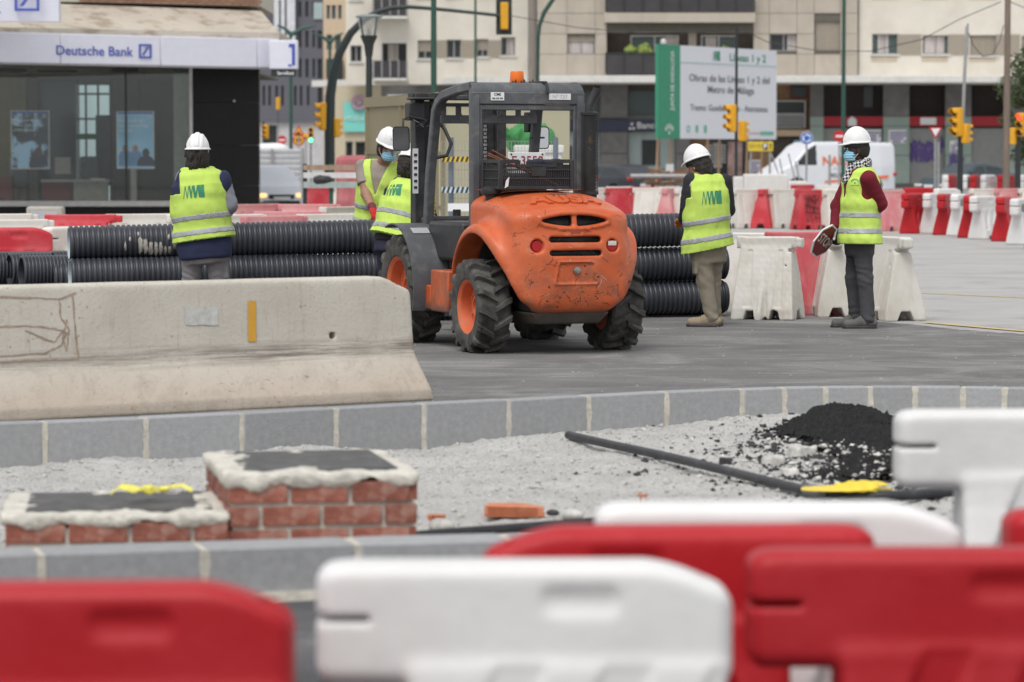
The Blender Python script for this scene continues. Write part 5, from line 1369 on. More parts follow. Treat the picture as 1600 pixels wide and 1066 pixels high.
    def boot(s, side, m, sole):
        J = s.J; a, t = J['an' + side], J['to' + side]; g = a[2] - .085
        dr = (t - a); dr[2] = 0; dr = dr / np.linalg.norm(dr)
        heel = A3(a[0], a[1], g) - dr * .045; toe = A3(a[0], a[1], g) + dr * .205
        def f(p):
            q = p.copy(); d = cone(p, heel + A3(0, 0, .055), toe + A3(0, 0, .042) - dr * .02, .045, .042)
            d = sU(d, cone(p, A3(a[0], a[1], g + .06), A3(a[0], a[1], g + .15), .048, .047), .03)
            d = sU(d, ell(p, A3(a[0], a[1], g + .075) + dr * .06, (.045, .045, .04)), .03)
            d = sI(d, g + .012 - p[:, 2], .008)
            ln = ((p - A3(a[0], a[1], g)) @ dr); d = d + np.where((p[:, 2] > g + .075) & (ln > .03) & (ln < .14), .003 * np.sin(ln * 260), 0)
            return d + nz(p, 40, 2, 2) * .0015
        o = s.add('boot', f, np.minimum(heel, toe) - A3(.07, .07, .01), np.maximum(heel, toe) + A3(.07, .07, .24), m, .006)
        def fs(p): return np.maximum(cone(p * A3(1, 1, 0), heel * A3(1, 1, 0) + dr * .01, toe * A3(1, 1, 0) - dr * .02, .050, .049), np.abs(p[:, 2] - g - .014) - .014)
        s.add('sole', fs, np.minimum(heel, toe) - A3(.07, .07, .02), np.maximum(heel, toe) + A3(.07, .07, .08), sole, .007, parent=o)
    def shirt(s, m, o=.014, sleeves='wr', seed=3, low=-.06, sides='LR', name='shirt', collar=0, armr=(.050, .042, .038, .030)):
        J = s.J
        def f(p):
            d = s.torso_c(p, o, low)
            for side in sides:
                if sleeves == 'half':
                    e = J['sh' + side] * .35 + J['el' + side] * .65; a = cone(p, J['sh' + side], e, .060 + o, .058 + o)
                    n = J['el' + side] - J['sh' + side]; n = n / np.linalg.norm(n); a = sI(a, (p - e) @ n, .006)
                else:
                    a = s.arm(p, side, o, r=armr); n = J['wr' + side] - J['el' + side]; n = n / np.linalg.norm(n); a = sI(a, (p - J['wr' + side]) @ n - .0, .008)
                    tt = np.linalg.norm(p - J['el' + side], axis=1); a = a + np.sin(tt * 110 + nz(p, 12, seed, 2) * 4) * .0035 * np.exp(-(tt / .14) ** 2)
                d = sU(d, a, .035)
            if collar: d = sU(d, cone(p, s.neck - s.u * .03, s.neck + s.u * collar, .064 + o * .4, .060 + o * .4), .02)
            return d + nz(p, 16, seed, 3) * .0045
        lo, hi = s.bounds(['hipL', 'hipR', 'neck'] + [a + b for a in ('sh', 'el', 'wr') for b in sides], .2)
        return s.add(name, f, lo, hi, m)
    def vest(s, zb=-.02, bands=(.16, .28), o=.034, seed=5, vneck=False, tiltf=None, flare=.02, open_=False):
        q0 = None
        def shell(p, e=0.0):
            q = s.loc(p); L = s.L
            d = s.torso(p, o + e)
            t = np.clip(q[:, 2] / L, -.2, 1)
            fl = flare * np.clip(1 - t * 1.6, 0, 1); d = d - fl
            for side, sg in (('L', -1), ('R', 1)):
                sh = (s.J['sh' + side] - s.pel) @ s.R; strap = cone(p, s.J['sh' + side] * .7 + (s.neck - s.u * .02) * .3, s.J['sh' + side], .062 + e, .050 + e)
                d = sU(d, strap, .03)
            w = nz(p, 12, seed, 3) * .008 - np.abs(nz(p * A3(1, 1, .45), 17, seed + 2, 3)) * .009 + np.sin(q[:, 2] * 38 + nz(p, 5, seed, 2) * 3.5) * .0028
            return d + w
        def cut(p, d):
            q = s.loc(p); L = s.L
            zbb = zb if tiltf is None else zb + tiltf * q[:, 0]
            d = sI(d, (zbb - q[:, 2]), .006)
            for side, sg in (('L', -1), ('R', 1)):
                sh = (s.J['sh' + side] - s.pel) @ s.R
                qq = q - np.array(sh, np.float32); hole = np.maximum(np.sqrt((qq[:, 1] / .075) ** 2 + ((qq[:, 2] + .065) / .125) ** 2) * .085 - .085, -(qq[:, 0] * sg + .035))
                out = np.maximum(qq[:, 0] * sg - .020, -.2 - q[:, 2])
                d = sD(d, hole, .008); d = sI(d, np.where(q[:, 2] > sh[2] - .15, qq[:, 0] * sg - .030, -1), .01)
            nk = cone(q, (0, 0, L - .03), (0, 0, L + .2), .072, .08); d = sD(d, nk, .01)
            if vneck:
                v = np.maximum(np.abs(q[:, 0] - .0) - (q[:, 2] - (L - .32)) * .30, -q[:, 1]); d = sD(d, v, .006)
            return d
        s.vshell = shell; s.vcut = cut
        lo, hi = s.bounds(['hipL', 'hipR', 'neck', 'shL', 'shR'], .25)
        vo = s.add('vest', lambda p: cut(p, shell(p)), lo, hi, M_VEST)
        for zc in bands:
            def fb(p, zc=zc):
                q = s.loc(p); z = q[:, 2] - (tiltf or 0) * q[:, 0] * .8
                inn = shell(p) + .006
                return np.maximum(np.maximum(cut(p, shell(p, .0025) - .0015), -inn), np.abs(z - zc) - .0255)
            s.add('reflective_band', fb, lo, hi, M_TAPE, .0085, parent=vo)
        def fp(p):
            q = s.loc(p); return np.maximum(np.maximum(cut(p, shell(p, .001) - .001), -(shell(p) + .006)), np.abs(q[:, 2] - (zb + .004 + (tiltf or 0) * q[:, 0])) - .006)
        s.add('hem', fp, lo, hi, M_PIPING, .0085, parent=vo)
        s.vobj = vo; s.bv = BVHTree.FromPolygons([v.co[:] for v in vo.data.vertices], [p.vertices[:] for p in vo.data.polygons])
        return vo
    def logo(s, polys, m, cx, cz, back=True, tilt=0, name='logo', sub=5):
        """polygons in torso right/up coordinates laid on the vest"""
        mb = MB(); sg = -1 if back else 1
        for P in polys:
            P = [(x * cos(tilt) - z * sin(tilt), x * sin(tilt) + z * cos(tilt)) for x, z in P]
            if len(P) == 4:
                a, b_, c, d_ = [Vector((x, z)) for x, z in P]; g = [[(a.lerp(b_, i / sub)).lerp(d_.lerp(c, i / sub), j / 2) for j in range(3)] for i in range(sub + 1)]
                fs = [(i * 3 + j, i * 3 + j + 1, i * 3 + 3 + j + 1, i * 3 + 3 + j) for i in range(sub) for j in range(2)]; pts = [q for row in g for q in row]
            else: pts = [Vector(q) for q in P]; fs = [tuple(range(len(P)))]
            out = []
            for q in pts:
                o_ = s.pel + s.r * (cx + q.x) + s.u * (cz + q.y) + s.f * sg * .5; h = s.bv.ray_cast(Vector(o_.tolist()), Vector((s.f * -sg).tolist()))
                if h[0] is None: out = None; break
                out.append(h[0] + h[1] * .003)
            if out: mb.add(out, fs)
        mb.build(name, m, s.vobj, smooth=False)
M_EYE = mat('eye', (.55, .53, .5), .2)
SK1 = mat('weathered skin', (.34, .18, .125), .6, var=.14, scale=14, bump=.2, bs=120, dirt=.25, dcol=(.30, .24, .2), ds=20); SK2 = mat('dark skin', (.045, .022, .016), .5, var=.1)
HAIR = mat('dark hair', (.020, .015, .012), .7, var=.3, scale=40, bump=.6, bs=150)
def J3(D, **k):
    """joints from picture position and depth offset"""
    return {n: W(v[0], v[1], D + (v[2] if len(v) > 2 else 0)) for n, v in k.items()}
def glove(F, side, m, cuff=None, curl=1.0):
    J = F.J; w, h_ = J['wr' + side], J['ha' + side]
    def f(p): return F.hand_f(p, side, curl, .0035)
    o = F.add('glove', f, np.minimum(w, h_) - .11, np.maximum(w, h_) + .11, m, .0052)
    if cuff: 
        e = J['el' + side]; t = (e - w) / np.linalg.norm(e - w)
        F.add('cuff', lambda p: cone(p, w - t * .015, w + t * .06, .034, .040) + nz(p, 60, 1, 2) * .001, np.minimum(w, w + t * .06) - .06, np.maximum(w, w + t * .06) + .06, cuff, .006, parent=o)
# ---------------------------------------------------------------- A: long haired worker, back to us
D = 28.2
J = J3(D, head=(309, 243, .02), neck=(309, 266, .03), shL=(287, 277, 0), shR=(348, 279, 0), elL=(283, 328, .05), elR=(360, 322, -.02), wrL=(287, 352, .22), wrR=(342, 352, .25), haL=(293, 350, .32), haR=(335, 350, .35),
       hipL=(303, 385, 0), hipR=(336, 385, 0), knL=(297, 455, .05), knR=(343, 455, .04), anL=(294, 512, .02), anR=(346, 512, .0), toL=(292, 518, .16), toR=(350, 518, .15))
g = G(320, 524); A_ = Fig('person with long dark hair under a white helmet, back turned, beside the muddy pipe', (J['hipL'].x + .1, D, 0), J, (0, 1, 0), w=1.18, head_dir=(0, 1, -.1)); A_.headup = (0, 0, 1)
def ground_feet(F):
    for sd_ in 'LR': F.J['an' + sd_][2] = .085; F.J['to' + sd_][2] = .05
ground_feet(A_)
A_.pn = {'L': A3(1, 0, 0), 'R': A3(-1, 0, 0)}; A_.thumb = {'L': 1, 'R': -1}
A_.body(SK1); A_.trousers(cloth('grey work trousers', (.20, .19, .195), dirt=.2, dcol=(.3, .29, .27), ds=7), pocket='R', seed=2)
A_.shirt(cloth('grey sweater', (.23, .235, .27)), o=.020, seed=4, low=.05, armr=(.050, .044, .040, .034))
A_.shirt(cloth('navy padded gilet', (.018, .024, .065)), o=.040, seed=7, low=-.115, sides='', name='gilet', collar=.02)
gl = A_.root.children[-1]
def fsh(p):
    d = 9.0
    for side in 'LR': d = np.minimum(d, ell(p, A_.J['sh' + side] * 1.04 - A_.neck * .04 - A_.u * .050, (.070, .098, .125))) if side else d
    return d + nz(p, 30, 3, 2) * .002
lo, hi = A_.bounds(['shL', 'shR'], .16); A_.add('gilet_shoulder', fsh, lo, hi, MC['navy padded gilet'])
A_.vest(zb=.055, bands=(.125, .255), o=.062, seed=3, tiltf=.05, flare=.015)
A_.logo(mm_polys(.19, .11), M_GREEN, -.035, A_.L - .195); A_.hair(HAIR, .040, -.045, 4, .009)
A_.helmet(back=True); A_.boot('L', mat('dusty tan boot', (.30, .24, .17), .8, var=.2, dirt=.3, ds=12), M_BLK); A_.boot('R', MC['dusty tan boot'], M_BLK)
# ---------------------------------------------------------------- B: masked worker behind the pipes
D = 30.75
J = J3(D, head=(606, 231, -.16), neck=(597, 252, 0), shL=(630, 266, -.05), shR=(566, 260, .04), elR=(572, 303, -.08), wrR=(583, 327, -.34), haR=(589, 341, -.50), elL=(642, 305, -.12), wrL=(628, 330, -.35), haL=(622, 342, -.46),
       hipL=(602, 360, .08), hipR=(574, 360, .12), knL=(604, 430, .06), knR=(572, 430, .1), anL=(606, 490, .1), anR=(570, 490, .14), toL=(612, 498, -.06), toR=(572, 498, -.02))
B_ = Fig('person in blue face mask and red gloves leaning over the top pipe', (J['hipL'].x - .08, D + .1, 0), J, (.25, -1, 0), w=1.14, head_dir=(.45, -.80, -.42)); B_.headup = (.14, -.30, .93); ground_feet(B_)
B_.pn = {'L': A3(0, -.3, -1), 'R': A3(0, -.3, -1)}; B_.thumb = {'L': 1, 'R': -1}
B_.body(SK1, curl={'L': .6, 'R': .7}, armr=(.058, .050, .048, .034)); B_.trousers(cloth('brown grey trousers', (.14, .125, .11)), seed=6)
B_.shirt(cloth('taupe tee shirt', (.30, .255, .22)), o=.012, sleeves='half', seed=6, collar=0)
B_.vest(zb=.035, bands=(.10, .235), o=.030, seed=8, vneck=True)
B_.hair(HAIR, .004, -.02, 5, .002); B_.mask(); B_.helmet(mark=True); glove(B_, 'R', mat('red glove', (.50, .02, .02), .8, var=.1, bump=.4, bs=120), mat('dark red cuff', (.16, .03, .035), .9), .7); glove(B_, 'L', MC['red glove'], MC['dark red cuff'], .7)
B_.boot('L', MC['dusty tan boot'], M_BLK); B_.boot('R', MC['dusty tan boot'], M_BLK)
# ---------------------------------------------------------------- C: bent worker beside the forklift wheel
D = 29.05
J = J3(D, head=(641, 258, .08), neck=(639, 284, .06), shL=(624, 287, .10), shR=(660, 297, -.04), elL=(640, 322, .30), elR=(672, 338, .0), wrL=(650, 345, .42), wrR=(668, 352, .25), haL=(656, 352, .5), haR=(664, 356, .36),
       hipL=(604, 372, -.02), hipR=(633, 374, -.08), knL=(606, 434, .04), knR=(634, 434, 0), anL=(604, 495, -.02), anR=(632, 495, -.06), toL=(612, 503, .12), toR=(640, 503, .08))
C_ = Fig('person in black sleeves bending forward beside the front wheel of the forklift', (J['hipL'].x + .08, D, 0), J, (.3, 1, 0), w=1.12, head_dir=(.45, .85, -.45)); C_.headup = (.20, .25, .93); ground_feet(C_)
C_.pn = {'L': A3(0, 0, -1), 'R': A3(0, 0, -1)}; C_.thumb = {'L': 1, 'R': -1}
C_.body(SK1); C_.trousers(cloth('navy trousers', (.022, .022, .045)), seed=9)
C_.shirt(cloth('black jumper', (.014, .014, .016)), o=.018, seed=10); C_.vest(zb=.0, bands=(.075, .215), o=.036, seed=12, tiltf=-.10, flare=.03)
C_.logo(mm_polys(.18, .11), M_GREEN, -.045, C_.L - .13, tilt=.12); C_.hair(HAIR, .018, -.03, 7, .006); C_.helmet(); C_.boot('L', M_BLK, M_BLK); C_.boot('R', M_BLK, M_BLK)
# ---------------------------------------------------------------- D: worker at the pipe ends
D = 29.15
J = J3(D, head=(1091, 259, .12), neck=(1102, 276, .02), shL=(1080, 284, .0), shR=(1132, 284, .06), elL=(1075, 322, .02), wrL=(1068, 343, .30), haL=(1060, 345, .42), elR=(1137, 328, .14), wrR=(1120, 345, .35), haR=(1110, 345, .45),
       hipL=(1096, 385, -.03), hipR=(1116, 385, .05), knL=(1102, 440, -.02), knR=(1113, 440, .10), anL=(1112, 490, -.04), anR=(1116, 488, .12), toL=(1090, 502, -.02), toR=(1096, 500, .13))
Dg = Fig('person in khaki trousers and tan boots bent over the right ends of the pipes', (J['hipL'].x, D, 0), J, (-.55, 1, 0), w=1.0, head_dir=(-.75, .55, -.50)); Dg.headup = (-.28, .18, .93); ground_feet(Dg)
Dg.pn = {'L': A3(0, 0, -1), 'R': A3(0, 0, -1)}; Dg.thumb = {'L': 1, 'R': -1}
Dg.body(SK1, curl={'L': .9}); Dg.trousers(cloth('khaki trousers', (.245, .215, .165), dirt=.25, dcol=(.36, .33, .27), ds=7), pocket='L', seed=12, o=.016)
Dg.shirt(cloth('dark jacket', (.022, .022, .028)), o=.026, seed=13, low=.02); Dg.vest(zb=-.03, bands=(.075, .235), o=.042, seed=15, tiltf=.16, flare=.02)
Dg.logo(mm_polys(.19, .12), M_GREEN, .01, Dg.L - .195, tilt=.03); Dg.hair(HAIR, .012, -.03, 8, .004); Dg.helmet(); glove(Dg, 'L', mat('orange brown glove', (.42, .13, .04), .8), mat('brown cuff', (.12, .05, .03), .9), .9)
Dg.boot('L', MC['dusty tan boot'], M_BLK); Dg.boot('R', MC['dusty tan boot'], M_BLK)
mb = MB()
for k in range(8):
    a, b_ = (Dg.J['shL'] * (1 - k / 8) + Dg.J['elL'] * k / 8), (Dg.J['shL'] * (1 - (k + 1) / 8) + Dg.J['elL'] * (k + 1) / 8)
    mb.cyl(Vector((a + A3(-.012 * sin(k), -.080, 0)).tolist()), Vector((b_ + A3(-.012 * sin(k + 1), -.080, 0)).tolist()), .004, n=5)
mb.build('white_piping', M_LOOP, Dg.root)
# ---------------------------------------------------------------- E: worker in dark red with a stop paddle
D = 28.95
J = J3(D, head=(1338, 233, 0), neck=(1345, 262, .02), shL=(1357, 279, -.20), shR=(1330, 279, .20), elL=(1376, 318, -.12), wrL=(1352, 343, .08), haL=(1338, 352, .12), elR=(1309, 322, .22), wrR=(1305, 358, .10), haR=(1303, 380, .06),
       hipL=(1347, 372, -.08), hipR=(1340, 372, .10), knL=(1352, 438, -.09), knR=(1333, 436, .09), anL=(1356, 489, -.12), anR=(1337, 486, .10), toL=(1330, 500, -.13), toR=(1312, 497, .08))
E_ = Fig('person in dark red jumper and checked scarf holding a stop paddle behind his thigh', (J['hipL'].x, D, 0), J, (-1, -.22, 0), w=1.08, head_dir=(-1, -.12, -.10)); E_.headup = (-.05, 0, 1); ground_feet(E_)
E_.root['label'] = 'person in dark red jumper, checked scarf and blue mask, standing at the white barriers'
E_.pn = {'L': A3(0, 1, 0), 'R': A3(.5, .2, 0)}; E_.thumb = {'L': 1, 'R': 1}
E_.body(SK2, curl={'R': 1.2}); E_.trousers(cloth('charcoal trousers', (.055, .055, .062), dirt=.15, dcol=(.15, .15, .15), ds=8), seed=22, o=.012)
E_.shirt(cloth('dark red jumper', (.16, .006, .018)), o=.020, seed=23, low=.0, collar=.02, armr=(.052, .044, .040, .032)); E_.vest(zb=-.055, bands=(.065, .205), o=.034, seed=25, vneck=True, tiltf=.0, flare=.03)
E_.hair(HAIR, .004, .0, 8, .002); E_.mask(); E_.helmet(); glove(E_, 'R', mat('black glove', (.02, .02, .022), .8, bump=.3, bs=90), M_PIPING, 1.2); glove(E_, 'L', MC['black glove'], M_PIPING, .8)
grb = mat('dusty grey boot', (.11, .11, .105), .8, var=.2, dirt=.4, dcol=(.22, .2, .18), ds=14); E_.boot('L', grb, M_BLK); E_.boot('R', grb, M_BLK)
def scarf_mat():
    m, nt, b = new_mat('checked scarf'); v = objvec(nt, (1, 1, 1)); ck = ND(nt, 'ShaderNodeTexChecker', Scale=46.0)
    mp = nt.nodes.new('ShaderNodeMapping'); mp.inputs['Rotation'].default_value = (.6, .8, .5); nt.links.new(v, mp.inputs[0]); nt.links.new(mp.outputs[0], ck.inputs[0]); ck.inputs[1].default_value = (.62, .62, .62, 1); ck.inputs[2].default_value = (.015, .015, .018, 1)
    nt.links.new(ck.outputs[0], b.inputs['Base Color']); b.inputs['Roughness'].default_value = .95; return m
def fsc(p):
    q = E_.loc(p); n0 = E_.neck
    a = np.sqrt((q[:, 0] / 1.05) ** 2 + (q[:, 1] + .0) ** 2); rg = np.sqrt((a - .073) ** 2 + ((q[:, 2] - E_.L - .028 - q[:, 1] * -.12) * .62) ** 2) - .030
    d = sU(rg, cone(p, n0 + E_.f * .085 + E_.u * .02, n0 + E_.f * .135 - E_.u * .115, .036, .042), .03)
    return d + nz(p, 34, 3, 3) * .006
E_.add('scarf', fsc, E_.neck - .28, E_.neck + .22, scarf_mat(), .006)
# small arch emblem on the chest
def arc(r0, r1, a0, a1, cx, cz, n=6): return [[(cx + r0 * cos(t0), cz + r0 * sin(t0)), (cx + r1 * cos(t0), cz + r1 * sin(t0)), (cx + r1 * cos(t1), cz + r1 * sin(t1)), (cx + r0 * cos(t1), cz + r0 * sin(t1))] for t0, t1 in [(a0 + (a1 - a0) * i / n, a0 + (a1 - a0) * (i + 1) / n) for i in range(n)]]
pl = arc(.026, .030, .4, 2.74, 0, 0) + arc(.034, .038, .4, 2.74, 0, 0) + [[(-.006, -.002), (.006, -.002), (.003, .014), (-.003, .014)]] + [[(-.03 + .009 * k, -.018), (-.024 + .009 * k, -.018), (-.024 + .009 * k, -.012), (-.03 + .009 * k, -.012)] for k in range(7)]
def side_logo(F, polys, px, py, sc=1.0):
    o = F.base; mb = MB(); inv = Matrix.Translation(-F.base)
    for P in polys:
        out = []
        for x, z in P:
            c0 = inv @ Vector((0, 0, CAM_H)); t = W(px, py, 29) + Vector((x * sc, 0, z * sc)); d_ = ((inv @ t) - c0).normalized(); h = F.bv.ray_cast(c0, d_)
            if h[0] is None: out = None; break
            out.append(h[0] + h[1] * .003)
        if out: mb.add(out, [tuple(range(len(out)))])
    mb.build('emblem', M_GREEN, F.vobj, smooth=False)
side_logo(E_, pl, 1336, 287, 1.15)
# stop paddle held in the gloved hand
h0 = Vector(E_.J['wrR'].tolist()) + E_.base; h1 = W(1303, 372, 28.95 + .02)
pc = W(1287.5, 376.5, 28.93); ax = Vector((.60, 0, .80)).normalized()
SP = thing('stop_paddle', 'red octagonal stop paddle held low in the black gloved hand', 'sign', pc)
def octo(r, y0, y1, M=None): return [[(r * cos(pi / 8 + k * pi / 4), y, r * sin(pi / 8 + k * pi / 4)) for k in range(8)] for y in (y0, y1)]
Mp = rot(0, radians(-58) * -1, 0); Mp = Matrix.Rotation(radians(38), 4, 'Y') @ Matrix.Rotation(radians(58), 4, 'Z')
mb = MB(); mb.loft(octo(.175, -.006, .006), M=Mp); mb.build('paddle_board', M_STICK, SP)
mb = MB(); mb.loft(octo(.158, -.009, .009), M=Mp); mb.build('paddle_face', mat('dull red sign', (.22, .02, .025), .6, dirt=.3, dcol=(.2, .1, .1), ds=14), SP)
text('lettering', 'STOP', .13, SP, Mp @ T(0, -.0105, 0), mat('sign white', (.7, .7, .7), .6), bold=.002, xs=.85, world=False)
mb = MB(); mb.tube([Vector((.09, 0, .02)), h1 - pc + Vector((0, -.0, -.02)), h1 - pc + Vector((.02, 0, .08))], .011, 8); mb.build('handle', M_LOOP, SP)
# ================================================================ far side of the square
def Xp(px, D): return W(px, 300, D).x
def Zp(py, D): return W(800, py, D).z
M_TAUPE = mat('taupe facade panel', (.46, .41, .345), .85, var=.07, scale=1.5, dirt=.35, dcol=(.30, .26, .21), ds=.7, rand=.03, stretch=(1, 1, .5))
M_JOINT = mat('dark joint', (.13, .12, .10), .9); M_CREAMW = mat('cream render', (.70, .66, .58), .9, var=.07, scale=.8, dirt=.45, dcol=(.48, .42, .34), ds=.5, dlo=.45, dhi=.8)
M_SLAB = mat('white canopy slab', (.66, .65, .62), .8, var=.06, dirt=.4, dcol=(.45, .43, .4), ds=1.0); M_GRAN = mat('grey granite', (.17, .165, .16), .6, var=.18, scale=3, rand=.08)
M_GREENW = mat('grey green wall tile', (.30, .38, .34), .7, var=.08, scale=1.2, dirt=.4, dcol=(.24, .27, .24), ds=.8); M_SHUT = mat('galvanised shutter', (.36, .385, .36), .6, var=.12, scale=1.5, dirt=.4, dcol=(.27, .28, .26), ds=1.5)
M_DKGL = mat('dark glass', (.028, .033, .034), .12, var=.2, scale=.6); M_TEALGL = mat('teal glass panel', (.07, .105, .10), .25, var=.15, scale=.5); M_PALEGL = mat('pale frosted window', (.36, .44, .43), .3, var=.12, scale=.5)
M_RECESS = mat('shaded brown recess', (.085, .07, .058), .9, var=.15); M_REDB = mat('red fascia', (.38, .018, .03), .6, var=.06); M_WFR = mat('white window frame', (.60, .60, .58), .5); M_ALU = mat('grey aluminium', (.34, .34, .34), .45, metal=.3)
M_RAIL = mat('smoked balcony glass', (.045, .042, .045), .35, var=.2, scale=1.5); M_BROWNB = mat('brown brickwork', (.26, .16, .09), .9, var=.2, scale=3); M_SPAN = mat('taupe spandrel', (.33, .29, .235), .85, var=.05)
M_NAVY = mat('navy fascia', (.030, .036, .07), .5); M_WHT = mat('sign white paint', (.78, .79, .80), .6, var=.03); M_PURP = mat('purple spray paint', (.17, .12, .33), .8); M_CURT = mat('pale curtain', (.52, .47, .45), .9, var=.2, scale=3, stretch=(4, 1, .3))
M_GRNP = mat('dark green pole paint', (.020, .075, .055), .5, var=.1); M_BLKP = mat('black pole paint', (.02, .026, .026), .5); M_AMB = mat('signal yellow', (.72, .36, .015), .5, var=.05); M_LENS = mat('unlit lens', (.03, .03, .03), .25)
def wallgrid(mb, xs, zs, D, holes, th=.3):
    """solid wall cut by openings, all in place coordinates"""
    for x0, x1 in zip(xs[:-1], xs[1:]):
        run = None
        for z0, z1 in zip(zs[:-1], zs[1:]):
            cx, cz = (x0 + x1) / 2, (z0 + z1) / 2
            hole = any(a < cx < b and c < cz < d for a, b, c, d in holes)
            if not hole: mb.bb((x0, D, z0), (x1, D + th, z1))
def cuts(x0, x1, holes, i): return sorted({x0, x1, *[v for h in holes for v in (h[i], h[i + 1]) if x0 < v < x1]})
def facade(t, name, px0, px1, zt, D, holes_px, m, zb=0.0, th=.3):
    hs_ = [(Xp(a, D), Xp(c, D), Zp(d, D), Zp(b, D)) for a, b, c, d in holes_px]
    x0, x1 = Xp(px0, D), Xp(px1, D); mb = MB(); wallgrid(mb, cuts(x0, x1, hs_, 0), cuts(zb, zt, hs_, 2), D, hs_, th)
    return mb.build(name, m, t, world=True), hs_
def window(t, h, D, dep=.14, frame=M_ALU, pane=M_DKGL, mull=1, curtain=None, sill=True, blind=None):
    x0, x1, z0, z1 = h; w = .05; mb = MB(); y = D + dep
    for a, b in (((x0, y, z0), (x1, y + .05, z0 + w)), ((x0, y, z1 - w), (x1, y + .05, z1)), ((x0, y, z0 + w), (x0 + w, y + .05, z1 - w)), ((x1 - w, y, z0 + w), (x1, y + .05, z1 - w))): mb.bb(a, b)
    for k in range(1, mull + 1):
        xm = x0 + (x1 - x0) * k / (mull + 1); mb.bb((xm - .03, y, z0 + w), (xm + .03, y + .05, z1 - w))
    f = mb.build('window', frame, t, world=True)
    mb = MB(); mb.bb((x0 + w, y + .02, z0 + w), (x1 - w, y + .03, z1 - w)); mb.build('pane', pane, f, world=False) if False else None
    WM[f.name] = WM[t.name]
    p = MB(); p.bb((x0 + w, y + .055, z0 + w), (x1 - w, y + .065, z1 - w)); p.build('pane', pane, f, world=True)
    if curtain: 
        c = MB(); c.bb((x0 + w + (x1 - x0) * curtain[0], y + .045, z0 + w), (x0 + w + (x1 - x0) * curtain[1], y + .053, z1 - w)); c.build('curtain', M_CURT, f, world=True)
    if blind:
        c = MB(); n = int((z1 - z0) * (1 - blind) / .12) + 1
        for k in range(n): c.bb((x0 + w, y - .03, z1 - w - .12 * k - .11), (x1 - w, y - .005, z1 - w - .12 * k))
        c.build('roller_blind', M_SPAN, f, world=True)
    if sill: s_ = MB(); s_.bb((x0 - .08, D - .08, z0 - .07), (x1 + .08, D + .05, z0 - .003)); s_.build('sill', M_SLAB, f, world=True)
    return f
def sheet(t, name, px0, py0, px1, py1, D, m, th=.04, kind=None):
    mb = MB(); a, b = W(px0, py1, D), W(px1, py0, D); mb.bb((a.x, D, a.z), (b.x, D + th, b.z)); return mb.build(name, m, t, world=True, kind=kind)
FL = 97.0     # storey height in picture px
# ---------------- taupe block
DT = 146.0; t = thing('apartment_block', 'taupe panelled apartment block with dark glass balconies behind the billboard', 'building', (Xp(1085, DT), DT, 0))
zt = Zp(-260, DT)
wins = [(886, 55, 930, 85), (1202, 53, 1245, 80), (1272, 33, 1313, 79)]; wins += [(a, b - FL, c, d - FL) for a, b, c, d in wins]; wins += [(a, b - 2 * FL, c, d - 2 * FL) for a, b, c, d in wins[:3]]
rec = [(948, 50 - FL * k, 1177, 116 - FL * k) for k in range(3)]
bk, hs_ = facade(t, 'wall', 833, 1340, zt, DT, wins + rec, M_JOINT, zb=Zp(130, DT))
cols = [833, 886, 930, 948, 1177, 1202, 1245, 1272, 1313, 1340]; rows = [118, 85, 53, 20]
rows = [r - FL * k for k in range(3) for r in (118, 85, 53, 21)]; rows = sorted(set(rows))
for i, (c0, c1) in enumerate(zip(cols[:-1], cols[1:])):
    for r0, r1 in zip(rows[:-1], rows[1:]):
        cx, cy = (c0 + c1) / 2, (r0 + r1) / 2
        if any(a - 1 < cx < c + 1 and b - 4 < cy < d + 1 for a, b, c, d in wins) or 948 < cx < 1177: continue
        mb = MB(); a, b = W(c0, r1, DT), W(c1, r0, DT); mb.bb((a.x + .008, DT - .05, a.z + .01), (b.x - .008, DT - .003, b.z - .01)); mb.build('wall_panel', M_TAUPE, t, world=True)
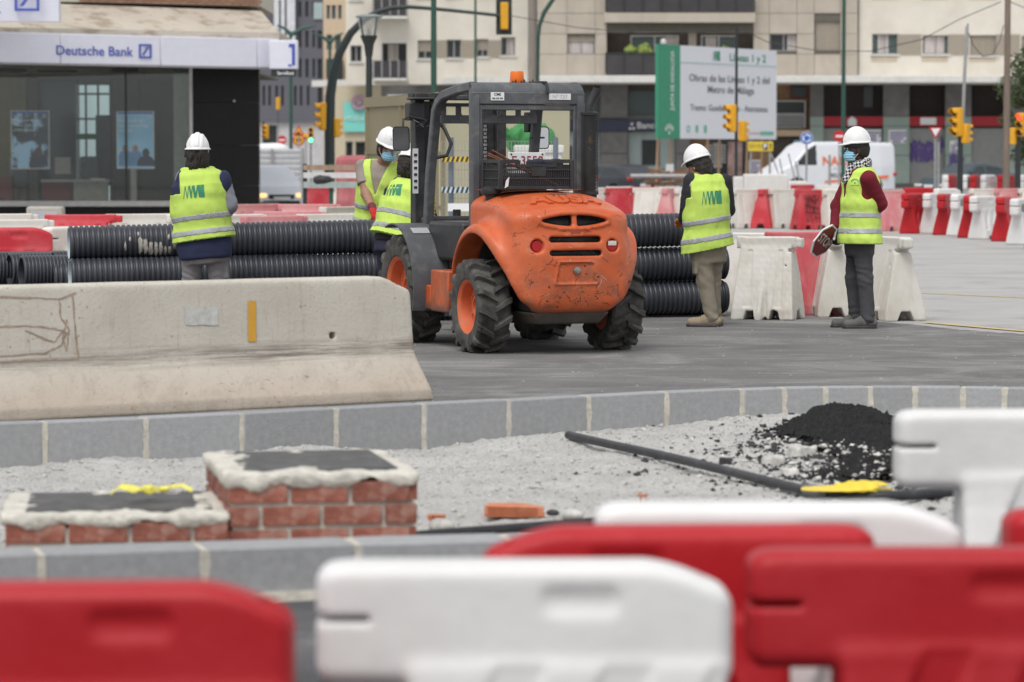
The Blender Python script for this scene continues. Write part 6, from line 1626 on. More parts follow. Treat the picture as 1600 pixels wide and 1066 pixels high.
for k in range(3):
    o = -FL * k
    window(t, hs_[0 + 3 * k], DT, curtain=(0, .9), blind=.75, sill=False); window(t, hs_[1 + 3 * k], DT, curtain=(.6, .95), sill=False)
    h = hs_[2 + 3 * k]; window(t, h, DT, blind=0.05, sill=False)
    sheet(t, 'balcony_slab', 944, 20 + o, 1180, 35 + o, DT - .55, M_TAUPE, .9)
    rl = sheet(t, 'balcony_railing', 946, 84 + o, 1178, 116 + o, DT - .5, M_RAIL, .04); WM[rl.name] = WM[t.name]
    mb = MB()
    for q in range(9): x = Xp(946 + 232 * q / 8, DT - .55); mb.bb((x - .025, DT - .55, Zp(116 + o, DT)), (x + .025, DT - .51, Zp(83 + o, DT)))
    mb.bb((Xp(946, DT), DT - .56, Zp(84 + o, DT)), (Xp(1178, DT), DT - .50, Zp(82.5 + o, DT))); mb.build('post', M_BLKP, rl, world=True, kind='stuff')
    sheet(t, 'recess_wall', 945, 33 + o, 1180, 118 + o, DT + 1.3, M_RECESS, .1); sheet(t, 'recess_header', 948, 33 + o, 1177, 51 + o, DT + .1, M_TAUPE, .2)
    for q, (a, b_) in enumerate(((985, 1060), (1095, 1150))): h = (Xp(a, DT + 1.1), Xp(b_, DT + 1.1), Zp(112 + o, DT), Zp(54 + o, DT)); window(t, h, DT + 1.1, sill=False, pane=M_TEALGL, curtain=(.1, .4) if q else (.7, .95), frame=M_WFR)
    if k == 0:
        for px, r_ in ((986, .30), (1008, .34), (1134, .22)):
            c = W(px, 80, DT - .2); f = lambda p, r_=r_: ell(p, (0, 0, 0), (r_, r_ * .8, r_)) + nz(p, 14, int(px), 4) * .12
            link('balcony_plant', sdf_mesh('balcony_plant', f, (-.6,) * 3, (.6,) * 3, .04, mat('yellow green foliage', (.20, .26, .06), .8, var=.4, scale=9)), None, {986: 'yellow green plant on the balcony above the billboard, nearer the beacon', 1008: 'larger yellow green plant beside another on the balcony above the billboard', 1134: 'small plant behind the signal pole on the balcony above the billboard'}[px], 'plant', 'plants on the balcony above the billboard', loc=(c.x, DT - .05, c.z))
    sheet(t, 'pier', 1076, 51 + o, 1088, 84 + o, DT + .4, M_TAUPE, .3)
t2 = t
# ---------------- ground floor shops under the canopy
DG = 147.0; t = thing('shop_front', 'row of shops and a bank branch below the long white canopy', 'building', (Xp(1200, DG), DG, 0))
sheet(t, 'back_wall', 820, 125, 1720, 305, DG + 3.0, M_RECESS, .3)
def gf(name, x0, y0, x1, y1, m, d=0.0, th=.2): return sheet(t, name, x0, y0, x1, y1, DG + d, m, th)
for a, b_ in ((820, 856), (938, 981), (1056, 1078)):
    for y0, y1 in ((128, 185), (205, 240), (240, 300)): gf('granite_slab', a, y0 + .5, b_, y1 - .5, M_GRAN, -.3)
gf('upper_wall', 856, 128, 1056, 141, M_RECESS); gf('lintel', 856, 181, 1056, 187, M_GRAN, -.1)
gf('window', 857, 142, 937, 181, M_TEALGL, .1); gf('window', 982, 142, 1055, 181, M_TEALGL, .1)
fs_ = gf('fascia', 820, 187, 1056, 205, M_NAVY, -.42); WM[fs_.name] = WM[t.name]
text('lettering', 'BancoMarch', .42, fs_, T(Xp(994, DG), DG - .45, Zp(196.5, DG)), M_WHT, bold=.004, xs=1.0, align='LEFT'); mb = MB()
for q, (a, b_) in enumerate(((984, 201), (989.5, 201), (986.7, 194))): c = W(a, b_, DG); mb.cyl((c.x, DG - .43, c.z), (c.x, DG - .45, c.z), .06, n=10)
mb.build('emblem', M_WHT, fs_, world=True)
for a, b_ in ((857, 937), (982, 1055)):
    g_ = gf('window', a, 206, b_, 292, M_PALEGL, .15); WM[g_.name] = WM[t.name]
    for q in range(1, 3): sheet(g_, 'mullion', a + (b_ - a) * q / 3 - .5, 206, a + (b_ - a) * q / 3 + .5, 292, DG + .1, M_ALU, .06)
sheet(t, 'poster', 876, 228, 894, 262, DG + .05, M_DKGL, .04); sheet(t, 'poster', 1003, 219, 1030, 258, DG + .05, M_DKGL, .04)
gf('brick_wall', 1078, 128, 1266, 305, M_BROWNB, .5); gf('shop_window', 1110, 215, 1165, 280, M_DKGL, .2); gf('poster_panel', 1115, 224, 1128, 262, M_CURT, .12); gf('poster_panel', 1137, 222, 1160, 275, mat('pinkish poster', (.45, .30, .28), .8, var=.4, scale=2), .12)
mb = MB()
for q in range(8):
    for r_ in range(6):
        c = W(1104 + 4 * q, 228 + 5 * r_, DG); mb.box((c.x, DG + .0, c.z), (.05, .05, .13)); mb.box((c.x, DG + .0, c.z), (.13, .05, .05))
mb.build('white_lattice', M_WFR, t, world=True, kind='stuff')
h = (Xp(1235, DG), Xp(1263, DG), Zp(153, DG), Zp(131, DG)); window(t, h, DG + .3, frame=mat('red brown frame', (.20, .04, .03), .7), mull=0, sill=False)
h = (Xp(1210, DG), Xp(1259, DG), Zp(200, DG), Zp(157, DG)); w_ = window(t, h, DG + .1, frame=M_WFR, mull=0, sill=False, pane=M_DKGL)
mb = MB()
mb.bb((h[0], DG + .2, (h[2] + h[3]) / 2 - .05), (h[1], DG + .26, (h[2] + h[3]) / 2 + .05))
for q in range(7): z = h[2] + .1 + .075 * q; mb.bb((h[0] + .05, DG + .22, z), (h[1] - .05, DG + .27, z + .045))
mb.build('louvre', M_ALU, w_, world=True)
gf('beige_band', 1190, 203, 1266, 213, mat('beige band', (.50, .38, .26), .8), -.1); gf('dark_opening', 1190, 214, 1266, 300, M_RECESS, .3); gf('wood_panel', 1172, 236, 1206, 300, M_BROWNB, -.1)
ad = gf('advert_panel', 1240, 219, 1268, 262, mat('blue advert', (.20, .35, .45), .5, var=.3, scale=.6), -.2, .06); WM[ad.name] = WM[t.name]
mb = MB(); c = W(1251, 240, DG)
mb.loft([[(c.x + .28 * cos(a) * s_, DG - .23, c.z + .45 * s_ * sin(a)) for a in [k * pi / 8 for k in range(16)]] for s_ in (.001, .6)]); c = W(1250, 258, DG); mb.loft([[(c.x + .9 * cos(a) * s_, DG - .225, c.z + .6 * s_ * sin(a)) for a in [k * pi / 8 for k in range(16)]] for s_ in (.001, .75)]); mb.build('printed_figure', mat('printed dark figure', (.10, .07, .06), .8), ad, world=True)
for a, b_ in ((1266, 1287), (1380, 1421), (1477, 1518), (1575, 1620)):
    for y0, y1, m in ((128, 182, M_GRAN), (182, 197, M_GREENW), (197, 243, M_GREENW), (243, 287, M_GREENW)): gf('wall_tile', a, y0 + .4, b_, y1 - .4, m, -.15)
for q, (a, b_) in enumerate(((1287, 1380), (1421, 1477), (1518, 1575), (1620, 1700))):
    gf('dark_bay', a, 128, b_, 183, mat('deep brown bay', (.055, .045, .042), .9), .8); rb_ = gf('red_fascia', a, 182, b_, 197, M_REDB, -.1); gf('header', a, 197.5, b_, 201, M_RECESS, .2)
    sh = gf('shutter', a, 201, b_, 287, M_SHUT, .2, .05); WM[sh.name] = WM[t.name]; mb = MB(); n = int((b_ - a) / 1.6)
    for k in range(n): x = Xp(a + (b_ - a) * (k + .5) / n, DG); mb.bb((x - .012, DG + .18, 0.5), (x + .012, DG + .205, Zp(202, DG)))
    mb.build('shutter_ribs', M_ALU, sh, world=True, kind='stuff')
gf('inner_window', 1349, 133, 1364, 168, M_DKGL, .7)
mb = MB(); c = W(1331, 190, DG); mb.prism([(-.2, -.2), (.2, -.2), (.2, .08), (.0, .24), (-.2, .08)], 0, .03, T(c.x, DG - .14, c.z)); mb.build('house_sign', M_WHT, t, world=True)
sheet(t, 'white_sign', 1438, 184, 1463, 195, DG - .14, M_WHT, .03)
gf('base_strip', 1266, 287, 1700, 305, mat('grimy plinth', (.12, .115, .105), .9, var=.2), -.2)
for i, (a, b_, c, d, nm) in enumerate(((1352, 203, 1377, 225, 0), (1388, 203, 1416, 224, 0), (1484, 220, 1500, 238, 1), (1170, 250, 1190, 270, 1))):
    p_ = sheet(t, 'pasted_poster', a, b_, c, d, DG - .19, M_WHT, .02); WM[p_.name] = WM[t.name]; mb = MB(); random.seed(i)
    for r_ in range(4):
        for q in range(6):
            if random.random() < .85: x0, z0 = Xp(a + (c - a) * (.06 + .15 * q), DG), Zp(b_ + (d - b_) * (.28 + .22 * r_), DG); mb.bb((x0, DG - .205, z0), (x0 + (c - a) / 34 * .12, DG - .195, z0 + (b_ - d) / 34 * -.13))
    mb.build('printed_lines', M_PURP, p_, world=True, kind='stuff')
mb = MB(); random.seed(5)
for (x0, x1, y0, y1, n) in ((1424, 1462, 222, 250, 13), (1352, 1374, 232, 255, 6), (1484, 1508, 243, 268, 7), (1470, 1476, 215, 235, 2)):
    for k in range(n):
        x = x0 + (x1 - x0) * k / n; pts = [W(x + random.uniform(-3, 3), y0 + (y1 - y0) * f_ + random.uniform(-4, 4), DG) for f_ in (0, .25, .5, .75, 1)]
        mb.tube([Vector((p.x, DG - .18 if not 1421 < x < 1477 else DG + .16, p.z)) for p in pts], .055, 4)
mb.build('graffiti', M_PURP, t, world=True, kind='stuff')
# canopy over the shops
t = thing('canopy', 'long white concrete canopy running above all the shop fronts', 'canopy', (Xp(1100, 145), 145, Zp(130, 145)))
mb = MB(); xL, xR = Xp(842, 145), Xp(1700, 145); mb.bb((xL, 143.6, Zp(129.5, 143.6)), (xR, 149, Zp(118, 143.6))); mb.build('slab', M_SLAB, t, world=True, bevel=.03)
# ---------------- cream block, right
DR = 146.2; t = thing('apartment_block', 'stained cream apartment block with a single row of windows at the far right', 'building', (Xp(1480, DR), DR, 0))
wins = [(1361, 53, 1402, 85), (1440, 55, 1481, 85), (1514, 55, 1556, 87), (1594, 56, 1634, 87)]; allw = wins + [(a, b - FL, c, d - FL) for a, b, c, d in wins] + [(a, b - 2 * FL, c, d - 2 * FL) for a, b, c, d in wins]
bk, hs_ = facade(t, 'wall', 1340.5, 1720, zt, DR, allw, M_CREAMW, zb=Zp(130, DR))
for k in range(3):
    for q in range(4):
        h = hs_[4 * k + q]; window(t, h, DR, mull=1, curtain=((.2, .6), (.05, .8), None, None)[q], blind=(None, None, .1, .4)[q], pane=M_TEALGL if q < 2 else M_DKGL)
    for a, b_ in ((1402, 1440), (1481, 1514), (1556, 1594)): sheet(t, 'spandrel', a, 54 - FL * k, b_, 86 - FL * k, DR - .03, M_SPAN, .02)
    for a, b_ in ((1361, 1402), (1440, 1481), (1514, 1556)): sheet(t, 'rain_stain', a, 88 - FL * k, b_, 97 - FL * k, DR - .012, mat('rain stained render', (.53, .46, .36), .9, var=.1, scale=2), .01)
# ---------------- cream block, left, with balconies
DL = 150.0; t = thing('apartment_block', 'cream rendered apartment block with smoked glass balconies left of the taupe block', 'building', (Xp(690, DL), DL, 0))
wins = [(653, 63, 676, 92), (698, 62, 721, 91), (745, 61, 763, 89), (783, 58, 805, 87), (596, 66, 636, 120), (548, 71, 566, 97)]; allw = wins + [(a, b - FL, c, d - FL) for a, b, c, d in wins] + [(a, b - 2 * FL, c, d - 2 * FL) for a, b, c, d in wins]
bk, hs_ = facade(t, 'wall', 541, 832.5, Zp(-260, DL), DL, allw, M_CREAMW, zb=Zp(132, DL))
for k in range(3):
    for q in range(6):
        h = hs_[6 * k + q]; window(t, h, DL, dep=.14 if q != 4 else .9, mull=1, curtain=(None, None, None, (.3, .8), (.2, .6), None)[q], pane=M_DKGL, sill=q != 4, blind=(.5, None, .55, None, None, None)[q])
    for a, b_ in ((676, 698), (721, 745), (763, 783)): sheet(t, 'spandrel', a, 63 - FL * k, b_, 90 - FL * k, DL - .03, M_SPAN, .02)
    rl = sheet(t, 'balcony_railing', 583, 95 - FL * k, 637, 122 - FL * k, DL - .9, M_RAIL, .05); sheet(t, 'balcony_slab', 583, 122 - FL * k, 637, 126 - FL * k, DL - .9, M_SLAB, 1.0); sheet(t, 'balcony_side', 582, 95 - FL * k, 583.5, 122 - FL * k, DL - .9, M_RAIL, .9)
    mb = MB()
    for q in range(5): x = Xp(584 + 52 * q / 4, DL - 1); mb.bb((x - .03, DL - .95, Zp(122 - FL * k, DL)), (x + .03, DL - .91, Zp(94 - FL * k, DL)))
    mb.build('railing_post', M_ALU, t, world=True, kind='stuff')
t = thing('canopy', 'white canopy with a sharp left corner over the cream shop wall', 'canopy', (Xp(660, 150), 150, Zp(135, 150)))
mb = MB(); a, b_ = W(487, 131, 155), W(841, 124, 146.5); d_ = (b_ - a); mb.add([(a.x, a.y, a.z - .14), (b_.x, b_.y, b_.z - .14), (b_.x, 152, b_.z - .14), (a.x + 1.5, 162, a.z - .14), (a.x, a.y, a.z + .16), (b_.x, b_.y, b_.z + .16), (b_.x, 152, b_.z + .16), (a.x + 1.5, 162, a.z + .16)], [(3, 2, 1, 0), (4, 5, 6, 7), (0, 1, 5, 4), (1, 2, 6, 5), (2, 3, 7, 6), (3, 0, 4, 7)]); mb.build('slab', M_SLAB, t, world=True)
t = thing('shop_wall', 'cream ground floor wall with turquoise shop sign under the white canopy', 'building', (Xp(650, 151), 151, 0))
facade(t, 'wall', 524, 596, Zp(134, 151), 151, [(540, 221, 552, 255), (555, 221, 572, 255)], mat('warm cream wall', (.56, .49, .36), .9, var=.05)); facade(t, 'grey_wall', 596, 850, Zp(134, 151), 151, [(605, 148, 640, 158)], M_GRAN)
for a, b_ in ((540, 552), (555, 572)): window(t, (Xp(a, 151), Xp(b_, 151), Zp(255, 151), Zp(221, 151)), 151, sill=False, mull=0)
sg = sheet(t, 'turquoise_sign', 537, 160, 571, 206, 150.8, mat('turquoise sign', (.20, .62, .55), .5, var=.04), .1); WM[sg.name] = WM[t.name]
text('lettering', 'vitalia', .42, sg, T(Xp(553, 150.6), 150.75, Zp(184, 150.6)), mat('pale lettering', (.42, .70, .66), .6), bold=.01)
mb = MB(); c = W(561, 160, 150.7); mb.lathe([(.20, -.03), (.36, -.03), (.36, .03), (.20, .03)], 24, Matrix.Translation((c.x, 150.65, c.z)) @ Matrix.Rotation(pi / 2, 4, 'X'), closed=True); mb.cyl((c.x, 150.64, c.z), (c.x, 150.68, c.z), .14); mb.build('round_emblem', mat('mauve emblem', (.40, .25, .32), .7), sg, world=True)
# ---------------- street going back: dark grey block and a narrow cream one
DD = 200.0; t = thing('office_block', 'dark grey office block with slit windows far down the street', 'building', (Xp(455, DD), DD, 0))
sl_ = [(411, 134, 415, 165), (420, 134, 424, 165), (431, 134, 435, 165), (440, 134, 444, 165), (460, 134, 464, 165), (469, 134, 473, 165), (480, 134, 484, 165), (497, 134, 504, 167)]
for y0, y1 in ((92, 121), (48, 74), (2, 26), (-44, -18), (-88, -62)): sl_ += [(467, y0, 472, y1), (478, y0, 483, y1), (489, y0, 493, y1), (497, y0, 504, y1 + 2)]
bk, hs_ = facade(t, 'wall', 404, 507, Zp(-200, DD), DD, sl_, mat('dark grey cladding', (.115, .115, .135), .7, var=.06, scale=.4), zb=Zp(190, DD))
for h in hs_: window(t, h, DD, mull=0, sill=False, frame=M_BLKP)
facade(t, 'white_wing', 429, 462, Zp(-200, DD), DD - .5, [(437, 0, 440, 80), (446, -20, 449, 80)], mat('white cladding', (.62, .63, .66), .7), zb=Zp(86, DD))
sheet(t, 'white_window', 490, 4, 504, 30, DD - .1, M_PALEGL, .08)
facade(t, 'shop_floor', 404, 507, Zp(190, DD), DD + .3, [(410, 196, 433, 240)], mat('pale shop wall', (.50, .49, .50), .8)); sheet(t, 'shop_glass', 410, 196, 433, 240, DD + .5, M_DKGL, .05)
DN = 176.0; t = thing('apartment_block', 'narrow peach apartment block seen between the dark grey block and the cream one', 'building', (Xp(524, DN), DN, 0))
sl_ = [(511, 8, 517, 30), (519, 8, 526, 30), (529, 8, 535, 30), (511, 54, 520, 78), (524, 54, 534, 78)]; sl_ += [(a, b - 46, c, d - 46) for a, b, c, d in sl_[:3]]
bk, hs_ = facade(t, 'wall', 506, 545, Zp(-220, DN), DN, sl_, mat('peach render', (.60, .47, .33), .9, var=.05))
for h in hs_: window(t, h, DN, mull=0, sill=False, pane=M_TEALGL)
sheet(t, 'balcony_railing', 510, 92, 535, 124, DN - .6, M_BLKP, .5)
sheet(t, 'shop_glass', 508, 150, 520, 255, DN - .05, M_DKGL, .04)

# ================================================================ bank at the left
DB = 85.0; M_MARB = mat('beige veined marble', (.52, .47, .40), .55, var=.10, scale=1.2, dirt=.85, dcol=(.30, .24, .18), ds=2.4, dlo=.50, dhi=.60, stretch=(.5, 1, 2.2))
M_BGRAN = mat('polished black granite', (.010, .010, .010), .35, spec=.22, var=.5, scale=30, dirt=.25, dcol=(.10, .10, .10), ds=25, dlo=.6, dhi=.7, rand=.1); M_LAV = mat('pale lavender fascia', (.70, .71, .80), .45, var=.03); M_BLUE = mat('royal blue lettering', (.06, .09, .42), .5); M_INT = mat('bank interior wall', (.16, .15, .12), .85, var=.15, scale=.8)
t = thing('bank_building', 'bank branch with marble band, pale lettered fascia and black granite corner pillar', 'building', (Xp(200, DB), DB, 0)); BK = t
xl, xr = Xp(-260, DB), Xp(405, DB)
def bx(name, px0, py0, px1, py1, m, y0=0.0, y1=.3, parent=None, **k): mb = MB(); a, b_ = W(px0, py1, DB), W(px1, py0, DB); mb.bb((a.x, DB + y0, a.z), (b_.x, DB + y1, b_.z)); o = mb.build(name, m, parent or t, world=True, **k); WM[o.name] = WM[t.name]; return o
# fascia, a little oblique: nearer at its left end
a0, a1 = W(-260, 70, 76.5), W(437, 78, 83.9); exf = (a1 - a0); exf.z = 0; Lf = exf.length; angf = atan2(exf.y, exf.x)
MF = Matrix.Translation((a0.x, a0.y, 0)) @ Matrix.Rotation(angf, 4, 'Z'); zb_, zt_ = 3.88, 4.63
joints = [0, Lf * .28, Lf * .486, Lf * .715, Lf * .946, Lf]
for i, (p, q) in enumerate(zip(joints[:-1], joints[1:])):
    mb = MB(); mb.bb((p + .008, 0, zb_), (q - .008, .5, zt_), MF); mb.build('fascia_panel', M_LAV, t, world=True, bevel=.02)
def fx(px):   # along-fascia coordinate seen at px
    d_ = W(px, 80, 10); o_ = Vector((0, 0, 0)); n_ = Vector((-exf.y, exf.x, 0)).normalized(); k_ = (a0 - Vector((0, 0, 0))).dot(n_) / Vector((d_.x, d_.y, 0)).dot(n_); P = Vector((d_.x, d_.y, 0)) * k_; return (P - Vector((a0.x, a0.y, 0))).dot(exf.normalized())
mb = MB(); mb.bb((0, .004, zb_ - .035), (Lf, .45, zb_ - .002), MF); mb.build('fascia_rim', M_ALU, t, world=True)
text('lettering', 'Deutsche Bank', .335, t, MF @ T((fx(88) + fx(205)) / 2, -.02, (zb_ + zt_) / 2 - .055), M_BLUE, bold=.004, xs=1.07)
def sq_logo(cx, cz, s_, M, w=.12):
    mb = MB(); r = s_ / 2; k = s_ * w
    for a, b_, c, d_ in ((-r, -r, r, -r + k), (-r, r - k, r, r), (-r, -r + k, -r + k, r - k), (r - k, -r + k, r, r - k)): mb.bb((cx + a, -.03, cz + b_), (cx + c, -.003, cz + d_), M)
    q = s_ * .30; mb.add([(cx - q, -.03, cz - q), (cx - q + k * 1.5, -.03, cz - q), (cx + q, -.03, cz + q), (cx + q - k * 1.5, -.03, cz + q)], [(0, 1, 2, 3)], M); return mb
sq_logo((fx(217) + fx(236)) / 2, (zb_ + zt_) / 2 - .02, fx(236) - fx(217), MF).build('square_logo', M_BLUE, t, world=True)
# end sign box with partial logo
a0b = W(421, 80, 83.4); MS_ = Matrix.Translation((a0b.x, a0b.y, 0)) @ Matrix.Rotation(-.05, 4, 'Z')
mb = MB(); mb.bb((0, -.1, 3.83), (.74, .2, 4.58), MS_); se = mb.build('end_sign', M_LAV, t, world=True, bevel=.03); WM[se.name] = WM[t.name]
mb = MB(); mb.bb((.52, -.12, 4.40), (.68, -.104, 4.48), MS_); mb.bb((.60, -.12, 3.93), (.68, -.104, 4.40), MS_); mb.bb((.50, -.12, 3.91), (.59, -.104, 3.95), MS_); mb.build('logo_corner', M_BLUE, se, world=True)
mb = MB(); mb.bb((.05, -.05, 3.64), (.69, .15, 3.82), MS_); ss = mb.build('servired_box', M_BLKP, t, world=True); ss.name = 'small_sign'; WM[ss.name] = WM[t.name]
text('lettering', 'ServiRed', .12, ss, MS_ @ T(.42, -.055, 3.725), M_WHT, bold=.002)
# marble cornice
mb = MB(); x1m, x1t = Xp(437, 83.9), Xp(407, 84.6); zc0, zc1 = zt_, Zp(14, 84)
mb.add([(xl, 77.2, zt_ + .003), (x1m, 84.0, zt_ + .003), (x1m, 90, zt_ + .003), (xl, 90, zt_ + .003), (xl, 77.2, zt_ + .16), (x1m, 84.0, zt_ + .16), (x1m, 90, zt_ + .16), (xl, 90, zt_ + .16)], [(3, 2, 1, 0), (4, 5, 6, 7), (0, 1, 5, 4), (1, 2, 6, 5), (2, 3, 7, 6), (3, 0, 4, 7)]); mb.build('marble_band', M_MARB, t, world=True)
mb = MB(); mb.add([(xl, 77.3, zt_ + .164), (x1m - .02, 84.1, zt_ + .164), (x1m - .02, 90, zt_ + .164), (xl, 90, zt_ + .164), (xl, 78.4, zc1 + .1), (x1t, 85.2, zc1), (x1t - .35, 90, zc1), (xl, 90, zc1)], [(3, 2, 1, 0), (4, 5, 6, 7), (0, 1, 5, 4), (1, 2, 6, 5), (2, 3, 7, 6), (3, 0, 4, 7)]); mb.build('marble_slope', M_MARB, t, world=True)
# brick upper wall as courses
mb = MB(); mb.bb((xl, 79.2, zc1 + .12), (x1t - .02, 90, 12)); mb.v = [Vector((q.x, q.y + (6.1 if q.x > 0 - 20 and q.x > xl + 1 else 0) * (1 if q.y < 85 else 0), q.z)) for q in mb.v]
M_BRB = mat('brown facade brick', (.30, .17, .115), .9, var=.2, scale=2.5, rand=.12)
mb.build('brick_wall', M_MORTAR, t, world=True)
bA, bB = Vector((xl, 79.15, 0)), Vector((x1t, 85.25, 0)); db = (bB - bA); Lb = db.length; db.normalize(); MBk = Matrix.Translation(bA) @ Matrix.Rotation(atan2(db.y, db.x), 4, 'Z')
brm = MB(); brm.box((0, 0, 0), (.235, .06, .062)); brme = brm.mesh('brick', M_BRB)
x_in = Lb - (Xp(405, 85) - Xp(90, 80.5)) - .4
for r in range(4):
    x = x_in + (.12 if r % 2 else 0)
    while x < Lb - .13:
        o = link('brick', brme, t); o.matrix_basis = WM[t.name].inverted() @ MBk @ T(x + .12, -.012 + random.uniform(-.004, .004), zc1 + .165 + .075 * r); x += .25
# upper light box sign
mb = MB(); q0, q1 = W(-200, 5, 77.2), W(92, 5, 77.9); mb.add([(q0.x, q0.y, Zp(32, 77.5)), (q1.x, q1.y, Zp(34, 77.9)), (q1.x, q1.y + .35, Zp(34, 77.9)), (q0.x, q0.y + .35, Zp(32, 77.5)), (q0.x, q0.y, 7), (q1.x, q1.y, 7), (q1.x, q1.y + .35, 7), (q0.x, q0.y + .35, 7)], [(3, 2, 1, 0), (4, 5, 6, 7), (0, 1, 5, 4), (1, 2, 6, 5), (2, 3, 7, 6), (3, 0, 4, 7)]); ub = mb.build('upper_sign', M_LAV, t, world=True); WM[ub.name] = WM[t.name]
cs = W(42, -2, 77.6); MU = Matrix.Translation((cs.x, 77.62, cs.z)); sq_logo(0, 0, .60, MU, .11).build('square_logo', M_BLUE, ub, world=True)
ck_ = W(-8, 10, 77.5); text('lettering', 'Bank', .62, ub, T(ck_.x + .16, 77.2, ck_.z + .02), M_BLUE, bold=.012, align='RIGHT')
# glass front, mullions, sill, plinth
for a, b_ in ((-260, -30), (-29, 196), (197, 296)): bx('window_pane', a, 96, b_, 313, glass('shop glass %d' % a, (.93, .95, .94), refl=.05), .05, .07)
bx('mullion', 196, 96, 197, 313, M_BLKP, .04, .1); bx('mullion', 297, 96, 300.5, 330, M_WFR, -.02, .12); bx('window_header', -260, 92, 300, 106, mat('olive header', (.10, .095, .075), .7), .08, .3); bx('sill', -260, 314, 300, 322.5, M_WFR, -.15, .3)
bx('plinth', -260, 323, 302, 341, M_BGRAN, -.05, .3)
for y0, y1 in ((98, 160), (160, 227), (227, 290), (290, 345)):
    bx('granite_tile', 315, y0 + .25, 404.8, y1 - .25, M_BGRAN, -.04, .3); bx('granite_tile', 301.5, y0 + .25, 314.6, y1 - .25, M_BGRAN, -.02, .3)
bx('pillar_core', 301, 97, 374, 345, M_JOINT, .31, 6); mb = MB(); mb.cyl(W(366, 158, DB - .05), W(366, 158, DB - .09), .03); mb.build('camera_bullet', M_WFR, t, world=True)
# inside of the bank
def ib(name, px0, py0, px1, py1, y0, y1, m, **k): # sized at the glass plane, set back y metres
    mb = MB(); s_ = (DB + y0) / DB; a, b_ = W(px0, py1, DB + y0), W(px1, py0, DB + y0); mb.bb((a.x, DB + y0, a.z), (b_.x, DB + y1, b_.z)); o = mb.build(name, m, t, world=True, **k); WM[o.name] = WM[t.name]; return o
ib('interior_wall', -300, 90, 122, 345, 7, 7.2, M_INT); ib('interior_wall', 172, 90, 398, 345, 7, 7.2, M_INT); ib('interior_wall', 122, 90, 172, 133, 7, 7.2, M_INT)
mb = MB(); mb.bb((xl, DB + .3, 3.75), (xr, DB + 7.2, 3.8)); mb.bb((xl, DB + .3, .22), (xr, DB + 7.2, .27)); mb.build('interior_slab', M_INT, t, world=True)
bw = ib('back_window', 121, 133, 173, 330, 7.05, 7.1, glass('rear glass', (.80, .90, .90), refl=.04))
mb = MB()
for px in (134, 153): a = W(px, 133, DB + 7); mb.bb((a.x - .03, DB + 6.98, .3), (a.x + .03, DB + 7.04, a.z))
for py in (147, 186): a = W(121, py, DB + 7); b_ = W(173, py, DB + 7); mb.bb((a.x, DB + 6.98, a.z - .03), (b_.x, DB + 7.04, a.z + .03))
mb.build('mullion', M_ALU, bw, world=True); mb = MB(); a, b_ = W(121, 218, DB + 6.9), W(150, 209, DB + 6.9); mb.bb((a.x, DB + 6.9, a.z), (b_.x, DB + 6.95, b_.z)); mb.build('green_sign', mat('green cross sign', (.03, .35, .12), .6), bw, world=True)
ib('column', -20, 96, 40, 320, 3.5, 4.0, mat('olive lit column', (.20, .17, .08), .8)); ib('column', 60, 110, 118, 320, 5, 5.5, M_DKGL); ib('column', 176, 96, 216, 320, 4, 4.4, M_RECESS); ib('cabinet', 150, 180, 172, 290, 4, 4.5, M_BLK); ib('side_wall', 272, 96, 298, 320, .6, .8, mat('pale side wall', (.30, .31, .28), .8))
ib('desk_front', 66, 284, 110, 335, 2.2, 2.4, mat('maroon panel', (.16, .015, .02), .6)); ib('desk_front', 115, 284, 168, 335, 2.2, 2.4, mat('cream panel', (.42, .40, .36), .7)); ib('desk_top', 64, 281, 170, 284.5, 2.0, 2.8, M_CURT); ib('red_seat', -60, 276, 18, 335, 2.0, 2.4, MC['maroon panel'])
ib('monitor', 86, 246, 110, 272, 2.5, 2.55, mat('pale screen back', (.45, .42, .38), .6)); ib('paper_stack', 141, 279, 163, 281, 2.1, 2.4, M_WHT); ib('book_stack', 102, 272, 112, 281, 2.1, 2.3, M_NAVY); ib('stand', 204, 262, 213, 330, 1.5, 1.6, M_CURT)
def f(p): # office chair
    return np.minimum(np.minimum(rbox(p, (0, 0, 1.05), (.26, .06, .36), .05), rbox(p, (0, -.25, .62), (.26, .26, .05), .04)), cone(p, (0, -.2, .2), (0, -.2, .6), .04, .04))
for px in (30, 140): c = W(px, 300, DB + 3.1); link('chair', sdf_mesh('chair', f, (-.32, -.55, .1), (.32, .12, 1.45), .03, M_GREYM), None, 'grey office chair inside the bank ' + ('left of the maroon desk' if px == 30 else 'behind the cream desk'), 'chair', 'office chairs behind the bank window', loc=(c.x, DB + 3.1, .16))
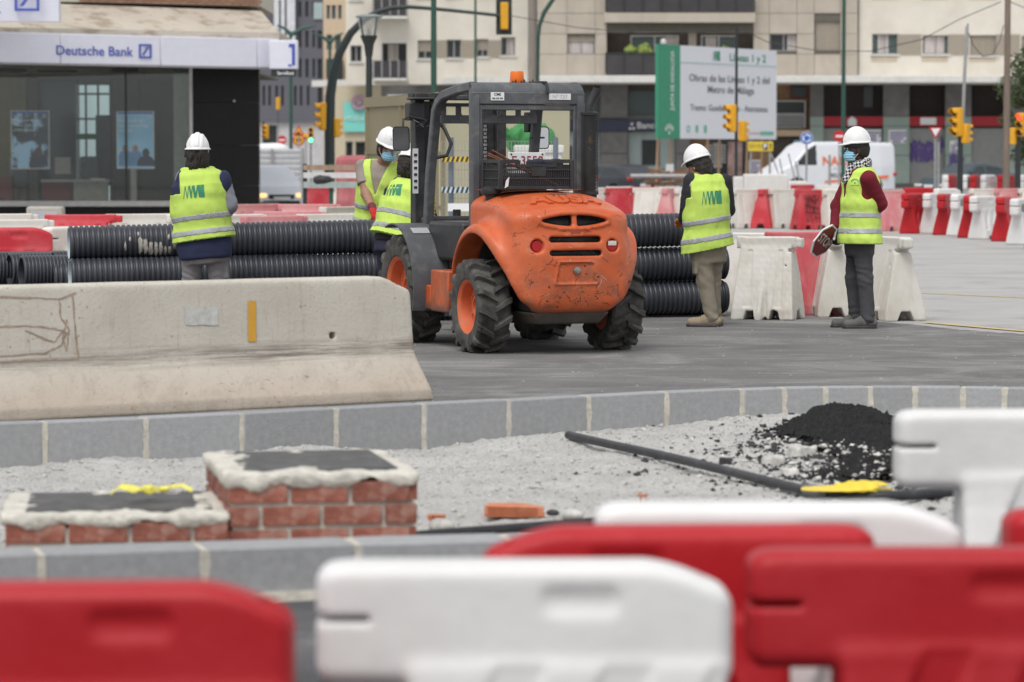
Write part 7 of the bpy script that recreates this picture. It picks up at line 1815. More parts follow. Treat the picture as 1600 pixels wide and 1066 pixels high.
# hanging window posters
def poster(px0, py0, px1, py1, bgm, label, lines, logo=True, folk=()):
    c = W((px0 + px1) / 2, (py0 + py1) / 2, DB + .13); w_ = Xp(px1, DB) - Xp(px0, DB); h_ = Zp(py0, DB) - Zp(py1, DB); p = thing('poster', label, 'poster', (c.x, DB + .13, c.z), group='posters hanging in the bank window')
    mb = MB(); mb.box((0, .01, 0), (w_, .02, h_)); mb.build('frame', M_WFR, p); mb = MB(); mb.box((0, -.003, 0), (w_ - .06, .012, h_ - .06)); mb.build('print', bgm, p)
    mb = MB(); mb.box((0, -.004, h_ / 2 - .045), (w_ - .06, .014, .05)); mb.build('blue_strip', mat('poster blue', (.05, .12, .5), .5), p)
    for i, (s_, sz) in enumerate(lines): text('lettering', s_, sz, p, T(-w_ / 2 + .07, -.0125, h_ / 2 - .25 - .13 * i), mat('soft white ink', (.85, .9, .95), .6), xs=.92, align='LEFT', world=False)
    MQ = T(w_ / 2 - .13, -.004, h_ / 2 - .14); sq_logo(0, 0, .085, MQ, .14).build('square_logo', M_WHT, p)
    for i, (x, z, r, m1, m2) in enumerate(folk):
        mb = MB(); mb.add([(x + r * 2.1 * cos(a), -.0135 - .0006 * i, z - r * 2.5 + r * 1.9 * sin(a)) for a in [k * pi / 12 for k in range(13)]] + [(x - r * 2.1, -.0135 - .0006 * i, -h_ / 2 + .07), (x + r * 2.1, -.0135 - .0006 * i, -h_ / 2 + .07)], [tuple(range(13)) + (13, 14)]); mb.build('printed_torso', m1, p)
        mb = MB(); mb.add([(x + r * .85 * cos(a), -.0145 - .0006 * i, z + r * 1.1 * sin(a)) for a in [k * pi / 10 for k in range(20)]], [tuple(range(20))]); mb.build('printed_head', m2, p)
    mb = MB(); mb.cyl((-w_ * .25, 0, h_ / 2), (-w_ * .25, 0, h_ / 2 + 1.1), .006, n=5); mb.cyl((w_ * .25, 0, h_ / 2), (w_ * .25, 0, h_ / 2 + 1.1), .006, n=5); mb.build('wire', M_BLKP, p)
pd = mat('night window print', (.045, .06, .085), .6, var=.9, scale=1.6, dirt=1, dcol=(.45, .70, .95), ds=1.4, dlo=.5, dhi=.55); pb = mat('sky blue print', (.32, .62, .90), .6, var=.3, scale=.8, dirt=.8, dcol=(.5, .62, .72), ds=1.2)
poster(17, 173, 77.5, 264.5, pd, 'dark poster with a seated figure hanging at the far end of the bank window', [('Piensa qué ver en', .105), ('Nueva York y no en', .105), ('el final del mes', .105)], folk=[(.22, -.32, .12, M_NAVY, mat('shaded face print', (.12, .07, .06), .7))])
poster(182, 174, 241, 264, pb, 'sky blue poster with three people printed on it, near the granite pillar', [('Piensa dónde vas a', .10), ('cenar y no en si llega', .10), ('la cartera', .10)], folk=[(-.27, -.22, .085, mat('light blue print', (.16, .32, .55), .7), mat('skin print', (.42, .25, .2), .7)), (.0, -.22, .085, MC['light blue print'], MC['skin print']), (.28, -.34, .11, M_NAVY, M_BLK)])
# ================================================================ street furniture, vehicles, plants
def at(px, D, z=0): p = W(px, 300, D); return Vector((p.x, D, z))
def signal(par, x, z, y, rz, h=.85, w=.26, lit=None, back=None, small=False, n=3):
    s_ = link('signal_head', None, par, loc=Vector((x, y, z)) , rz=rz)
    mb = MB(); mb.box((0, 0, 0), (w, .18, h)); mb.build('housing', M_AMB if back != 'b' else M_AMB, s_, bevel=.03)
    for k in range(n):
        zc = h / 2 - h * (k + .5) / n; r = min(w, h / n) * .40
        mb = MB(); mb.cyl((0, -.09, zc), (0, -.10, zc), r, n=16); mb.build('lens', lit[1] if lit and lit[0] == k else M_LENS, s_)
        mb = MB(); ring = lambda rr, y, yb: [(rr * cos(a), y if sin(a) < -.2 else yb, zc + rr * sin(a)) for a in [q * pi / 9 for q in range(18)]]
        mb.loft([ring(r * 1.12, -.09, -.09), ring(r * 1.12, -.12, -.25), ring(r * 1.02, -.12, -.25), ring(r * 1.02, -.09, -.09)], False); mb.build('visor', M_AMB, s_)
    if back: mb = MB(); mb.box((0, -.14, 0), (w + .24, .02, h + .30)); mb.build('backboard', M_BLKP, s_, bevel=.006)
    return s_
M_GLOW = emat('green lamp', (.05, .9, .45), 3.0); M_RGLOW = emat('red lamp', (.9, .06, .03), 2.0)
def poleth(name, label, px, D, ytop, r, m, cat='pole', r2=None, lean=0.0, ybase=None, group=None, zb=0.0):
    t = thing(name, label, cat, at(px, D), group=group); zt = W(px, ytop, D).z; mb = MB(); mb.cyl((0, 0, zb), (lean, 0, zt), r, r2 or r * .8, n=14); mb.build('pole', m, t); return t, zt
# dark arched signal mast
D = 95.0; s_ = FPX / D; t = thing('traffic_light', 'black arched mast carrying signals, curving over behind the street lantern', 'traffic light', at(515, D))
P = [(514, 400), (515, 300), (515, 200), (516, 150), (521, 115), (531, 82), (548, 52), (570, 30), (592, 18), (612, 12.5), (640, 11), (680, 14), (740, 20), (796, 26)]
pts = [W(a, b, D) - at(515, D) for a, b in P[1:]]; pts[0].z = 0
mb = MB(); mb.tube(pts, [.16, .155, .15, .14, .13, .115, .10, .09, .075, .06, .055, .05, .05], 14); mb.build('mast', mat('dark green black mast', (.022, .034, .034), .5, var=.1), t)
for px, py, rz, h in ((505, 182, -1.35, .82), (524, 200, 2.3, .56)): c = W(px, py, D) - at(515, D); signal(t, c.x, c.z, 0, rz, h=h, w=.28)
c = W(788, 25, D) - at(515, D); signal(t, c.x, c.z, .0, pi + .08, h=.80, w=.23, back='b')
# street lantern
D = 77.0; t = thing('street_lamp', 'street lamp with glass lantern and grey domed cap above the olive cabin', 'lamp', at(577, D)); g = lambda y: W(577, y, D).z
mb = MB(); mb.cyl((0, 0, 0), (0, 0, g(75)), .085, .075, n=14); mb.lathe([(.085, g(88)), (.12, g(70)), (.20, g(58)), (.21, g(56)), (0, g(56))], 18); mb.build('post', M_BLKP, t)
mb = MB(); mb.lathe([(.20, g(56)), (.24, g(46)), (.285, g(30)), (.29, g(26))], 6); 
lg_ = MB(); lg_.lathe([(.185, g(56)), (.225, g(46)), (.27, g(30)), (.275, g(27))], 24, closed=False); lg_.f = lg_.f[:-2]; lg_.m = lg_.m[:-2]; lg_.build('lantern_glass', glass('lantern glass', (.8, .8, .78), refl=.3), t)
mb = MB()
for k in range(4):
    mb = MB(); a = pi / 4 + k * pi / 2; mb.tube([(.19 * cos(a), .19 * sin(a), g(56)), (.232 * cos(a), .232 * sin(a), g(46)), (.285 * cos(a), .285 * sin(a), g(27))], .014, 6); mb.build('lantern_rib', M_BLKP, t)
mb = MB(); mb.lathe([(.30, g(28)), (.325, g(26.5)), (.30, g(24.5)), (.17, g(22.6)), (0, g(22))], 28); mb.build('cap', mat('grey green cap', (.22, .27, .27), .5), t)
mb = MB(); mb.lathe([(.0, g(56)), (.06, g(56)), (.05, g(50)), (.02, g(44)), (0, g(44))], 12); mb.build('bulb', M_WFR, t)
poleth('lamp_post', 'thick green lamp post rising behind the forklift roof', 678, 80, -80, .085, M_GRNP)
poleth('lamp_post', 'thin distant green lamp post before the cream block windows', 743, 138, -80, .06, M_GRNP)
t, z = poleth('utility_pole', 'weathered grey timber pole beside the forklift beacon', 831, 100, -80, .145, mat('weathered timber', (.27, .24, .21), .9, var=.2, scale=5, stretch=(6, 6, .4)), r2=.12)
mb = MB(); mb.tube([W(838.5, y, 99.8) - at(831, 100) for y in (280, 200, 120, 0, -60)], .02, 6); mb.build('cable_duct', M_BLKP, t)
D = 98.0; t = thing('lamp_post', 'green curved lamp arm just right of the timber pole', 'pole', at(842, D)); pts = [W(a, b, D) - at(842, D) for a, b in ((842, 300), (841.5, 200), (841, 110), (841.5, 60), (843, 40), (850, 20), (862, 2), (880, -22), (900, -40))]; pts[0].z = 0; mb = MB(); mb.tube(pts, [.04, .04, .04, .045, .06, .07, .07, .06, .05], 10); mb.build('pole', M_GRNP, t)
poleth('lamp_post', 'tall green lamp post in front of the taupe block, above the red no entry sign', 1317, 120, -80, .085, M_GRNP)
for px, D, yt, (x0, x1, ya), lab in ((455, 150, 52, (433, 493, 38), 'green twin armed lamp post right above the granite pillar'), (516, 165, 64, (487, 536, 50), 'smaller green twin armed lamp post before the peach block')):
    t, z = poleth('lamp_post', lab, px, D, yt, .09, M_GRNP, group='twin armed lamp posts down the street'); b0 = at(px, D); mb = MB()
    for xe in (x0, x1): mb.tube([W(px, yt + 2, D) - b0, W((px + xe) / 2, yt - 8, D) - b0, W(xe, ya + 2, D) - b0], [.12, .07, .04], 8)
    mb.build('arms', M_GRNP, t)
# signal poles
def sigpole(px, D, ytop, heads, label, lean=0.0, m=M_BLKP, r=.055):
    t, z = poleth('traffic_light', label, px, D, ytop, r, m, 'traffic light', lean=lean)
    for (hx_, hy_, rz, h, lit) in heads: c = W(hx_, hy_, D) - at(px, D); signal(t, c.x, c.z, -.05, rz, h=h, w=h * .34, lit=lit)
    return t
sigpole(1150, 95, 42, [(1143.5, 185, -1.15, .82, None), (1160, 205, 2.5, .60, None)], 'signal pole with yellow heads in front of the billboard', r=.05)
t = sigpole(1500, 85, 205, [(1496, 191, -1.0, .76, None), (1508, 209, 2.4, .52, None)], 'signal pole with yellow heads right of the yield sign', r=.085)
mb = MB(); b0 = at(1500, 85); mb.tube([W(a, b, 85) - b0 for a, b in ((1504, 205), (1507, 120), (1510, 60), (1511, 42))], .045, 8); mb.tube([W(a, b, 85) - b0 for a, b in ((1511, 44), (1512.5, 39), (1511.5, 37))], .03, 6); mb.build('silver_mast', M_ALU, t)
sigpole(1590, 84, 208, [(1595, 195, -.5, .62, (0, M_RGLOW)), (1583, 213, 2.6, .45, None)], 'signal pole with a lit red lamp at the tree', r=.085)
sigpole(412, 150, 190, [(416, 206, -.6, .66, None)], 'small yellow signal by the granite pillar far down the street', r=.06); sigpole(435, 160, 160, [(434.5, 162, pi, .62, None)], 'little distant yellow signal over the corrugated hoarding', r=.02)
sigpole(486, 130, 200, [(486, 211, 0, .62, (2, M_GLOW))], 'distant signal showing a green lamp', r=.03)
t, z = poleth('utility_pole', 'brown timber pole at the tree, behind the striped barriers', 1572, 90, -80, .10, mat('brown timber', (.20, .155, .125), .9, var=.2, scale=5, stretch=(6, 6, .4)))
# overhead cables
def cable(label, pts, D0, D1, r=.012):
    P = [W(a, b, D0 + (D1 - D0) * i / (len(pts) - 1)) for i, (a, b) in enumerate(pts)]; Q = []
    for i in range(len(P) - 1):
        for k in range(6): Q.append(P[i].lerp(P[i + 1], k / 6))
    mb = MB(); c = P[len(P) // 2]; o = link('overhead_cable', None, None); bpy.data.objects.remove(o); mb.tube([q - P[0] for q in Q + [P[-1]]], r, 5); o = mb.build('overhead_cable', M_BLKP, None, label=label, cat='cable', group='cables strung across the street'); o.location = P[0]
cable('sagging cable from the timber pole past the billboard to the far right', [(800, 25), (900, 43), (1000, 52), (1100, 50), (1150, 45)], 98, 95); cable('cable drooping from the signal pole top towards the cream block', [(1151, 43), (1200, 66), (1280, 80), (1360, 80), (1440, 62), (1500, 30), (1564, 3)], 95, 90)
cable('short cable hanging in a loop from the silver mast', [(1512, 48), (1520, 70), (1535, 88), (1550, 86), (1562, 65), (1568, 40)], 85, 90); cable('cable leaving the brown pole towards the frame edge', [(1576, 2), (1600, 12), (1700, 40)], 90, 92)
# ---------------- billboard
a, b_ = W(1028, 217, 116), W(1213, 217, 123); e = (b_ - a); e.z = 0; Lw = e.length; ang = atan2(e.y, e.x)
zt, zb = 1.545 + (246 - 70) / (FPX / 116), 1.545 + (246 - 216.5) / (FPX / 116)
t = thing('billboard', 'large white and green works billboard raised on thin wooden stilts', 'billboard', (a.x, a.y, 0), ang); M_BG = mat('billboard green', (.035, .26, .15), .55, var=.04); M_BW = mat('billboard white', (.68, .70, .75), .55, var=.02); M_BTX = mat('billboard grey ink', (.16, .16, .18), .7)
fr = .178
mb = MB(); mb.bb((0, 0, zb), (Lw * fr, .12, zt)); mb.build('green_panel', M_BG, t); mb = MB(); mb.bb((Lw * fr + .004, .002, zb), (Lw, .12, zt)); mb.build('white_panel', M_BW, t)
hh = zt - zb
mb = MB(); mb.bb((Lw * fr, -.012, zb + hh * .815), (Lw, -.002, zb + hh * .823)); mb.build('thin_rule', mat('pale green rule', (.35, .50, .45), .6), t)
vs, fs = text_polys('JUNTA DE ANDALUCIA', .33, .003, .62); mb = MB(); mb.add([(Lw * fr * .64 - y, -.012, zb + hh * .62 + x) for x, y in vs], fs); mb.build('lettering', M_WHT, t, smooth=False)
def bt(s, fx_, fz, sz, m, wpx=100, bold=.002):
    v0, _ = text_polys(s, sz, bold); w0 = max(v[0] for v in v0) - min(v[0] for v in v0)
    text('lettering', s, sz, t, T(Lw * fx_, -.012, zb + hh * fz), m, xs=wpx / 185 * Lw / w0, bold=bold, world=False)
bt('Líneas 1 y 2', .745, .895, .40, M_BG, 58, .005); bt('Obras de las Líneas 1 y 2 del', .595, .655, .37, M_BTX, 127, .004); bt('Metro de Málaga', .60, .535, .37, M_BTX, 73, .004); bt('Tramo: Guadalmedina - Atarazanas', .59, .335, .32, M_BTX, 122, .003); bt('Cercanías', .80, .068, .14, mat('pale red ink', (.5, .25, .25), .7), 19, .001)
mb = MB()
for P_ in mm_polys(.52, .36): mb.add([(Lw * .475 + x, -.012, zb + hh * .905 + z) for x, z in P_], [(0, 1, 2, 3)])
mb.build('zigzag_mark', M_BG, t, smooth=False)
def arcs(mb, cx, cz, sc):
    for P_ in arc(.55, .66, .45, 2.7, 0, 0, 10) + arc(.78, .86, .45, 2.7, 0, 0, 10): mb.add([(cx + x * sc, -.012, cz + z * sc) for x, z in P_], [(0, 1, 2, 3)])
    mb.add([(cx - .13 * sc, -.012, cz), (cx + .13 * sc, -.012, cz), (cx + .05 * sc, -.012, cz + .33 * sc), (cx - .05 * sc, -.012, cz + .33 * sc)], [(0, 1, 2, 3)])
mb = MB(); arcs(mb, Lw * fr * .5, zb + .16, .42); mb.build('arch_emblem', M_WHT, t, smooth=False)
mb = MB()
for i, fx_ in enumerate((.245, .315, .385)):
    cx, cz = Lw * fx_, zb + hh * .105
    if i == 0: mb.lathe([(.09, -.004), (.13, -.004), (.13, .004), (.09, .004)], 16, T(cx, -.01, cz) @ rot(pi / 2), closed=True)
    else: mb.box((cx, -.01, cz + .04), (.17, .012, .2)); mb.box((cx, -.01, cz - .10), (.12 + .04 * i, .012, .05))
mb.build('small_logo', mat('soft green print', (.12, .42, .30), .7), t); mb = MB(); mb.box((Lw * .915, -.01, zb + hh * .068), (Lw * .115, .012, .13)); mb.build('label_box', MC['soft green print'], t)
M_WOOD = mat('raw timber', (.36, .24, .155), .85, var=.2, scale=6, stretch=(8, 8, .5))
for i, (x, dx) in enumerate(((.06, -.1), (.16, 0), (.47, -.12), (.56, .0), (.80, 0), (.93, .0))): mb = MB(); mb.cyl((Lw * x + dx, .35, 0), (Lw * x, .18, zt - .3), .05, n=8); mb.build('stilt', M_WOOD, t)
mb = MB(); mb.box((Lw * .11, .2, .95), (Lw * .14, .06, .1)); mb.build('cross_brace', M_WOOD, t); mb = MB(); mb.box((Lw * .115, .1, 1.1 - .1), (.48, .02, .6)); mb.build('paper_notice', M_WHT, t); mb = MB(); mb.lathe([(0, 0), (.09, .02), (.11, .1), (.07, .2), (0, .22)], 12, T(Lw * .06, .1, zt)); mb.build('lamp', M_WFR, t)
# yellow parking sign
D = 118.0; t = thing('road_sign', 'yellow direction sign with parking symbol hung low beside the billboard', 'sign', at(1188, D)); z0, z1 = W(0, 236.5, D).z, W(0, 221.5, D).z; w_ = 39 * D / FPX
mb = MB(); mb.box((0, 0, (z0 + z1) / 2), (w_, .05, z1 - z0)); mb.build('sign_board', mat('sign yellow', (.68, .50, .04), .5), t, bevel=.01); text('lettering', 'CENTRO', .17, t, T(-.17, -.03, (z0 + z1) / 2), mat('ochre ink', (.35, .25, .03), .7), bold=.004, world=False)
mb = MB(); mb.box((w_ * .19, -.028, (z0 + z1) / 2), (.17, .01, .25)); mb.build('blue_square', M_NAVY, t); text('lettering', 'P', .22, t, T(w_ * .19, -.036, (z0 + z1) / 2), M_WHT, bold=.01, world=False)
mb = MB(); mb.prism([(-.015, -.1), (.015, -.1), (.015, .04), (.06, .04), (0, .12), (-.06, .04), (-.015, .04)], -.035, -.027, T(w_ * .40, 0, (z0 + z1) / 2)); mb.build('arrow', M_BLKP, t); mb = MB(); mb.cyl((.35, .06, 0), (.35, .06, z1 + .05), .04, n=8); mb.cyl((-.35, .06, 0), (-.35, .06, z1 + .05), .04, n=8); mb.build('post', M_ALU, t)
# round and triangular signs
def rsign(label, px, py, D, r, m, kind, group=None, rim=M_WHT):
    t = thing('road_sign', label, 'sign', at(px, D), group=group); z = W(px, py, D).z; mb = MB(); mb.cyl((0, .03, 0), (0, .03, z + r * .5), .032, n=8); mb.build('post', M_ALU, t)
    if kind == 'tri' or kind == 'yield':
        s0 = -1 if kind == 'yield' else 1; P1 = [(r * sin(a), s0 * r * cos(a)) for a in (0, 2 * pi / 3, 4 * pi / 3)]; mb = MB(); mb.prism(P1, -.02, .02, T(0, 0, z)); mb.build('sign_board', rim, t); mb = MB(); mb.prism([(x * .68, q * .68) for x, q in P1], -.03, -.019, T(0, 0, z)); mb.build('sign_face', m, t)
        if kind == 'tri': mb = MB(); mb.cyl((0, -.034, z - .02), (0, -.031, z - .02), r * .12, n=8); mb.prism([(-.1 * r / .2, -.35 * r), (.25 * r, -.35 * r), (.1 * r, .1 * r)], -.036, -.031, T(0, 0, z)); mb.build('pictogram', M_BLKP, t)
    else:
        mb = MB(); mb.cyl((0, .02, z), (0, -.01, z), r, n=28); mb.build('sign_board', rim, t); mb = MB(); mb.cyl((0, -.011, z), (0, -.02, z), r * (.93 if kind != 'y' else .78), n=28); mb.build('sign_face', m, t)
        mb = MB()
        if kind == 'bar': mb.box((0, -.024, z), (r * 1.3, .008, r * .35))
        elif kind == 'round':
            for k in range(3):
                for P_ in arc(.46, .66, k * 2.094 + .2, k * 2.094 + 1.6, 0, 0, 5): mb.add([(x * r, -.024, z + q * r) for x, q in P_], [(0, 1, 2, 3)])
                a = k * 2.094 + 1.6; mb.add([(r * .36 * cos(a), -.024, z + r * .36 * sin(a)), (r * .76 * cos(a), -.024, z + r * .76 * sin(a)), (r * .56 * cos(a + .45), -.024, z + r * .56 * sin(a + .45))], [(0, 1, 2)])
        else: mb.box((0, -.024, z), (r * .9, .008, r * .5))
        mb.build('pictogram', M_WHT if kind != 'y' else M_BLKP, t, smooth=False)
    return t
MSB = mat('sign blue', (.03, .13, .48), .5); MSR = mat('sign red', (.52, .015, .02), .5); MSY = mat('works sign orange', (.80, .40, .03), .5)
rsign('blue round roundabout sign on a thin post before the white van', 1260, 216, 100, .20, MSB, 'round'); rsign('red round no entry sign next to the green lamp post', 1311, 213, 110, .20, MSR, 'bar', rim=MSR); rsign('inverted yield triangle before the graffitied shutters', 1461, 205, 96, .23, M_WHT, 'yield', rim=MSR)
rsign('orange triangular works sign above the round one at the hoarding', 467, 206, 109, .23, MSY, 'tri', rim=MSR); rsign('orange round speed sign under the works triangle', 467, 219, 110, .20, MSY, 'y', rim=MSR); rsign('smaller orange warning triangle beside the round orange sign', 478, 214, 125, .20, MSY, 'tri', rim=MSY); rsign('distant red no entry sign between pillar and orange signs', 441, 219, 135, .19, MSR, 'bar', rim=MSR)
for px, y0, y1, D in ((1296, 242, 300, 95), (1466, 222, 300, 97), (473, 232, 345, 66)): poleth('steel_post', {1296: 'bare steel post in front of the white van', 1466: 'second thin steel post beside the yield sign', 473: 'steel post at the end of the corrugated hoarding'}[px], px, D, y0, .045, M_ALU)
# ---------------- vehicles
def vehicle(name, label, cat, loc, rz, prof, L, Wd, m, belt, belthi, posts, tum=.42, wheels=(1.32, -1.3), wr_=.31, extras=None, group=None, hl=M_WFR):
    t = thing(name, label, cat, loc, rz, group); px_, pz_ = [q[0] for q in prof], [q[1] for q in prof]
    def f(p):
        x, y, z = p[:, 0], p[:, 1], p[:, 2]; ztp = np.interp(x, px_, pz_); w = Wd / 2 - np.maximum(0, z - belt) * tum - np.maximum(0, np.abs(x) - L * .36) * .22
        d = sI(sI(sI((z - ztp) * .8, (np.abs(y) - w) * .93, .12), np.abs(x) - L / 2, .14), .20 - z, .05)
        for wx in wheels: d = sD(d, np.maximum(np.sqrt((x - wx) ** 2 + (z - wr_) ** 2) - wr_ * 1.16, Wd / 2 - .22 - np.abs(y)), .02)
        return d
    link('body', sdf_mesh('body', f, (-L / 2 - .1, -Wd / 2 - .1, .1), (L / 2 + .1, Wd / 2 + .1, max(pz_) + .12), .045, m), t)
    def fw(p, sel):
        x, y, z = p[:, 0], p[:, 1], p[:, 2]; ztp = np.interp(x, px_, pz_); d = f(p) - .012
        return np.maximum(np.maximum(np.maximum(d, -d - .05), np.maximum(belthi - z, z - ztp + .11)), sel(x, y, z))
    for nm, sel in (('side_window', lambda x, y, z: np.maximum(-(np.abs(y) - Wd / 2 + .30), np.maximum(np.abs(x - (posts[0] + posts[1]) / 2) - (posts[0] - posts[1]) / 2, .045 - np.abs(x - posts[2])))), ('windscreen', lambda x, y, z: np.maximum(posts[0] + .07 - x, np.abs(y) - Wd / 2 + .22)), ('rear_window', lambda x, y, z: np.maximum(x - posts[1] + .07, np.abs(y) - Wd / 2 + .26))):
        if nm == 'rear_window' and cat == 'van': continue
        g_ = lambda p, sel=sel: fw(p, sel)
        link(nm, sdf_mesh(nm, g_, (-L / 2 - .1, -Wd / 2 - .1, belthi - .1), (L / 2 + .1, Wd / 2 + .1, max(pz_) + .1), .04, M_DKGL), t)
    for wx in wheels:
        for sy in (-1, 1):
            wl = link('wheel', None, t, loc=(wx, sy * (Wd / 2 - .11), wr_)); mb = MB(); mb.lathe([(wr_ * .62, -.1), (wr_ * .95, -.1), (wr_, -.06), (wr_, .06), (wr_ * .95, .1), (wr_ * .62, .1)], 20, rot(pi / 2), closed=True); mb.build('tyre', M_BLK, wl); mb = MB(); mb.lathe([(0, -.05), (wr_ * .2, -.07), (wr_ * .62, -.08), (wr_ * .64, 0), (wr_ * .62, .08), (wr_ * .2, .07), (0, .05)], 12, rot(pi / 2)); mb.build('rim', M_ALU, wl)
    zh = np.interp(L / 2 - .1, px_, pz_) - .12
    for sy in (-1, 1):
        mb = MB(); mb.box((L / 2 - .08, sy * (Wd / 2 - .27), zh + .02), (.26, .36, .12), rz=-sy * .35); mb.build('headlight', hl, t, bevel=.04); mb = MB(); mb.box((-L / 2 + .07, sy * (Wd / 2 - .2), .85), (.16, .22, .14)); mb.build('tail_light', M_REDL, t, bevel=.03); mb = MB(); mb.box((posts[0] - .02, sy * (Wd / 2 + .06), belthi + .06), (.12, .16, .12)); mb.build('door_mirror', m, t, bevel=.04)
    mb = MB(); mb.box((L / 2 - .015, 0, zh - .02), (.06, Wd * .42, .13)); mb.box((L / 2 - .01, 0, .36), (.06, Wd * .6, .12)); mb.build('grille', M_BLK, t, bevel=.02); mb = MB(); mb.box((L / 2 + .03, 0, .48), (.02, .5, .11)); mb.build('number_plate', M_WHT, t); mb = MB(); mb.box((-L / 2 - .02, 0, .62), (.02, .5, .11)); mb.build('number_plate', M_WHT, t)
    return t
HATCH = [(-2.15, .80), (-2.0, 1.02), (-1.55, 1.32), (-.9, 1.43), (0, 1.44), (.35, 1.38), (1.05, .98), (1.85, .82), (2.12, .62), (2.2, .5)]; SED = [(-2.25, .80), (-2.15, 1.0), (-1.7, 1.02), (-1.1, 1.34), (-.4, 1.42), (.2, 1.40), (1.0, .97), (1.9, .80), (2.2, .6), (2.3, .5)]; VAN = [(-2.8, 2.05), (-2.7, 2.14), (0, 2.18), (1.0, 2.16), (1.35, 2.0), (2.05, 1.30), (2.65, 1.02), (2.8, .8), (2.9, .6)]
vehicle('car', 'silver car with glowing amber indicators nosing out behind the granite pillar', 'car', at(412, 94.2, -.12), -1.25, HATCH, 4.3, 1.8, mat('silver car paint', (.66, .69, .74), .3, metal=.2, var=.03), .9, .98, (.95, -1.6, -.35), hl=emat('amber indicator', (1.0, .55, .2), 1.3))
vehicle('car', 'dark hatchback parked facing the shops right of the exhaust', 'car', at(955, 126, -.15), 2.2, HATCH, 4.3, 1.8, mat('dark grey car paint', (.035, .04, .05), .3, var=.03), .9, .98, (.95, -1.6, -.35))
vehicle('car', 'white car glimpsed through the forklift cab', 'car', at(838, 122, -.1), 2.7, SED, 4.5, 1.8, mat('white car paint', (.62, .64, .66), .35, var=.02), .9, .98, (.9, -1.25, -.2))
vehicle('car', 'dark blue grey saloon parked behind the striped barriers', 'car', at(1512, 132, -.1), pi + .68, SED, 4.6, 1.8, mat('blue grey car paint', (.05, .075, .095), .3, metal=.2, var=.03), .9, .98, (.9, -1.25, -.2))
vn = vehicle('van', 'white delivery van with orange lettering behind the blue round sign', 'van', at(1290, 131), pi + .42, VAN, 5.7, 1.95, mat('white van paint', (.72, .74, .78), .35, var=.02), 1.2, 1.22, (1.95, .95, 9), tum=.10, wheels=(1.85, -1.75), wr_=.34)
M_VOR = mat('orange van lettering', (.80, .16, .05), .5)
MV = Matrix.Rotation(pi, 4, 'Z')
text('lettering', 'NACEX', .52, vn, T(-.15, .985, 1.38) @ MV, M_VOR, bold=.012, xs=1.0, world=False); text('lettering', '902 100 000', .24, vn, T(-.25, .985, .80) @ MV, M_INK, bold=.004, world=False); text('lettering', 'servicio express', .17, vn, T(-.35, .985, 1.10) @ MV, M_GINK, world=False)
mb = MB(); mb.add([(.6, .984, .50), (-2.4, .984, .70), (-2.4, .984, .82), (.6, .984, .60)], [(0, 1, 2, 3)]); mb.build('orange_stripe', M_VOR, vn)
# ---------------- site cabin behind the forklift
M_CABSHADE = mat('shaded olive cabin steel', (.235, .205, .125), .7, var=.06, scale=.8, dirt=.3, dcol=(.18, .155, .10), ds=1.2); M_CABLIT = mat('lit cream cabin side', (.50, .47, .33), .75, var=.05, scale=.8, dirt=.3, dcol=(.4, .36, .26), ds=1.2)  # end wall's shade and long wall's light are put into these colours
c0 = W(688, 300, 47.5); zc = W(688, 147, 47.5).z; l0 = W(571, 300, 51.5); r0 = W(890, 300, 49.0)
t = thing('site_cabin', 'olive and cream steel site cabin standing behind the forklift mast', 'cabin', (c0.x, c0.y, 0))
def wallq(a, b_, z0, z1, th=.08):
    d_ = (b_ - a); d_.z = 0; n_ = Vector((-d_.y, d_.x, 0)).normalized() * th; mb = MB(); V_ = [Vector((p.x, p.y, z)) for z in (z0, z1) for p in (a, b_, b_ + n_, a + n_)]; mb.add(V_, [(3, 2, 1, 0), (4, 5, 6, 7), (0, 1, 5, 4), (1, 2, 6, 5), (2, 3, 7, 6), (3, 0, 4, 7)]); return mb
wallq(l0, c0, 0, zc - .10).build('end_wall', M_CABSHADE, t, world=True); wallq(c0, r0, 0, zc - .10).build('long_wall', M_CABLIT, t, world=True); dl = (l0 - c0); dl.z = 0; dr = (r0 - c0); dr.z = 0; far = c0 + dl + dr
u = .04; nl = Vector((-.02, -.05, 0)); wallq(l0 + nl, c0 + nl, zc - .14, zc + .02, .1).build('roof_edge', M_CABSHADE, t, world=True); wallq(c0 + nl, r0 + nl, zc - .14, zc + .02, .1).build('roof_edge', M_CABLIT, t, world=True)
mb = MB(); mb.add([Vector((p.x, p.y, z)) for z in (zc - .10, zc - .02) for p in (c0, r0, far, l0)], [(3, 2, 1, 0), (4, 5, 6, 7), (0, 1, 5, 4), (1, 2, 6, 5), (2, 3, 7, 6), (3, 0, 4, 7)]); mb.build('roof', M_CABSHADE, t, world=True)
wallq(far, l0, 0, zc - .1).build('rear_wall', M_CABSHADE, t, world=True); wallq(r0, far, 0, zc - .1).build('end_wall', M_CABLIT, t, world=True)
dn = dl.normalized(); q0 = c0 + dl * .08; q1 = c0 + dl * .30; nn = Vector((-.03, -.06, 0)); wallq(q1 + nn, q0 + nn, 1.05, 1.95, .02).build('window', M_DKGL, t, world=True)
for fz in (0.02, .5, .97): p_ = c0 + dl * fz; mb = MB(); mb.box((p_.x, p_.y - .03, (zc - .14) / 2), (.07, .05, zc - .16)); mb.build('frame_post', M_CABSHADE, t, world=True)
for k in range(1, 3): mb = wallq(l0 + nn * .5, c0 + nn * .5, .8 * k, .8 * k + .03, .02); mb.build('seam', M_CABSHADE, t, world=True)
wl_ = MB(); wl_.tube([W(a, b, 46.9) for a, b in ((718, 176), (735, 196), (752, 212), (766, 218))], .012, 5); wl_.build('hanging_wire', M_BLKP, t, world=True)
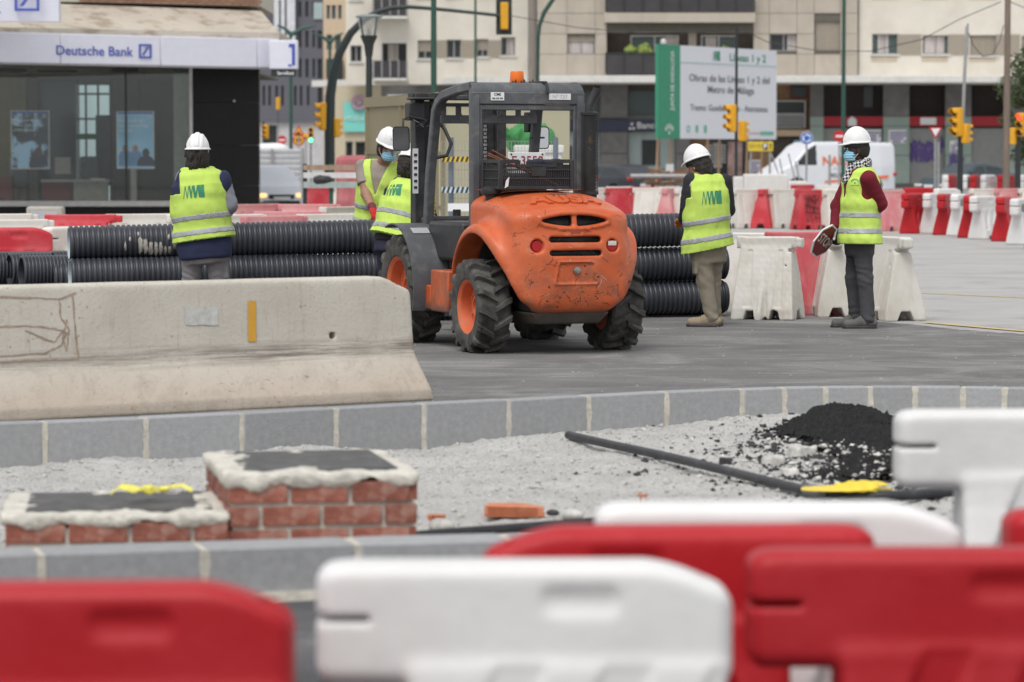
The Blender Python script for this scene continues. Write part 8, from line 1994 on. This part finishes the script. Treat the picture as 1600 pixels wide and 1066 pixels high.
# mesh fence with tapes in front of the cabin
D = 43.0; t = thing('mesh_fence', 'wire mesh fence with hazard tapes glimpsed through the forklift cab', 'fence', at(745, D)); zt = W(0, 215, D).z
for i, px in enumerate((705, 750, 868)): mb = MB(); x = at(px, D).x; mb.cyl((x, D, 0), (x, D, zt), .035, n=8); mb.build('post', mat('blue grey post', (.14, .17, .21), .6), t, world=True)
mb = MB(); xa, xb = at(690, D).x, at(872, D).x
for k in range(36): x = xa + (xb - xa) * k / 35; mb.bb((x - .003, D - .003, .1), (x + .003, D + .003, zt - .05))
for k in range(14): z = .1 + (zt - .15) * k / 13; mb.bb((xa, D - .002, z - .003), (xb, D + .002, z + .003))
mb.build('wire_mesh', M_ALU, t, world=True, kind='stuff')
def tape(px0, px1, y, D, h, c1, c2, nm):
    mb = MB(); mb.mi = 0; n = int((px1 - px0) / 7); x0, x1 = at(px0, D).x, at(px1, D).x; z = W(0, y, D).z; w_ = (x1 - x0) / n; mb.bb((x0, D, z - h), (x1, D + .006, z + h)); mb.mi = 1
    for k in range(n): a = x0 + w_ * k; mb.add([(a, D - .003, z - h), (a + w_ * .5, D - .003, z - h), (a + w_ * .9, D - .003, z + h), (a + w_ * .4, D - .003, z + h)], [(0, 1, 2, 3)])
    mb.build(nm, [c1, c2], t, world=True, kind='stuff')
tape(690, 770, 249, D - .1, .035, M_YELT := mat('tape yellow', (.66, .46, .05), .6), M_BLKP, 'hazard_tape'); tape(690, 770, 297, D - .1, .04, mat('tape pale blue', (.50, .60, .66), .6), M_BLKP, 'barrier_board'); 
mb = MB(); a, b_ = W(700, 330, D - .3), W(742, 318, D - .3); mb.bb((a.x, D - .4, a.z), (b_.x, D - .3, b_.z)); mb.build('white_board', M_WHT, t, world=True)
# concrete block and green tarp
D = 45.5; t = thing('concrete_block', 'pale concrete skip block behind the number plate', 'block', at(842, D)); mb = MB(); a, b_ = W(806, 300, D), W(878, 229, D); mb.bb((a.x, D, 0), (b_.x, D + .8, b_.z)); mb.build('block', M_SLAB, t, world=True, bevel=.03)
mb = MB(); mb.bb((a.x - .03, D - .03, b_.z - .1), (b_.x + .03, D + .83, b_.z + .02)); mb.build('rim', M_SLAB, t, world=True, bevel=.02)
f = lambda p: ell(p, (0, 0, 0), (.36, .3, .20)) + nz(p, 9, 4, 5) * .12
c = W(826, 214, D + .3); link('green_tarp', sdf_mesh('green_tarp', f, (-.6, -.5, -.4), (.6, .5, .45), .025, mat('green tarp', (.05, .24, .07), .7, var=.2, scale=3)), None, 'crumpled green tarp heaped on the pale concrete block', 'tarp', loc=c)
# corrugated hoarding, striped boards, odds and ends by the silver car
D = 106.0; t = thing('hoarding', 'grey corrugated metal hoarding behind the silver car', 'hoarding', at(440, D)); mb = MB(); x0, x1 = at(400, D).x, at(474, D).x; n = 8; z0, z1 = W(0, 300, D).z, W(0, 233, D).z
for k in range(n): za, zb2 = z0 + (z1 - z0) * k / n, z0 + (z1 - z0) * (k + 1) / n; mb.add([(x0, D, za), (x1, D, za), (x1, D - .035, za + .06), (x0, D - .035, za + .06), (x0, D - .035, zb2 - .03), (x1, D - .035, zb2 - .03), (x1, D, zb2), (x0, D, zb2), (x0, D + .03, za), (x1, D + .03, za), (x1, D + .03, zb2), (x0, D + .03, zb2)], [(0, 1, 2, 3), (3, 2, 5, 4), (4, 5, 6, 7), (9, 8, 11, 10)])
mb.build('corrugated_sheet', mat('pale galvanised sheet', (.52, .53, .55), .5, var=.08), t, world=True); 
for px in (426, 474): mb = MB(); x = at(px, D).x; mb.bb((x - .04, D - .13, 0), (x + .04, D - .1, z1)); mb.build('upright', M_ALU, t, world=True)
f = lambda p: ell(p, (0, 0, 0), (.62, .5, .2)) + nz(p, 6, 1, 2) * .03
c = W(424, 233, 107); link('white_bag', sdf_mesh('white_bag', f, (-.8, -.7, -.3), (.8, .7, .3), .04, M_WHT), None, 'white covered bale showing over the corrugated hoarding', 'bale', loc=c)
D = 62.0; t = thing('board_fence', 'low works fence of striped rails beyond the worker in red gloves', 'fence', at(530, D))
for y, h, m in ((262, .05, mat('rust striped rail', (.34, .24, .17), .8, var=.3, scale=4, stretch=(3, 1, 1))), (274, .055, M_WFR), (289, .06, mat('pale green rail', (.34, .40, .38), .7, var=.2, scale=5))): mb = MB(); a, b_ = W(474, y, D), W(578, y + 4, D); mb.bb((a.x, D, a.z - h), (b_.x, D + .05, a.z + h)); mb.build('rail', m, t, world=True)
for px in (476, 517, 560): mb = MB(); a = W(px, 256, D); mb.bb((a.x - .04, D + .06, 0), (a.x + .04, D + .12, a.z)); mb.build('post', M_BLKP if px != 517 else M_GRNP, t, world=True)
f = lambda p: rbox(p, (0, 0, 0), (.42, .4, .78), .1) + nz(p, 5, 3, 3) * .03
c = W(556, 292, 70); link('portable_cabin', sdf_mesh('portable_cabin', f, (-.6, -.6, -.9), (.6, .6, .9), .04, mat('dull pink red sheet', (.42, .12, .13), .7, var=.25, scale=2, dirt=.5, dcol=(.5, .3, .3), ds=2)), None, 'faded red wrapped stack standing behind the striped rails', 'stack', loc=(c.x, 70, .8))
f = lambda p: ell(p, (0, 0, 0), (.20, .15, .09)) + nz(p, 12, 2, 3) * .03
c = W(505, 281, 61.5); link('dark_bundle', sdf_mesh('dark_bundle', f, (-.4, -.3, -.25), (.4, .3, .25), .03, M_BLK), None, 'small dark bundle hung over the striped rails', 'bundle', loc=c)
# grey utility box by the bank, big concrete blocks
D = 56.0; t = thing('plastic_box', 'grey plastic frame box on the barriers below the bank posters', 'box', at(68, D)); mb = MB(); a, b_ = W(41, 345, D), W(97, 323, D); mb.bb((a.x, D, 0), (b_.x, D + .4, b_.z)); mb.build('box_body', mat('dirty grey plastic', (.40, .38, .33), .7, var=.1), t, world=True, bevel=.04); mb = MB(); mb.bb((a.x + .08, D - .01, .3), (b_.x - .08, D + .0 - .003, b_.z - .08)); mb.build('grille_panel', M_GINK, t, world=True)
for px0, px1, y, D, lab in ((1163, 1232, 272, 84, 'big concrete block with faint scribbles in front of the delivery van'), (1147, 1176, 276, 86, 'narrower concrete block left of the scribbled one'), (1232, 1262, 283, 88, 'low white block at the foot of the blue round sign')):
    t = thing('concrete_block', lab, 'block', at((px0 + px1) / 2, D), group='concrete blocks in front of the van'); mb = MB(); a, b_ = W(px0, 300, D), W(px1, y, D); mb.bb((a.x, D, 0), (b_.x, D + .6, b_.z)); mb.build('block', M_SLAB, t, world=True, bevel=.04)
mb = MB(); random.seed(2)
for i, (x0, y0, x1, y1) in enumerate(((1205, 240, 1222, 288), (1218, 248, 1226, 290), (1232, 240, 1244, 288), (1243, 252, 1250, 286))):
    D = 90; t = thing('fence_pole', ['leaning steel strut furthest left before the van', 'short leaning strut beside the first before the van', 'long leaning strut crossing the van bonnet window', 'short leaning strut closest to the blue round sign'][i], 'pole', at(x1, D), group='leaning steel struts before the van'); mb = MB(); mb.cyl(W(x0, y0, D), W(x1, y1, D), .022, n=6); mb.build('strut', M_ALU, t, world=True)
# wooden pallets and rubble under the billboard
t = thing('timber_pile', 'rusty brown timber pile under the billboard stilts', 'timber', at(1040, 112)); random.seed(9)
for k in range(16): mb = MB(); a = W(1005 + random.uniform(0, 60), 276 + random.uniform(-6, 12), 112 + random.uniform(-1, 1)); mb.box((0, 0, 0), (random.uniform(.6, 1.4), .08, .07)); o = mb.build('plank', mat('rusty timber', (.20, .11, .065), .9, var=.3, scale=4), t); o.location = a - at(1040, 112); o.rotation_euler = (0, random.uniform(-.3, .3), random.uniform(-.5, .5))
t = thing('site_rail', 'long grey pipe rail lying across the timber pile', 'rail', at(1030, 110)); mb = MB(); mb.cyl(W(985, 275, 110), W(1072, 275, 110), .07, n=8); mb.build('rail', M_ALU, t, world=True)
# pavement by the shops
mb = MB(); mb.bb((-14, 140, 0), (60, 175, .13)); mb.build('pavement', mat('pale pavement', (.34, .33, .31), .9, var=.1), kind='structure', bevel=.02)
# ---------------- tree at the right edge
M_LEAF = mat('olive green leaf', (.060, .085, .030), .7, var=.35, scale=2.5, rand=.0); M_LEAF2 = mat('lighter green leaf', (.115, .145, .055), .7, var=.3, scale=2.5); M_BARK = mat('grey bark', (.12, .10, .08), .9, var=.3, scale=8)
t = thing('tree', 'leafy dark green tree at the right edge behind the timber pole', 'tree', at(1652, 104)); rr = random.Random(4); mb = MB()
mb.tube([(0, 0, 0), (.05, 0, 1.2), (-.1, 0, 2.4), (.1, 0, 3.8)], [.20, .17, .13, .07], 10)
for k in range(9): a = k * .9; z = 1.8 + .22 * k; mb.tube([(0, 0, z), (.7 * cos(a), .7 * sin(a), z + .5), (1.5 * cos(a), 1.3 * sin(a), z + .8)], [.07, .045, .015], 6)
mb.build('trunk', M_BARK, t)
cl = []
for k in range(70):
    a = rr.uniform(0, 6.28); zz = rr.uniform(-1, 1); rad = 2.05 * sqrt(max(0, 1 - zz * zz)) * rr.uniform(.55, 1); cl.append((rad * cos(a), rad * sin(a) * .9, 3.15 + zz * 2.1 + rr.uniform(-.2, .2), rr.uniform(.28, .52)))
for mi_, m in ((0, M_LEAF), (1, M_LEAF2)):
    V, Fc = [], []
    for (cx, cy, cz, r) in cl:
        for q in range(150 if mi_ == 0 else 60):
            d_ = Vector((rr.gauss(0, 1), rr.gauss(0, 1), rr.gauss(0, 1))).normalized() * r * rr.random() ** .4; p = Vector((cx, cy, cz)) + d_; u_ = Vector((rr.gauss(0, 1), rr.gauss(0, 1), rr.gauss(0, .7))).normalized(); v_ = u_.cross(Vector((rr.gauss(0, 1), rr.gauss(0, 1), rr.gauss(0, 1)))).normalized(); s_ = rr.uniform(.05, .10); b_ = len(V)
            V += [tuple(p - u_ * s_), tuple(p + v_ * s_ * .45), tuple(p + u_ * s_), tuple(p - v_ * s_ * .45)]; Fc.append((b_, b_ + 1, b_ + 2, b_ + 3))
    me = bpy.data.meshes.new('crown'); me.from_pydata(V, [], Fc); me.materials.append(m); link('crown', me, t)
